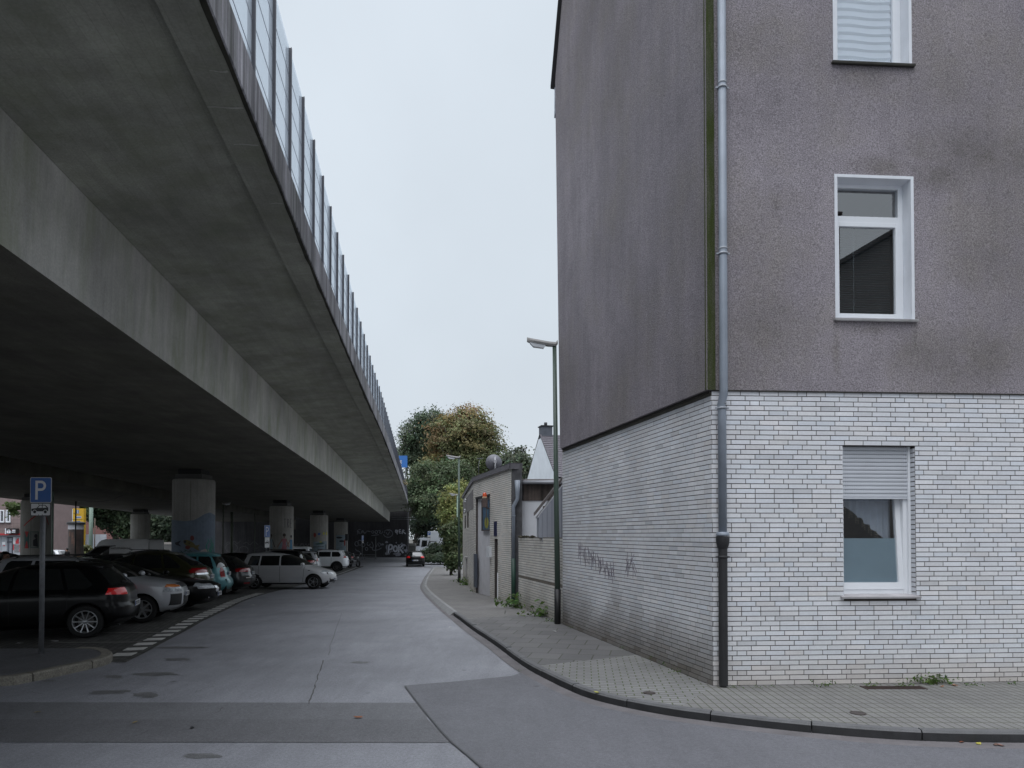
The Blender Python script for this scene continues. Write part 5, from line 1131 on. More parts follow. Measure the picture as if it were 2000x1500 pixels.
# downpipe and roof edge on the near end of the garage
bm = B(); q = K1 + EX * .16 - Vector((0, .09, 0)); zg = EYE + (1045 - 938) / F * 20.1
tube(bm, [q + EX * .02 + Z * zg, q + EX * .02 + Z * (zg - .42), q + EX * .02 + Z * (zg - .55), q - EX * .10 + Z * (zg - .78), q - EX * .10 + Z * (zg - .9), q - EX * .10 + Z * (zg - 2.35)], [.085, .06, .055, .055, .055, .055], 14); dpg = obj('downpipe', bm, m_zinc, ga)
bm = B(); tube(bm, [q - EX * .10 + Z * (zg - 2.3), q - EX * .10 - Z * .3], .065, 14); obj('green_standpipe', bm, M('dark_green_pipe', (.012, .045, .03), .5, .2, 6), ga)
bm = B(); lathe(bm, [(.057, -.012), (.068, -.012), (.068, .012), (.057, .012)], 14, c=q - EX * .10 + Z * (zg - 1.05)); obj('pipe_clamp', bm, m_zinc, dpg)
bm = B(); tube(bm, [K1 + EX * .42 - Vector((0, .1, 0)) - Z * .3, K1 + EX * .42 - Vector((0, .1, 0)) + Z * 1.80], .085, 12); bmesh.ops.create_icosphere(bm, subdivisions=2, radius=.1, matrix=Matrix.Translation(K1 + EX * .42 - Vector((0, .1, 0)) + Z * 1.80)); tag(obj('gate_post', bm, M('dark_green_pipe', (.012, .045, .03), .5, .2, 6)), 'dark green gate post between the garage downpipe and the garden wall', 'post')
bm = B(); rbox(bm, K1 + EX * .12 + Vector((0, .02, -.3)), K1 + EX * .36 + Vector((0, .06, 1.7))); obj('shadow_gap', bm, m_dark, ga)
# rear annexe seen over the garden wall: eaves, brown boards, white render
an = empty('annexe', (0, 0, 0), 0, 'white rendered annexe with brown boarded eaves behind the garden wall', 'building'); yA = 20.55
bm = B(); rbox(bm, (K1.x + .3, yA, -.3), (7, yA + .3, A(1050, 977, yA).z)); obj('rendered_wall', bm, M('white_render', (.80, .82, .86), .85, .06, 2, .2, 50), an)
bm = B(); zf0, zf1 = A(1050, 978, yA).z, A(1050, 945, yA).z
x = K1.x + .36; rr = random.Random(5)
while x < 7: w_ = .115; rbox(bm, (x + .003, yA - .03 + rr.uniform(0, .006), zf0), (x + w_ - .003, yA - .008, zf1)); x += w_
obj('eaves_boards', bm, M('brown_weathered_boards', (.105, .085, .075), .85, .35, 3, streak=.6), an); bm = B(); rbox(bm, (K1.x + .3, yA - .006, zf0), (7, yA + .3, zf1)); obj('board_backing', bm, m_dark, an)
bm = B(); rbox(bm, (K1.x + .02, yA - .16, zf1), (7, yA + .3, zf1 + .05)); tube(bm, [(K1.x + .02, yA - .19, zf1 + .03), (7, yA - .19, zf1 + .03)], .055, 10); obj('roof_gutter', bm, M('pale_zinc', (.36, .37, .40), .5, .2, 3, metal=.2), an)
bm = B(); rbox(bm, (K1.x + .3, yA - .1, zf1 + .05), (7, yA + 5, zf1 + .14), 0, .01); obj('flat_roof', bm, M('gravel_roof', (.27, .25, .25), .9, .3, 2), an)
# lean-to with grey metal cladding and sloping roof edge
lt = empty('lean_to', (0, 0, 0), 0, 'grey metal clad lean to with sloping roof behind the street lamp', 'shed'); yL = 16.4
pL = lambda u, v: A(u, v, yL)
bm = B(); x0 = pL(1054, 1046).x; pts = [pL(1054, 1050), pL(1053, 1007), pL(1099, 948), pL(1112, 931), pL(1112, 1050)]; pts[0].x = pts[1].x; slab(bm, pts, Vector((0, 1.6, 0))); obj('metal_cladding', bm, M('grey_cladding', (.33, .35, .40), .5, .06, 2), lt)
bm = B()
for k in range(9): xx = x0 + .065 + k * .115; zt_ = pL(1053, 1007).z + (xx - x0) * ((pL(1099, 948).z - pL(1053, 1007).z) / (pL(1099, 948).x - pL(1053, 1007).x)); rbox(bm, (xx - .006, yL - .012, 1.75), (xx + .006, yL, zt_ - .03))
obj('seam', bm, M('cladding_seam', (.22, .235, .27), .5), lt)
bm = B(); a, b = pL(1047, 1004), pL(1112, 921); slab(bm, [a, b, b + Z * .09, a + Z * .09], Vector((0, 1.7, 0))); 
for t in (.22, .5, .8): c_ = a.lerp(b, t); box(bm, c_ + Vector((.03, .05, -.09)), (.08, .08, .12))
obj('roof_edge', bm, M('grey_brown_timber', (.14, .125, .12), .7, .25, 5), lt); bm = B(); a, b = pL(1051, 1011), pL(1112, 933); slab(bm, [a, b, b + Z * .05, a + Z * .05], Vector((0, 1.65, 0))); obj('white_flashing', bm, m_paintw, lt)
# white gabled house with chimney
wh = empty('gabled_house', (0, 0, 0), 0, 'white rendered gable with slate chimney and grey tiled roof behind the annexe', 'house')
D1, D2 = 35., 40.4; X1 = A(1083, 928, D1).x; hp = Vector((X1, D1, 0)); hd = ES; hn = NS; HLn = (D2 - D1) / ES.y
za_ = A(1083, 926, D1).z; zr = A(1052, 853, (D1 + D2) / 2).z; mid = hp + hd * HLn / 2
m_wr = M('white_gable_render', (.80, .84, .88), .85, .07, 1.5, .2, 50)
bm = B(); e_ = .22; zr -= .12
slab(bm, [hp - Z * 1.5, hp + hd * HLn - Z * 1.5, hp + hd * HLn + Z * za_, hp + hd * (HLn - .25) + Z * (za_ + .35), mid + hd * e_ + Z * zr, mid - hd * e_ + Z * zr, hp + Z * (za_)], -hn * .3); obj('gable_wall', bm, m_wr, wh); zr += .12; e_ = .35
bm = B(); 
for (a, b) in ((hp - hd * .25 + Z * (za_ - .25), mid - hd * e_ * .3 + Z * (zr + .02)), (hp + hd * (HLn + .1) + Z * (za_ - .05), mid + hd * e_ * .3 + Z * (zr + .02))):
    slab(bm, [a + hn * .0, b + hn * .0, b - hn * 9, a - hn * 9], Z * .1)
def tile_rows(bm, a, b, along, n):
    for k in range(n):
        p = a.lerp(b, k / n); q = a.lerp(b, (k + 1) / n); slab(bm, [p + Z * .11, q + Z * .105, q + along * 9 + Z * .105, p + along * 9 + Z * .11], Z * .035 if k % 2 else Z * .03)
obj('roof_slab', bm, m_slate, wh)
bm = B(); a, b = hp - hd * .25 + Z * (za_ - .25) + hn * .03, mid - hd * e_ * .3 + Z * (zr + .02) + hn * .03; nr = 22
for k in range(nr):
    p = a.lerp(b, k / nr); q = a.lerp(b, (k + 1.1) / nr); nn = (q - p).cross(hn).normalized(); nn = nn if nn.z > 0 else -nn; slab(bm, [p + nn * .13, q + nn * .10, q - hn * 9 + nn * .10, p - hn * 9 + nn * .13], -nn * .02)
obj('roof_tiles', bm, M('grey_roof_tiles', (.135, .125, .14), .8, .25, 9), wh)
bm = B(); box(bm, mid - hn * .35 + Z * (zr + .12), (.6, .6, .85), Matrix((hd, -hn, Z)).transposed()); chm = obj('chimney', bm, M('slate_clad_chimney', (.10, .11, .13), .8, .2, 8), wh)
bm = B(); box(bm, mid - hn * .35 + Z * (zr + .57), (.7, .7, .06), Matrix((hd, -hn, Z)).transposed()); tube(bm, [mid - hn * .35 + Z * (zr + .58), mid - hn * .35 + Z * (zr + .8)], .09, 10); obj('chimney_cap', bm, m_slate, chm)

# ================================================================== HOUSE ACROSS THE STREET (seen only as a reflection in the panes)
nh = empty('opposite_house', (0, 0, 0), 0, 'dark tiled house across the street, mirrored in the upper window', 'house')
bm = B(); hx0, hx1, hz = 17.5, 34.5, 14.3; pk = ((hx0 + hx1) / 2, hz + .6 * (hx1 - hx0) / 2)
slab(bm, [(hx0, -14, -.2), (hx1, -14, -.2), (hx1, -14, hz - .1), (pk[0], -14, pk[1] - .1), (hx0, -14, hz - .1)], (0, -14, 0)); obj('house_wall', bm, M('dull_render', (.13, .125, .12), .9, .1, 1), nh)
bm = B()
for sgn in (0, 1):
    xe = hx0 - .5 if sgn == 0 else hx1 + .5; slab(bm, [(xe, -13.6, hz - .3), (pk[0], -13.6, pk[1]), (pk[0], -28.4, pk[1]), (xe, -28.4, hz - .3)], (0, 0, .22))
obj('house_roof', bm, M('brown_tiles', (.055, .05, .05), .85, .2, 5), nh)
bm = B(); rbox(bm, (18.95, -16, 13.5), (20.0, -15.2, 18.4)); rbox(bm, (18.85, -16.1, 18.4), (20.1, -15.1, 18.55)); obj('house_chimney', bm, M('dark_brick_chimney', (.06, .045, .045), .9), nh)
# ================================================================== TREES AND PLANTS
def leafmat(name, rough=.7, trans=.25):
    m, t, p = nodes_of(name); N = t.nodes; L = t.links; at = N.new('ShaderNodeAttribute'); at.attribute_name = 'tint'
    L.new(at.outputs['Color'], p.inputs['Base Color']); p.inputs['Roughness'].default_value = rough; p.inputs['Specular IOR Level'].default_value = .25
    tl = N.new('ShaderNodeBsdfTranslucent'); L.new(at.outputs['Color'], tl.inputs['Color']); mx = N.new('ShaderNodeMixShader'); mx.inputs[0].default_value = trans
    L.new(p.outputs[0], mx.inputs[1]); L.new(tl.outputs[0], mx.inputs[2]); L.new(mx.outputs[0], N['Material Output'].inputs['Surface']); return m
m_leaf = leafmat('leaves', .55, .3)
def leaves(name, cen, nrm, size, cols, mat, parent, droop=.35, rng=RNG, aspect=.62):
    """one folded leaf spray (2 faces) per point"""
    n = len(cen); d = nrm + rng.normal(0, .55, (n, 3)); d[:, 2] -= droop * rng.random(n); d /= np.linalg.norm(d, axis=1)[:, None] + 1e-9
    r = rng.normal(0, 1, (n, 3)); a = np.cross(d, r); a /= np.linalg.norm(a, axis=1)[:, None] + 1e-9; b = np.cross(d, a)
    s = size * rng.uniform(.6, 1.3, n)[:, None]; V = np.empty((n, 4, 3)); V[:, 0] = cen - a * s * .5; V[:, 1] = cen + b * s * .5 * aspect + d * s * .12; V[:, 2] = cen + a * s * .55; V[:, 3] = cen - b * s * .5 * aspect + d * s * .12
    V = V.reshape(-1, 3); me = bpy.data.meshes.new(name); me.vertices.add(n * 4); me.vertices.foreach_set('co', V.ravel())
    me.loops.add(n * 4); me.loops.foreach_set('vertex_index', np.arange(n * 4)); me.polygons.add(n); me.polygons.foreach_set('loop_start', np.arange(0, n * 4, 4)); me.polygons.foreach_set('loop_total', np.full(n, 4)); me.update(calc_edges=True)
    at = me.attributes.new('tint', 'FLOAT_COLOR', 'POINT'); c4 = np.ones((n, 4, 4), np.float32); c4[:, :, :3] = cols[:, None, :]; at.data.foreach_set('color', c4.ravel()); me.materials.append(mat)
    o = bpy.data.objects.new(name, me); C.objects.link(o); o.parent = parent; return o
def crown_points(blobs, nclump, per, rng, spread):
    """clumps of leaves over the outer shell of several overlapping ellipsoids"""
    vol = np.array([b[3] * b[4] * b[5] for b in blobs]) ** .67; pr = vol / vol.sum(); cen, nr = [], []
    k = rng.choice(len(blobs), nclump, p=pr)
    for i in k:
        x, y, z, a, b, c = blobs[i]; d = rng.normal(0, 1, 3); d /= np.linalg.norm(d); q = rng.uniform(.62, 1.04) if rng.random() < .8 else rng.uniform(.2, .7)
        p = np.array([x, y, z]) + d * q * np.array([a, b, c]); cen.append(p); nr.append(d)
    cen = np.array(cen); nr = np.array(nr); n = nclump * per
    off = rng.normal(0, 1, (nclump, per, 3)); off *= spread * rng.uniform(.6, 1.3, (nclump, 1, 1)); off[:, :, 2] *= .6
    P = (cen[:, None, :] + off).reshape(n, 3); Nn = np.repeat(nr, per, 0); Nn[:, 2] += .5; cid = np.repeat(np.arange(nclump), per); return P, Nn, cid, cen
def tree(name, label, base, blobs, col, nclump=420, per=34, size=.32, spread=.42, trunk=.28, group=None, seed=1, autumn=None, cat='tree', trunks=True, droop=.35, mat=None):
    rng = np.random.default_rng(seed); root = empty(name, base, 0, label, cat, group); bx = Vector(base)
    P, Nn, cid, cen = crown_points([(b[0] - bx.x, b[1] - bx.y, b[2] - bx.z, b[3], b[4], b[5]) for b in blobs], nclump, per, rng, spread)
    base_c = np.array(col); cc = base_c[None] * 1.15 * rng.uniform(.78, 1.3, (nclump, 1)) * (1 + rng.normal(0, .07, (nclump, 3)))
    if autumn is not None:
        for i, c in enumerate(cen):
            k, ac = autumn(c + np.array(bx), rng)
            if k > 0: cc[i] = cc[i] * (1 - k) + np.array(ac) * k * rng.uniform(.75, 1.2)
    cols = cc[cid] * rng.uniform(.8, 1.22, (len(cid), 1)); leaves('crown', P, Nn, size, np.clip(cols, .004, .9), mat or m_leaf, root, droop, rng)
    if trunks:
        bm = B(); top = max(b[2] for b in blobs) - bx.z; cx = np.mean([b[0] for b in blobs]) - bx.x; cy = np.mean([b[1] for b in blobs]) - bx.y; rr = random.Random(seed)
        tube(bm, [(0, 0, -.3), (cx * .15 + .05, cy * .15, top * .3), (cx * .5 - .08, cy * .5, top * .62), (cx, cy, top * 1.0)], [trunk * 1.2, trunk, trunk * .7, trunk * .25], 10)
        for b in blobs:
            for _ in range(3):
                s = rr.uniform(.25, .6); st = Vector((cx * s, cy * s, top * s)); en = Vector((b[0] - bx.x + rr.uniform(-.7, .7) * b[3], b[1] - bx.y + rr.uniform(-.7, .7) * b[4], b[2] - bx.z + rr.uniform(-.4, .6) * b[5])); md = st.lerp(en, .5) + Vector((0, 0, -.25)); tube(bm, [st, md, en], [trunk * .38, trunk * .22, trunk * .06], 6)
        obj('trunk', bm, m_bark, root)
    return root
def blob(u, v, D, ru, rv, rd=None):
    p = A(u, v, D); a = ru / F * D; return (p.x, D, p.z, a, rd or a, rv / F * D)
gr = lambda u, D: (A(u, 1000, D).x, D, g(D) - .1)
def aut(c, rng):
    u = 1000 + F * c[0] / c[1]; v = HOR - F * (c[2] - EYE) / c[1]; t = max(0, min(1, (905 - v) / 95)) * (0.35 + .65 * max(0, min(1, (985 - u) / 60))); edge = max(0, 1 - abs(u - 850) / 26) * .6 if v < 900 else 0
    low = max(0, 1 - abs(v - 893) / 14) * (1 if u < 875 else 0)
    k = max(t * .85, edge, low); k *= 1 if rng.random() < .82 else .1
    ac = [(.38, .20, .11), (.36, .26, .11), (.30, .21, .14), (.27, .27, .12)][rng.integers(4)]
    return k, ac
grp = 'broadleaf trees at the end of the street'
tree('maple_tree', 'tall round maple with orange autumn top above the garage roof', gr(915, 86), [blob(912, 868, 86, 66, 66), blob(870, 862, 86, 36, 50), blob(945, 890, 86, 46, 60), blob(915, 925, 86, 66, 50), blob(852, 905, 85, 26, 24), blob(918, 830, 86, 48, 34)], (.105, .128, .058), 900, 50, .31, .52, .45, grp, 3, aut)
tree('dark_tree', 'dark green tree left of the orange maple, partly behind the noise barrier', gr(788, 104), [blob(818, 866, 90, 36, 50), blob(840, 830, 90, 36, 34), blob(800, 890, 90, 24, 34), blob(845, 880, 91, 30, 60)], (.085, .112, .070), 420, 50, .29, .48, .38, grp, 5)
tree('green_tree', 'green tree in front of the maple, over the dark wall corner', gr(912, 76), [blob(832, 935, 78, 38, 36), blob(870, 945, 78, 36, 42), blob(815, 965, 78, 22, 30), blob(845, 985, 77, 46, 34), blob(895, 930, 80, 30, 36)], (.092, .120, .064), 640, 48, .27, .44, .3, grp, 7)
tree('green_tree', 'shaded tree hanging low over the white truck', gr(806, 108), [blob(840, 1006, 106, 50, 34), blob(885, 1000, 106, 34, 36), blob(815, 1030, 108, 18, 34), blob(862, 960, 106, 70, 40), blob(850, 1035, 110, 50, 24)], (.046, .062, .042), 600, 32, .36, .5, .3, grp, 9)
tree('birch_tree', 'yellow green birch hanging beside the far lamp', gr(888, 60), [blob(884, 975, 60, 18, 26), blob(892, 1010, 60, 22, 30), blob(874, 1000, 60, 13, 26), blob(900, 960, 61, 12, 22)], (.22, .235, .09), 330, 34, .20, .26, .12, None, 11, droop=1.2)
tree('grey_green_tree', 'grey green tree peeping right of the maple over the flat roof', gr(1012, 80), [blob(1010, 905, 80, 24, 30), blob(1025, 915, 80, 12, 18), blob(995, 930, 80, 30, 30)], (.10, .12, .08), 260, 34, .36, .42, .25, None, 13)
tree('yew_shrub', 'dense green shrub with long fronds beside the green garage lamp', gr(880, 42), [blob(884, 1065, 42, 12, 34), blob(878, 1042, 42, 12, 16), blob(886, 1095, 41.5, 10, 16), blob(893, 1040, 42.5, 10, 22)], (.095, .125, .06), 300, 34, .20, .17, .08, None, 15, cat='shrub', droop=.9)
def hedge(name, label, segs, col, n, per, size, seed, cat='hedge'):
    return tree(name, label, gr(segs[0][0], segs[0][2]), [blob(*s) for s in segs], col, n, per, size, .2, .05, None, seed, cat=cat, trunks=False)
hedge('ivy_hedge', 'low ivy hedge in front of the white truck', [(832, 1084, 70, 12, 12), (850, 1078, 70, 16, 16), (872, 1080, 70, 16, 18), (862, 1090, 69.5, 40, 8), (890, 1085, 70, 14, 14)], (.055, .075, .045), 420, 30, .20, 17)
# trees and greenery seen out under the viaduct
tree('street_tree', 'light green tree hanging below the viaduct between the sign and the advertising column', gr(122, 84), [blob(118, 1005, 84, 24, 22), blob(140, 990, 85, 26, 20), blob(108, 1022, 84, 12, 14), blob(125, 965, 84, 34, 26)], (.10, .125, .05), 300, 32, .40, .42, .2, 'trees out beyond the viaduct', 19)
tree('street_tree', 'dark tree mass behind the white lettered van', gr(225, 90), [blob(205, 1008, 90, 30, 28), blob(240, 1010, 90, 30, 34), blob(258, 1035, 89, 26, 24), blob(225, 975, 90, 60, 30), blob(190, 1000, 92, 18, 16)], (.042, .06, .032), 520, 32, .42, .5, .3, 'trees out beyond the viaduct', 23)
tree('street_tree', 'dark tree between the arch column and the sea painted column', gr(318, 92), [blob(310, 1022, 92, 30, 30), blob(335, 1030, 92, 26, 30), blob(300, 1050, 91, 26, 22), blob(345, 1060, 92, 20, 20)], (.038, .054, .032), 420, 32, .42, .5, .3, 'trees out beyond the viaduct', 29)
tree('street_tree', 'leafy twig hanging in front of the brown building', gr(30, 60), [blob(28, 988, 60, 9, 6), blob(24, 996, 60, 4, 7), blob(38, 990, 60, 6, 4), blob(28, 1003, 60, 4, 3)], (.07, .10, .03), 46, 16, .26, .16, .04, 'trees out beyond the viaduct', 31, trunks=False)
hedge('tall_grass', 'tuft of long grass at the foot of the pale green pole', [(168, 1076, 64, 8, 8), (160, 1080, 64, 6, 6)], (.14, .15, .07), 40, 24, .3, 33, cat='grass tuft')
# --- weeds along the walls
def weed(P, h, n, seed, col=(.075, .13, .03)):
    rng = np.random.default_rng(seed); c = rng.normal(0, 1, (n, 3)) * np.array([h * .8, h * .35, 0]) ; c[:, 2] = np.abs(rng.normal(0, .5, n)) * h * .75 + .01
    nr = np.tile(np.array([0, -.4, .8]), (n, 1)); cols = np.array(col)[None] * rng.uniform(.55, 1.45, (n, 1)) * (1 + rng.normal(0, .1, (n, 3)))
    root = empty('weed', P); leaves('foliage', c, nr, h * .34, np.clip(cols, .005, .5), m_leaf, root, .2, rng, .5); return root
# weed places: (u, v, dz, height, leaves, label)
WD = [(1018, 1185, .36, 120, 'large leafy weed beside the dark green gate post'), (1032, 1187, .44, 150, 'tallest weed at the left end of the garden wall'), (1066, 1204, .36, 130, 'weed under the garden wall left of the lamp sleeve'), (1003, 1181, .16, 50, 'weed at the foot of the garage downpipe'), (1050, 1196, .12, 36, 'small weed between two larger ones at the garden wall'), (1080, 1215, .12, 40, 'weed touching the black lamp sleeve'), (972, 1172, .13, 40, 'weed under the garage niche'), (930, 1155, .18, 60, 'weed left of the garage door step'), (912, 1143, .36, 100, 'weed clump right behind the garage lamp'), (903, 1136, .30, 90, 'weed clump at the foot of the garage lamp'),
      (1115, 1228, .07, 22, 'tiny weed at the side wall just right of the lamp'), (1219, 1268, .07, 30, 'flat weed at the middle of the side wall'), (1272, 1290, .07, 20, 'pair of leaves on the paving below the side wall scrawl'), (1304, 1302, .10, 22, 'upright weed on the paving before the side wall'), (1319, 1315, .09, 26, 'weed on the paving close to the corner pipe'), (1437, 1345, .06, 26, 'weed right of the corner pipe foot'), (1478, 1345, .05, 18, 'second weed right of the corner pipe'), (1505, 1343, .05, 16, 'third weed along the front wall from the pipe'), (1612, 1342, .09, 40, 'weed left of the dark cellar grating'), (1662, 1344, .05, 16, 'tiny weed before the front wall under the window'), (1702, 1342, .08, 30, 'weed left of the grating under the window'), (1766, 1342, .10, 36, 'weed at the right end of the cellar grating'),
      (1818, 1336, .16, 110, 'widest green weed at the front wall right of the window'), (1838, 1335, .12, 50, 'weed beside the widest one at the front wall'), (1895, 1340, .08, 40, 'weed near the right end of the front wall'), (1980, 1338, .07, 30, 'rightmost weed at the front wall'), (1047, 1290, .07, 22, 'weed in the kerb gutter by the asphalt joint'), (1018, 1312, .04, 14, 'small weed in the gutter at the corner of the dark asphalt')]
for i, (u, v, h, n, lab) in enumerate(WD):
    dz = -.1 if 'gutter' in lab else 0; w_ = weed(G(u, v, dz), h, n, 50 + i); tag(w_, lab, 'weed', 'weeds growing along the walls')
# litter and fallen leaves on the ground
rr = random.Random(9)
LT = [(880, 1226, (.5, .5, .5)), (1044, 1193, (.6, .6, .6)), (1083, 1233, (.55, .55, .55)), (1650, 1418, (.3, .3, .3)), (1912, 1453, (.40, .36, .07)), (1945, 1455, (.14, .08, .06)), (1955, 1456, (.25, .13, .10)), (1878, 1450, (.30, .10, .05)), (1840, 1341, (.30, .15, .09)), (1865, 1339, (.28, .16, .11)), (376, 1421, (.02, .02, .02)), (700, 1401, (.25, .1, .05)), (264, 1411, (.3, .22, .06)), (73, 1391, (.25, .18, .05)), (494, 1182, (.4, .4, .4)), (38, 1257, (.5, .5, .5)), (106, 1253, (.4, .4, .4)), (905, 1142, (.6, .6, .6)), (908, 1148, (.55, .55, .55)), (640, 1180, (.4, .4, .4)), (1165, 1352, (.36, .34, .08))]
for i, (u, v, c) in enumerate(LT):
    on = (u > 850 and v < 1365 and not (u > 1000 and False)) or 1836 < u < 1870; P = G(u, v, 0.004 if on else -.088); s = rr.uniform(.03, .055) * (1.4 if P.y > 11 else 1); bm = B()
    a = [(math.cos(t) * s * rr.uniform(.7, 1.1), math.sin(t) * s * .6 * rr.uniform(.7, 1.1), rr.uniform(0, .014)) for t in [2 * math.pi * k / 7 for k in range(7)]]; slab(bm, a, (0, 0, .002)); o = obj('litter', bm, M('litter_%d' % i, c, .8, .2, 30)); o.location = P; o.rotation_euler = (0, 0, rr.uniform(0, 6))
    kind = 'scrap of white paper' if min(c) > .35 else ('dark leaf' if max(c) < .05 else ('yellow fallen leaf' if c[1] > .6 * c[0] else ('brown fallen leaf' if c[0] < .28 or c[1] > .1 else 'reddish fallen leaf')))
    where = {0: 'on the pavement near the kerb start', 1: 'beside the weeds of the garden wall', 2: 'just left of the lamp sleeve', 3: 'on the front paving', 4: 'in the gutter at the right', 5: 'lying right of the yellow one in the gutter', 6: 'at the right end of the gutter', 7: 'in the gutter left of the yellow one', 8: 'under the widest front weed', 9: 'right of the widest front weed', 10: 'on the trench repair in the road', 11: 'on the trench repair near its end', 12: 'on the trench repair at the left', 13: 'at the left edge of the trench repair', 14: 'on the road beside the parking edge stones', 15: 'on the setts left of the sign post', 16: 'on the setts right of the sign post', 17: 'at the foot of the garage lamp', 18: 'below the garage lamp weeds', 19: 'in the middle of the far road', 20: 'in the paving before the kerb bend'}[i]
    tag(o, kind + ' ' + where, 'litter' if 'paper' in kind else 'leaf', 'litter on the ground')
# covers and gratings
def cover(name, u, v, r, label, cat):
    P = G(u, v, .001); bm = B(); lathe(bm, [(0.001, .003), (r * .85, .003), (r * .86, 0), (r * .92, 0), (r * .93, .003), (r, .003), (r, -.02)], 28); o = obj(name, bm, M('cover_iron', (.075, .062, .058), .6, .3, 20, metal=.4), None, 40); o.location = P; tag(o, label, cat, 'round covers in the paving')
cover('valve_cover', 1268, 1353, .075, 'small round iron cover in the paving in front of the corner pipe', 'cover'); cover('valve_cover', 1676, 1393, .085, 'small round iron cover in the front paving below the window', 'cover')
P = G(1745, 1343, .003); bm = B()
for k in range(9): rbox(bm, (-.36, -.075 + k * .018, -.01), (.36, -.069 + k * .018, .004))
rbox(bm, (-.38, -.09, -.01), (-.36, .09, .005)); rbox(bm, (.36, -.09, -.01), (.38, .09, .005)); o = obj('cellar_grating', bm, M('rust_brown_iron', (.05, .032, .028), .8, .3, 20)); o.location = P; tag(o, 'dark rusty cellar grating in the paving against the front wall', 'grating')
# ================================================================== VEHICLES
def paint(n, c, metal=.0, rough=.28, coat=.7): return M('car_paint_' + n, c, rough, .03, 2, metal=metal, coat=coat)
m_cglass = M('car_glass', (.010, .012, .013), .03, 0, spec=1.0, coat=.6); m_tyre = M('tyre_rubber', (.014, .014, .014), .85, .15, 20); m_rim = M('alloy_rim', (.42, .43, .45), .3, .05, metal=.8); m_rimd = M('dark_alloy_rim', (.10, .10, .105), .35, .05, metal=.6)
m_plast = M('black_car_plastic', (.02, .02, .021), .6, .1); m_seam = M('panel_gap', (.008, .008, .008), .8, 0); m_red = M('red_tail_lamp', (.30, .008, .012), .15, .1, 9, coat=.6); m_redlit = M('bright_tail_lamp', (.50, .012, .014), .15, .1, 9, coat=.6, emit=.12); m_clear = M('clear_headlamp', (.36, .385, .41), .12, .35, 22, coat=.8); m_amber = M('amber_lamp', (.55, .16, .03), .2, .1, 9, coat=.5)
m_chrome = M('chrome', (.62, .63, .65), .12, .02, metal=1.0); m_plate = M('number_plate_white', (.62, .63, .64), .5, .03); m_pblue = M('number_plate_blue', (.02, .07, .30), .5, 0); m_under = M('car_underside', (.012, .012, .012), .9, 0)
def hermite(keys, zs):
    zs = np.asarray(zs); x = np.array([k[0] for k in keys], float); y = np.array([k[1] for k in keys], float); h = np.diff(x); d = np.diff(y) / h; m = np.zeros_like(y)
    m[0], m[-1] = d[0], d[-1]
    for i in range(1, len(x) - 1): m[i] = 0 if d[i - 1] * d[i] <= 0 else 2 * d[i - 1] * d[i] / (d[i - 1] + d[i])
    i = np.clip(np.searchsorted(x, zs) - 1, 0, len(h) - 1); t = np.clip((zs - x[i]) / h[i], 0, 1)
    return (2 * t ** 3 - 3 * t ** 2 + 1) * y[i] + (t ** 3 - 2 * t ** 2 + t) * h[i] * m[i] + (-2 * t ** 3 + 3 * t ** 2) * y[i + 1] + (t ** 3 - t ** 2) * h[i] * m[i + 1]
def cut(bm, pts, axis, ok):
    """cuts the faces that pass OK along a convex polygon seen along AXIS ('Y': points are x,z; 'X': y,z); returns faces inside"""
    pts = [Vector(p) for p in pts]; area = sum(a.x * b.y - b.x * a.y for a, b in zip(pts, pts[1:] + pts[:1]))
    if area < 0: pts = pts[::-1]
    lo = (min(p.x for p in pts) - 1e-4, min(p.y for p in pts) - 1e-4); hi = (max(p.x for p in pts) + 1e-4, max(p.y for p in pts) + 1e-4)
    pr = (lambda c: (c.x, c.z)) if axis == 'Y' else (lambda c: (c.y, c.z))
    for a, b in zip(pts, pts[1:] + pts[:1]):
        d = (b - a).normalized(); no = Vector((d.y, 0, -d.x)) if axis == 'Y' else Vector((0, d.y, -d.x)); co = Vector((a.x, 0, a.y)) if axis == 'Y' else Vector((0, a.x, a.y)); fs = []
        for f in bm.faces:
            if not ok(f): continue
            q = [pr(v.co) for v in f.verts]
            if max(p[0] for p in q) < lo[0] or min(p[0] for p in q) > hi[0] or max(p[1] for p in q) < lo[1] or min(p[1] for p in q) > hi[1]: continue
            fs.append(f)
        if fs: bmesh.ops.bisect_plane(bm, geom=list({v for f in fs for v in f.verts}) + list({e for f in fs for e in f.edges}) + fs, dist=1e-5, plane_co=co, plane_no=no)
    res = []
    for f in bm.faces:
        if not ok(f): continue
        c = pr(f.calc_center_median_weighted())
        if all((b - a).x * (c[1] - a.y) - (b - a).y * (c[0] - a.x) > -1e-7 for a, b in zip(pts, pts[1:] + pts[:1])): res.append(f)
    return res
def split_off(bm, faces, name, mat, parent, lift=0.0):
    """moves faces of the body surface to a part of their own"""
    if not faces: return None
    nb = B(); mp = {}
    for f in faces:
        vs = []
        for v in f.verts:
            if v not in mp: mp[v] = nb.verts.new(v.co + v.normal * lift)
            vs.append(mp[v])
        nb.faces.new(vs)
    bmesh.ops.delete(bm, geom=faces, context='FACES'); nb.normal_update()
    return obj(name, nb, mat, parent, smooth=40)
def lin(keys, z):
    return float(np.interp(z, [k[0] for k in keys], [k[1] for k in keys]))
WHEELS = {}
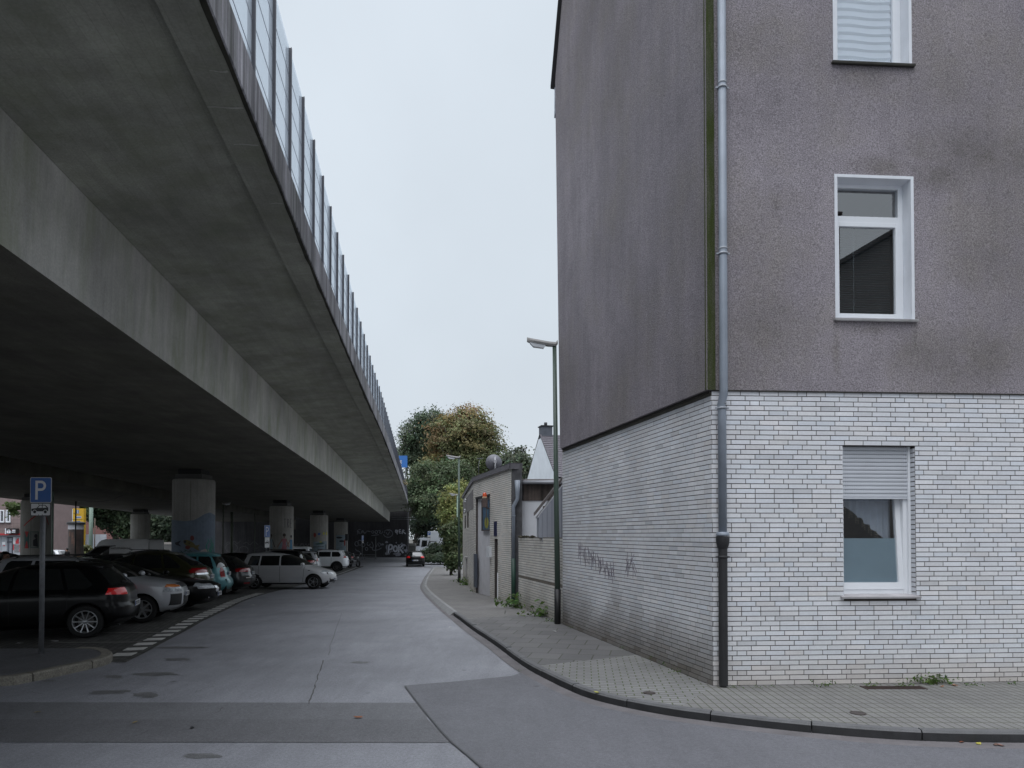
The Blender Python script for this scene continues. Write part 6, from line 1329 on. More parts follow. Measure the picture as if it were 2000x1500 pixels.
def wheel_parts(r, w_, spokes, rimmat, kind):
    key = (r, w_, spokes, rimmat.name, kind)
    if key in WHEELS: return WHEELS[key]
    rr_ = r * .70
    bm = B(); lathe(bm, [(rr_, -w_ / 2 + .015), (r * .86, -w_ / 2), (r * .97, -w_ / 2 + .02), (r, -w_ * .25), (r, w_ * .25), (r * .97, w_ / 2 - .02), (r * .86, w_ / 2), (rr_, w_ / 2 - .015)], 36, axis='Y')
    ty = bpy.data.meshes.new('tyre'); bmesh.ops.recalc_face_normals(bm, faces=bm.faces[:]); bm.to_mesh(ty); bm.free(); ty.materials.append(m_tyre)
    bm = B(); o = w_ / 2   # outer face at +Y
    lathe(bm, [(rr_, o - .012), (rr_ * .985, o + .002), (rr_ * .93, o - .004), (rr_ * .91, o - .05), (rr_ * .9, -o + .02)], 36, axis='Y'); lathe(bm, [(.001, o - .012), (rr_ * .16, o - .012), (rr_ * .2, o - .022), (rr_ * .2, o - .06)], 20, axis='Y')
    lathe(bm, [(rr_ * .62, o - .095), (.02, o - .095)], 24, 1, axis='Y'); lathe(bm, [(rr_ * .91, o - .11), (.01, o - .11)], 24, 2, axis='Y')
    for k in range(spokes):
        a = 2 * math.pi * k / spokes; n = 2 if kind == 'twin' else 1
        for j in range(n):
            a2 = a + (0 if n == 1 else (j - .5) * .28); wd = rr_ * (.30 if kind == 'wide' else (.16 if spokes < 8 else .11))
            rot = Matrix.Rotation(-a2, 3, 'Y'); vs = []
            for (rad, wk, y) in ((rr_ * .14, wd * .8, o - .020), (rr_ * .55, wd * .62, o - .014), (rr_ * .95, wd * (.9 if kind != 'wide' else .75), o - .004)):
                for dy in (0, -.03): vs.append([bm.verts.new(rot @ Vector((rad, y + dy, s * wk / 2))) for s in (-1, 1)])
            for q in (0, 2):
                a_, b_, c_, d_ = vs[q], vs[q + 1], vs[q + 2], vs[q + 3]
                bm.faces.new((a_[0], a_[1], c_[1], c_[0])); bm.faces.new((a_[0], c_[0], d_[0], b_[0])); bm.faces.new((a_[1], b_[1], d_[1], c_[1]))
    ri = bpy.data.meshes.new('rim'); bmesh.ops.recalc_face_normals(bm, faces=bm.faces[:]); bm.to_mesh(ri); bm.free()
    for m in (rimmat, M('brake_disc', (.12, .115, .11), .5, metal=.5), m_under): ri.materials.append(m)
    WHEELS[key] = (ty, ri); return ty, ri
def car(label, S, pnt, ref, at_, yaw, cat='car', group='cars parked under the viaduct', name='parked_car', tails=m_red, rim=None, plate_rear=True, plate_front=True, shift=0.0):
    """S: silhouette spec. ref: 'FL','FR','RL','RR' wheel whose ground contact sits at at_ (world x, y); yaw: heading of the nose"""
    wb, tr_, wr_ = S['wb'], S['track'], S['wheel']; Fk, Rk, Wk = S['F'], S['R'], S['W']
    fx, rx = wb / 2, -wb / 2; lx = {'F': fx, 'R': rx}[ref[0]]; ly = (tr_ / 2 + .1) * (1 if ref[1] == 'L' else -1)
    rz = Matrix.Rotation(yaw, 3, 'Z'); o = Vector((at_[0], at_[1], 0)) - rz @ Vector((lx, ly, 0))
    zg = g(o.y) - .093; root = empty(name, (o.x, o.y, zg), yaw, label, cat, group)
    # pitch and roll with the slope of the street
    sl_ = -.0203 if 16 < o.y < 64 else 0.0; hd_ = rz @ Vector((1, 0, 0)); sd_ = rz @ Vector((0, 1, 0))
    root.rotation_euler = (math.atan(sl_ * sd_.y), -math.atan(sl_ * hd_.y), yaw)
    z0, z1 = Fk[0][0], Fk[-1][0]; zs = np.concatenate([np.linspace(z0, z1 - .12, 26), z1 - .12 + .12 * np.sin(np.linspace(0, math.pi / 2, 9))[1:]])
    xf, xr, ww = hermite(Fk, zs), hermite(Rk, zs), hermite(Wk, zs); nf, nr_ = S.get('nf', 2.7), S.get('nr', 3.2); LF0, LR0 = S.get('lf', .75), S.get('lr', .5)
    bm = B(); rings = []
    for z, a, b, w_ in zip(zs, xr, xf, ww):
        L = b - a; lf, lr = min(LF0, L * .47), min(LR0, L * .47); half = []
        for k in range(11): t = math.pi / 2 * k / 10; half.append((b - lf + lf * math.cos(t) ** (2 / nf), w_ * math.sin(t) ** (2 / nf)))
        xa, xb = b - lf, a + lr
        for k in range(1, 16): t = k / 16; half.append((xa + (xb - xa) * t, w_ * (1 + .012 * math.sin(math.pi * t))))
        for k in range(11): t = math.pi / 2 * (1 - k / 10); half.append((a + lr - lr * math.cos(t) ** (2 / nr_), w_ * math.sin(t) ** (2 / nr_)))
        ring = [(x, y) for x, y in half] + [(x, -y) for x, y in half[-2:0:-1]]
        rings.append([bm.verts.new((x, y, z)) for x, y in ring])
    n = len(rings[0])
    for a, b in zip(rings, rings[1:]):
        for k in range(n): bm.faces.new((a[k], a[(k + 1) % n], b[(k + 1) % n], b[k]))
    bm.faces.new(rings[0][::-1]); bm.faces.new(rings[-1]); bm.normal_update()
    ok_side = lambda f: abs(f.normal.y) > .25
    belt, wt_ = S['belt'], S['wtop']; fz = lambda z: lin(Fk, z); rzx = lambda z: lin(Rk, z); wz = lambda z: lin(Wk, z)
    parts = {}
    # wheel arches
    for ax in (fx, rx):
        R_ = wr_ + S.get('archgap', .055); cz = wr_ + .01; pts = [(ax + R_ * math.cos(t), cz + R_ * math.sin(t)) for t in [2 * math.pi * k / 22 for k in range(22)]]
        fs = cut(bm, pts, 'Y', lambda f: abs(f.normal.y) > .2 and abs(f.calc_center_median().y) > .3 and f.calc_center_median().z < belt)
        if S.get('cladding'):
            pass
        bmesh.ops.delete(bm, geom=fs, context='FACES')
        if S.get('cladding'):
            R2 = R_ + .06; pts = [(ax + R2 * math.cos(t), cz + R2 * math.sin(t)) for t in [2 * math.pi * k / 22 for k in range(22)]]
            split_off(bm, cut(bm, pts, 'Y', lambda f: abs(f.normal.y) > .2 and abs(f.calc_center_median().y) > .3 and f.calc_center_median().z < belt), 'arch_cladding', m_plast, root, .004)
    # glass: side windows, windscreen, rear window
    fe = S.get('apillar', .10); p_b, p_t = fz(belt + .02) - fe - .05, fz(wt_) - fe - .02; eb, et = S['wend']; pil = S['pillars']; pw = .035
    edges_b = [p_b] + [v for q in pil for v in (q[0] + pw, q[0] - pw)] + [eb]; edges_t = [p_t] + [v for q in pil for v in (q[1] + pw * .8, q[1] - pw * .8)] + [et]
    for i in range(0, len(edges_b), 2):
        xb0, xb1, xt0, xt1 = edges_b[i], edges_b[i + 1], edges_t[i], edges_t[i + 1]; last = i == len(edges_b) - 2
        pts = [(xb1, belt + (S.get('kick', .05) if last else 0)), (xb0, belt), (xt0, wt_), (xt1, wt_ - (S.get('drop', .03) if last else 0))]
        if last: pts = [(xb1 + .10, belt), (xb0, belt), (xt0, wt_), (xt1 + .06, wt_), (xt1, wt_ - .05), (xb1, belt + S.get('kick', .05) + .04)]
        fs = cut(bm, pts, 'Y', ok_side)
        for s in (1, -1): split_off(bm, [f for f in fs if f.is_valid and f.calc_center_median().y * s > 0], 'window', m_cglass, root)
    wl_, wh_ = S.get('screen', (belt + .02, wt_ + .03)); pts = [(-wz(wl_) + .06, wl_), (wz(wl_) - .06, wl_), (wz(wh_) - .07, wh_), (-wz(wh_) + .07, wh_)]
    split_off(bm, cut(bm, pts, 'X', lambda f: f.normal.x > .12 and f.calc_center_median().x > 0 - .3), 'windscreen', m_cglass, root)
    rl, rh = S['rear_glass']; k_ = S.get('rgin', .08); pts = [(-wz(rl) + k_, rl), (wz(rl) - k_, rl), (wz(rh) - k_, rh), (-wz(rh) + k_, rh)]
    split_off(bm, cut(bm, pts, 'X', lambda f: f.normal.x < -.12 and f.calc_center_median().x < -.3), 'rear_window', m_cglass, root)
    # lamps: regions of the surface that wrap round the corners
    for (nm, pts, mat, ymin, front) in S.get('lamps', []):
        mt = {'red': tails, 'clear': m_clear, 'amber': m_amber, 'plast': m_plast, 'chrome': m_chrome, 'glass': m_cglass}[mat]
        for s in (1, -1): 
            okl = lambda f: f.calc_center_median().y * s > ymin * .6 and (f.calc_center_median().x > 0) == front and abs(f.normal.z) < .92
            fs = cut(bm, pts, 'Y', okl); fs = [f for f in fs if f.is_valid]
            if ymin > 0: # trim towards the middle of the car
                xs = [(s * ymin, 0), (s * 1.2, 0), (s * 1.2, 2), (s * ymin, 2)]; ids = set(fs); inn = cut(bm, xs, 'X', lambda f: f in ids or okl(f) and all((min(p[0] for p in pts) - .01) <= v.co.x <= (max(p[0] for p in pts) + .01) and (min(p[1] for p in pts) - .01) <= v.co.z <= (max(p[1] for p in pts) + .01) for v in f.verts)); 
                fs = [f for f in inn if f.is_valid and min(p[1] for p in pts) - 1e-4 <= f.calc_center_median().z <= max(p[1] for p in pts) + 1e-4 and min(p[0] for p in pts) - 1e-4 <= f.calc_center_median().x <= max(p[0] for p in pts) + 1e-4]
            split_off(bm, fs, nm, mt, root, .004)
    for (nm, pts, mat, front) in S.get('ends', []):   # shapes seen from the front or rear: grille, lower bumper
        mt = {'plast': m_plast, 'chrome': m_chrome, 'glass': m_cglass, 'red': tails, 'clear': m_clear}[mat]
        split_off(bm, cut(bm, pts, 'X', lambda f: (f.normal.x > .3 if front else f.normal.x < -.3) and (f.calc_center_median().x > 0) == front), nm, mt, root, .005)
    if S.get('skirt'):
        zk = S['skirt']; split_off(bm, cut(bm, [(-3, z0 - .05), (3, z0 - .05), (3, zk), (-3, zk)], 'Y', lambda f: abs(f.normal.z) < .8), 'lower_trim', S.get('skirtmat') or m_plast, root)
    # door gaps and rubbing strip as thin dark lines let into the body, doors as parts
    for (xa, za, xb, zb_) in S.get('gaps', []):
        d = Vector((xb - xa, zb_ - za)).normalized(); nn = Vector((-d.y, d.x)) * .006
        for f in cut(bm, [(xa + nn.x, za + nn.y), (xa - nn.x, za - nn.y), (xb - nn.x, zb_ - nn.y), (xb + nn.x, zb_ + nn.y)], 'Y', ok_side): f.material_index = 1
    doors = []
    for (pts) in S.get('doors', []):
        fs = cut(bm, pts, 'Y', ok_side); fs = [f for f in fs if f.is_valid and f.material_index == 0]
        for s in (1, -1): d_ = split_off(bm, [f for f in fs if f.is_valid and f.calc_center_median().y * s > 0], 'door', pnt, root); doors.append((d_, pts, s))
    obj('body', bm, [pnt, m_seam], root, smooth=38)
    for d_, pts, s in doors:
        if not d_: continue
        hx, hz = min(p[0] for p in pts) + .17, belt - .10; bm = B(); box(bm, (hx, s * (wz(hz) + .012), hz), (.19, .025, .032), None, 0, .008); obj('handle', bm, S.get('handle') or pnt, d_)
        if S.get('strip'): bm = B(); box(bm, ((min(p[0] for p in pts) + max(p[0] for p in pts)) / 2, s * (wz(.55) + .004), .52), (max(p[0] for p in pts) - min(p[0] for p in pts) - .06, .02, .04), None, 0, .006); obj('rubbing_strip', bm, pnt, d_)
    # underside and wheel wells
    bm = B(); rbox(bm, (rx - .55, -tr_ / 2 + .12, z0 + .01), (fx + .55, tr_ / 2 - .12, wr_ * 2 + .1)); obj('underbody', bm, m_under, root)
    ty, ri = wheel_parts(wr_, S.get('wwid', .2), S.get('spokes', 5), rim or S.get('rim', m_rim), S.get('skind', 'plain'))
    for ax in (fx, rx):
        for s in (1, -1):
            wv = empty('wheel', (ax, s * (tr_ / 2), wr_), R(0 if s > 0 else 180) + (S.get('steer', 0) if ax == fx else 0), parent=root)
            for nm, me in (('tyre', ty), ('rim', ri)): o2 = bpy.data.objects.new(nm, me); C.objects.link(o2); o2.parent = wv; o2.rotation_euler = (0, 0.3 * ax + s, 0)
    # mirrors
    mxp = p_b - .03
    for s in (1, -1):
        bm = B(); bmesh.ops.create_uvsphere(bm, u_segments=14, v_segments=10, radius=1, matrix=Matrix.Translation((mxp, s * (wz(belt) + .10), belt + .05)) @ Matrix.Diagonal((.075, .105, .07, 1))); box(bm, (mxp, s * (wz(belt) + .01), belt + .005), (.05, .08, .03)); obj('door_mirror', bm, S.get('mirror') or pnt, root, 50)
        bm = B(); lathe(bm, [(.001, 0), (.055, 0), (.055, .006)], 14, axis='Y', c=(0, 0, 0)); 
        for v in bm.verts: v.co = Vector((mxp - .062 - v.co.y, s * (wz(belt) + .115) + v.co.x * 1.3, belt + .052 + v.co.z * .85))
        obj('mirror_glass', bm, m_chrome, root)
    def platex(x, z, sgn, nx):
        M4 = Matrix.Translation((x, 0, z)) @ Matrix.Rotation(R(90) * sgn, 4, 'Z') @ Matrix.Rotation(R(90), 4, 'X'); bm = B(); plate(bm, M4, .52, .11, .01, 0, .008, 0); box(bm, M4 @ Vector((-.235, 0, .009)), (.003, .045, .10), None, 1)
        for k, (a, b) in enumerate(((-.18, .04), (-.13, .04), (-.05, .035), (-.0, .035), (.07, .03), (.115, .03), (.16, .03))):
            box(bm, M4 @ Vector((a, 0, .0085)), (.002, b, .07), None, 2); 
            if k % 2: box(bm, M4 @ Vector((a, .0, .0095)), (.002, b * .45, .035), None, 0)
        obj('number_plate', bm, [m_plate, m_pblue, m_sb], root)
    if plate_rear: platex(rzx(S['plate_r']) - .012, S['plate_r'], -1, 0)
    if plate_front: platex(fz(S['plate_f']) + .012, S['plate_f'], 1, 0)
    if S.get('rails'):
        for s in (1, -1):
            ys = s * (wz(z1 - .07) - .03); bm = B(); tube(bm, [(p_t - .15, ys, z1 - .10), (p_t - .3, ys, z1 - .01), (0, ys, z1 + .025), (et + .2, ys, z1 - .0), (et + .05, ys, z1 - .09)], .017, 8); obj('roof_rail', bm, S.get('railmat') or m_chrome, root)
    if S.get('spoiler'):
        bm = B(); xs = rzx(z1 - .06); w_ = wz(z1 - .08) - .02; w_ -= .06; slab(bm, [(xs + .16, -w_, z1 - .085), (xs + .16, w_, z1 - .085), (xs - .05, w_ - .03, z1 - .115), (xs - .05, -w_ + .03, z1 - .115)], (0, 0, .028)); obj('roof_spoiler', bm, pnt, root, 40)
    if S.get('wiper', 1):
        zz_ = rl + .03; bm = B(); a = Vector((rzx(zz_) - .02, .0, zz_)); b = Vector((rzx(zz_ + .05) - .02, .38, zz_ + .04)); tube(bm, [a, b], .012, 6); obj('rear_wiper', bm, m_plast, root)
    return root
# ---- silhouettes: (height, x) for nose and tail, (height, half width)
hatch = dict(wb=2.62, track=1.55, wheel=.316, belt=.95, wtop=1.345, nf=2.6, nr=3.0,
  F=[(.19, 1.95), (.3, 2.13), (.45, 2.18), (.6, 2.165), (.70, 2.10), (.78, 1.93), (.86, 1.55), (.93, 1.12), (1.05, .84), (1.2, .50), (1.32, .18), (1.39, -.06), (1.43, -.35), (1.46, -.75)],
  R=[(.19, -1.80), (.28, -1.98), (.42, -2.07), (.58, -2.07), (.66, -2.02), (.80, -2.01), (.95, -1.96), (1.05, -1.86), (1.2, -1.73), (1.32, -1.60), (1.39, -1.52), (1.43, -1.30), (1.46, -.95)],
  W=[(.19, .74), (.28, .86), (.5, .89), (.75, .895), (.88, .875), (.95, .835), (1.05, .80), (1.2, .73), (1.32, .665), (1.385, .60), (1.43, .46), (1.46, .12)],
  pillars=[(-.06, -.12), (-.98, -.86)], wend=(-1.42, -1.18), rear_glass=(1.0, 1.33), plate_r=.60, plate_f=.42,
  lamps=[('tail_light', [(-2.1, .80), (-1.66, .845), (-1.70, .955), (-2.1, .955)], 'red', .50, False), ('headlight', [(1.62, .66), (2.2, .60), (2.2, .74), (1.70, .80)], 'clear', .34, True)],
  ends=[('lower_bumper', [(-.8, .19), (.8, .19), (.8, .36), (-.8, .36)], 'plast', False), ('grille', [(-.5, .63), (.5, .63), (.45, .70), (-.45, .70)], 'plast', True)],
  gaps=[(.95, .30, 1.0, .93), (-.06, .30, -.06, .95), (-1.0, .45, -1.02, .95)], doors=[[(.94, .30), (.99, .94), (-.05, .94), (-.05, .30)], [(-.07, .30), (-.07, .94), (-.98, .94), (-.99, .48), (-.82, .30)]], spokes=10, spoiler=1)
fusion = dict(wb=2.49, track=1.49, wheel=.305, belt=1.02, wtop=1.42, nf=3.0, nr=3.5, lf=.6,
  F=[(.22, 1.78), (.3, 1.96), (.42, 2.04), (.62, 2.05), (.72, 2.03), (.82, 1.98), (.90, 1.80), (.98, 1.38), (1.04, 1.06), (1.15, .84), (1.3, .52), (1.40, .28), (1.46, .02), (1.5, -.3), (1.53, -.75)],
  R=[(.22, -1.75), (.3, -1.9), (.45, -1.97), (.62, -1.97), (.75, -1.93), (1.0, -1.92), (1.15, -1.86), (1.3, -1.78), (1.42, -1.70), (1.48, -1.58), (1.53, -1.1)],
  W=[(.22, .72), (.32, .83), (.55, .86), (.85, .86), (1.0, .82), (1.15, .77), (1.3, .71), (1.42, .64), (1.48, .54), (1.53, .15)],
  pillars=[(-.08, -.12), (-.98, -.95)], wend=(-1.55, -1.45), rear_glass=(1.08, 1.4), plate_r=.6, plate_f=.62,
  lamps=[('headlight', [(1.66, .70), (2.1, .68), (2.1, .775), (1.70, .80)], 'clear', .42, True), ('indicator', [(1.70, .805), (2.1, .78), (2.1, .84), (1.74, .865)], 'amber', .42, True), ('tail_light', [(-2, .85), (-1.85, .85), (-1.8, 1.35), (-2, 1.35)], 'red', .55, False)],
  ends=[('grille', [(-.36, .78), (.36, .78), (.40, .875), (-.40, .875)], 'plast', True), ('bumper_insert', [(-.30, .36), (.30, .36), (.34, .58), (-.34, .58)], 'plast', True), ('fog_lamp_recess', [(-.78, .38), (-.46, .38), (-.46, .64), (-.78, .64)], 'plast', True), ('fog_lamp_recess', [(.46, .38), (.78, .38), (.78, .64), (.46, .64)], 'plast', True)],
  gaps=[(.94, .32, 1.0, .98), (-.08, .32, -.08, 1.02)], doors=[[(.93, .32), (.98, 1.0), (-.07, 1.0), (-.07, .32)], [(-.09, .32), (-.09, 1.0), (-.95, 1.0), (-.95, .55), (-.8, .32)]], spokes=7, skind='wide', rails=1, railmat=m_plast, rim=M('grey_wheel_trim', (.22, .225, .23), .5, .1))
sedan = dict(wb=2.85, track=1.62, wheel=.335, belt=.95, wtop=1.27, nf=2.5, nr=2.6, lf=.85,
  F=[(.18, 2.15), (.3, 2.36), (.42, 2.42), (.58, 2.44), (.68, 2.40), (.76, 2.24), (.84, 1.80), (.91, 1.25), (.96, 1.02), (1.05, .78), (1.17, .44), (1.27, .1), (1.33, -.2), (1.37, -.5)],
  R=[(.18, -2.1), (.3, -2.36), (.5, -2.44), (.7, -2.44), (.85, -2.40), (.95, -2.30), (1.02, -2.0), (1.1, -1.75), (1.2, -1.45), (1.29, -1.1), (1.34, -.9), (1.37, -.75)],
  W=[(.18, .76), (.3, .89), (.55, .92), (.8, .915), (.92, .86), (1.0, .80), (1.12, .72), (1.25, .63), (1.32, .52), (1.37, .12)],
  pillars=[(-.15, -.2)], wend=(-1.5, -1.05), rear_glass=(1.02, 1.26), plate_r=.75, plate_f=.44,
  lamps=[('headlight', [(1.92, .685), (2.46, .60), (2.46, .68), (2.22, .74), (1.96, .765)], 'clear', .42, True), ('tail_light', [(-2.5, .75), (-2.1, .78), (-2.15, .9), (-2.5, .9)], 'red', .45, False), ('fog_lamp', [(2.25, .30), (2.45, .30), (2.45, .36), (2.25, .38)], 'chrome', .55, True)],
  ends=[('grille', [(-.36, .50), (.36, .50), (.40, .70), (-.40, .70)], 'chrome', True), ('air_intake', [(-.7, .23), (.7, .23), (.66, .34), (-.66, .34)], 'plast', True)],
  gaps=[(.95, .3, 1.0, .93)], doors=[[(.94, .3), (.99, .93), (-.14, .93), (-.14, .3)]], spokes=5, steer=0.0, wiper=0)
suv = dict(wb=2.68, track=1.6, wheel=.35, belt=1.10, wtop=1.50, nf=2.7, nr=2.8, lr=.55,
  F=[(.24, 1.95), (.35, 2.18), (.55, 2.25), (.75, 2.24), (.90, 2.18), (1.0, 1.85), (1.07, 1.3), (1.13, 1.02), (1.25, .75), (1.38, .45), (1.5, .1), (1.57, -.15), (1.62, -.6)],
  R=[(.24, -1.95), (.35, -2.12), (.55, -2.22), (.78, -2.22), (.95, -2.16), (1.08, -2.10), (1.16, -1.98), (1.3, -1.76), (1.42, -1.52), (1.52, -1.36), (1.58, -1.2), (1.62, -.85)],
  W=[(.24, .78), (.35, .90), (.6, .93), (.9, .93), (1.05, .89), (1.15, .84), (1.3, .77), (1.45, .69), (1.54, .58), (1.62, .15)],
  pillars=[(-.1, -.15), (-1.0, -.9)], wend=(-1.55, -1.12), rear_glass=(1.17, 1.5), plate_r=.82, plate_f=.5, kick=.12,
  lamps=[('tail_light', [(-2.25, .955), (-1.72, .99), (-1.78, 1.07), (-2.2, 1.10)], 'red', .30, False), ('tail_trim', [(-2.25, .90), (-1.9, .93), (-1.9, .952), (-2.25, .952)], 'chrome', .25, False), ('headlight', [(1.8, .85), (2.3, .8), (2.3, .93), (1.85, .97)], 'clear', .4, True)],
  ends=[('lower_bumper', [(-.85, .24), (.85, .24), (.85, .5), (-.85, .5)], 'plast', False)], gaps=[(-.1, .35, -.1, 1.1), (-1.02, .5, -1.04, 1.1)], doors=[[(-.12, .35), (-.12, 1.09), (-1.0, 1.09), (-1.0, .6), (-.85, .35)], [(.95, .35), (1.0, 1.08), (-.08, 1.08), (-.08, .35)]], spokes=5, cladding=1, spoiler=1)
mini = dict(wb=2.36, track=1.45, wheel=.285, belt=.98, wtop=1.43, nf=2.6, nr=2.6, lr=.55,
  F=[(.19, 1.6), (.3, 1.78), (.5, 1.86), (.68, 1.84), (.8, 1.72), (.9, 1.42), (.99, 1.15), (1.1, .95), (1.25, .68), (1.4, .36), (1.5, 0), (1.55, -.3), (1.59, -.7)],
  R=[(.19, -1.55), (.3, -1.74), (.48, -1.84), (.62, -1.82), (.75, -1.74), (.95, -1.70), (1.1, -1.64), (1.25, -1.56), (1.4, -1.46), (1.5, -1.40), (1.56, -1.22), (1.59, -.9)],
  W=[(.19, .70), (.3, .80), (.55, .84), (.8, .84), (.95, .81), (1.1, .76), (1.3, .69), (1.42, .64), (1.5, .56), (1.55, .42), (1.59, .12)],
  pillars=[(.0, -.04), (-.85, -.82)], wend=(-1.34, -1.22), rear_glass=(1.05, 1.43), plate_r=.84, plate_f=.45, kick=.02,
  lamps=[('tail_light', [(-1.86, .74), (-1.58, .72), (-1.52, 1.06), (-1.75, 1.10)], 'red', .50, False), ('headlight', [(1.5, .62), (1.9, .58), (1.9, .75), (1.55, .82)], 'clear', .35, True)],
  ends=[], gaps=[(.0, .3, .0, .98), (-.88, .5, -.9, .98)], doors=[[(-.02, .3), (-.02, .97), (-.86, .97), (-.86, .55), (-.75, .3)], [(.9, .3), (.95, .97), (.02, .97), (.02, .3)]], spokes=5, spoiler=1)
estate = dict(wb=2.85, track=1.6, wheel=.33, belt=.98, wtop=1.34, nf=2.6, nr=2.7, lr=.55,
  F=[(.19, 2.1), (.3, 2.3), (.5, 2.36), (.66, 2.32), (.76, 2.15), (.86, 1.7), (.95, 1.2), (1.05, .95), (1.2, .55), (1.33, .15), (1.4, -.15), (1.46, -.6)],
  R=[(.19, -2.05), (.3, -2.3), (.48, -2.42), (.62, -2.42), (.8, -2.36), (.95, -2.32), (1.02, -2.22), (1.15, -2.05), (1.3, -1.84), (1.38, -1.72), (1.43, -1.5), (1.46, -1.0)],
  W=[(.19, .78), (.3, .89), (.55, .92), (.8, .915), (.94, .87), (1.05, .81), (1.2, .73), (1.33, .66), (1.4, .55), (1.46, .14)],
  pillars=[(-.1, -.15), (-1.05, -1.0)], wend=(-1.95, -1.6), rear_glass=(1.03, 1.33), plate_r=.78, plate_f=.42,
  lamps=[('tail_light', [(-2.45, .84), (-1.9, .86), (-2.0, .95), (-2.4, .97)], 'red', .32, False), ('tail_light_bar', [(-2.45, .865), (-2.15, .88), (-2.2, .92), (-2.45, .93)], 'clear', .38, False), ('reflector', [(-2.5, .40), (-2.2, .40), (-2.2, .44), (-2.5, .44)], 'red', .5, False), ('headlight', [(1.8, .62), (2.4, .58), (2.4, .7), (1.85, .76)], 'clear', .4, True)],
  ends=[('bumper_strip', [(-.75, .60), (.75, .60), (.75, .635), (-.75, .635)], 'chrome', False)], gaps=[(-.1, .3, -.1, .97)], doors=[[(-.12, .3), (-.12, .97), (-1.05, .97), (-1.05, .5), (-.9, .3)], [(.95, .3), (1.0, .95), (-.08, .95), (-.08, .3)]], spokes=5)
mazda = dict(wb=2.49, track=1.46, wheel=.295, belt=.985, wtop=1.395, nf=2.6, nr=3.2, apillar=.07,
  F=[(.20, 1.78), (.28, 1.92), (.42, 1.97), (.55, 1.965), (.66, 1.91), (.76, 1.74), (.86, 1.42), (.95, 1.10), (1.02, .93), (1.15, .72), (1.28, .47), (1.38, .22), (1.45, -.08), (1.49, -.35), (1.53, -.75)],
  R=[(.20, -1.75), (.3, -1.90), (.45, -1.955), (.62, -1.95), (.8, -1.91), (1.0, -1.89), (1.15, -1.85), (1.3, -1.79), (1.42, -1.73), (1.48, -1.62), (1.53, -1.15)],
  W=[(.20, .70), (.3, .80), (.5, .83), (.8, .835), (.95, .80), (1.1, .75), (1.28, .68), (1.4, .62), (1.47, .52), (1.53, .14)],
  pillars=[(-.16, -.19), (-1.03, -1.0)], wend=(-1.52, -1.45), rear_glass=(1.05, 1.38), plate_r=.6, plate_f=.40, kick=.0,
  lamps=[('headlight', [(1.50, .68), (2.0, .60), (1.95, .74), (1.62, .80)], 'clear', .36, True), ('fog_lamp', [(1.86, .37), (2.0, .37), (2.0, .46), (1.86, .46)], 'plast', .5, True), ('indicator', [(1.02, .765), (1.10, .765), (1.10, .795), (1.02, .795)], 'plast', .5, True), ('tail_light', [(-2, .9), (-1.8, .9), (-1.75, 1.3), (-2, 1.3)], 'red', .52, False)],
  ends=[('air_intake', [(-.5, .28), (.5, .28), (.5, .4), (-.5, .4)], 'plast', True)],
  gaps=[(.80, .30, .86, .95), (-.16, .30, -.16, .985), (-1.05, .62, -1.05, .985), (-.86, .30, -1.04, .6)], doors=[[(.79, .30), (.85, .97), (-.15, .97), (-.15, .30)], [(-.17, .30), (-.17, .97), (-1.04, .97), (-1.04, .62), (-.87, .30)]], strip=1, spokes=5, steer=R(-4), skirt=.25, spoiler=0)
jogger = dict(wb=2.90, track=1.55, wheel=.335, belt=1.10, wtop=1.47, nf=2.8, nr=3.2,
  F=[(.24, 2.05), (.35, 2.22), (.55, 2.28), (.75, 2.27), (.88, 2.18), (.98, 1.8), (1.06, 1.3), (1.15, 1.05), (1.3, .7), (1.45, .35), (1.54, 0), (1.6, -.3), (1.63, -.8)],
  R=[(.24, -1.98), (.35, -2.14), (.55, -2.24), (.75, -2.24), (.95, -2.20), (1.1, -2.15), (1.3, -2.06), (1.45, -1.97), (1.54, -1.90), (1.6, -1.7), (1.63, -1.2)],
  W=[(.24, .75), (.35, .86), (.6, .89), (.9, .89), (1.05, .86), (1.2, .80), (1.35, .74), (1.47, .68), (1.56, .56), (1.63, .15)],
  pillars=[(-.1, -.13), (-1.05, -1.05)], wend=(-1.75, -1.62), rear_glass=(1.15, 1.5), plate_r=.8, plate_f=.5, kick=.10,
  lamps=[('tail_light', [(-2.3, 1.0), (-1.93, 1.02), (-1.98, 1.12), (-2.3, 1.14)], 'red', .55, False), ('tail_light_stem', [(-2.3, 1.12), (-2.02, 1.12), (-1.92, 1.45), (-2.1, 1.45)], 'glass', .60, False), ('headlight', [(1.8, .82), (2.35, .78), (2.35, .9), (1.85, .95)], 'clear', .4, True)],
  ends=[], gaps=[(-.1, .35, -.1, 1.1), (-1.05, .5, -1.07, 1.1)], doors=[[(-.12, .42), (-.12, 1.09), (-1.03, 1.09), (-1.03, .62), (-.9, .42)], [(.95, .42), (1.0, 1.07), (-.08, 1.07), (-.08, .42)]], cladding=1, skirt=.40, spokes=8, rails=1, railmat=m_plast, spoiler=1)
clio = dict(hatch, wb=2.57, spokes=7, belt=.95); clio['lamps'] = [('tail_light', [(-2.1, .84), (-1.74, .86), (-1.76, .99), (-2.1, 1.0)], 'red', .50, False), hatch['lamps'][1]]; clio['ends'] = [('lower_bumper', [(-.8, .19), (.8, .19), (.8, .40), (-.8, .40)], 'plast', False)]
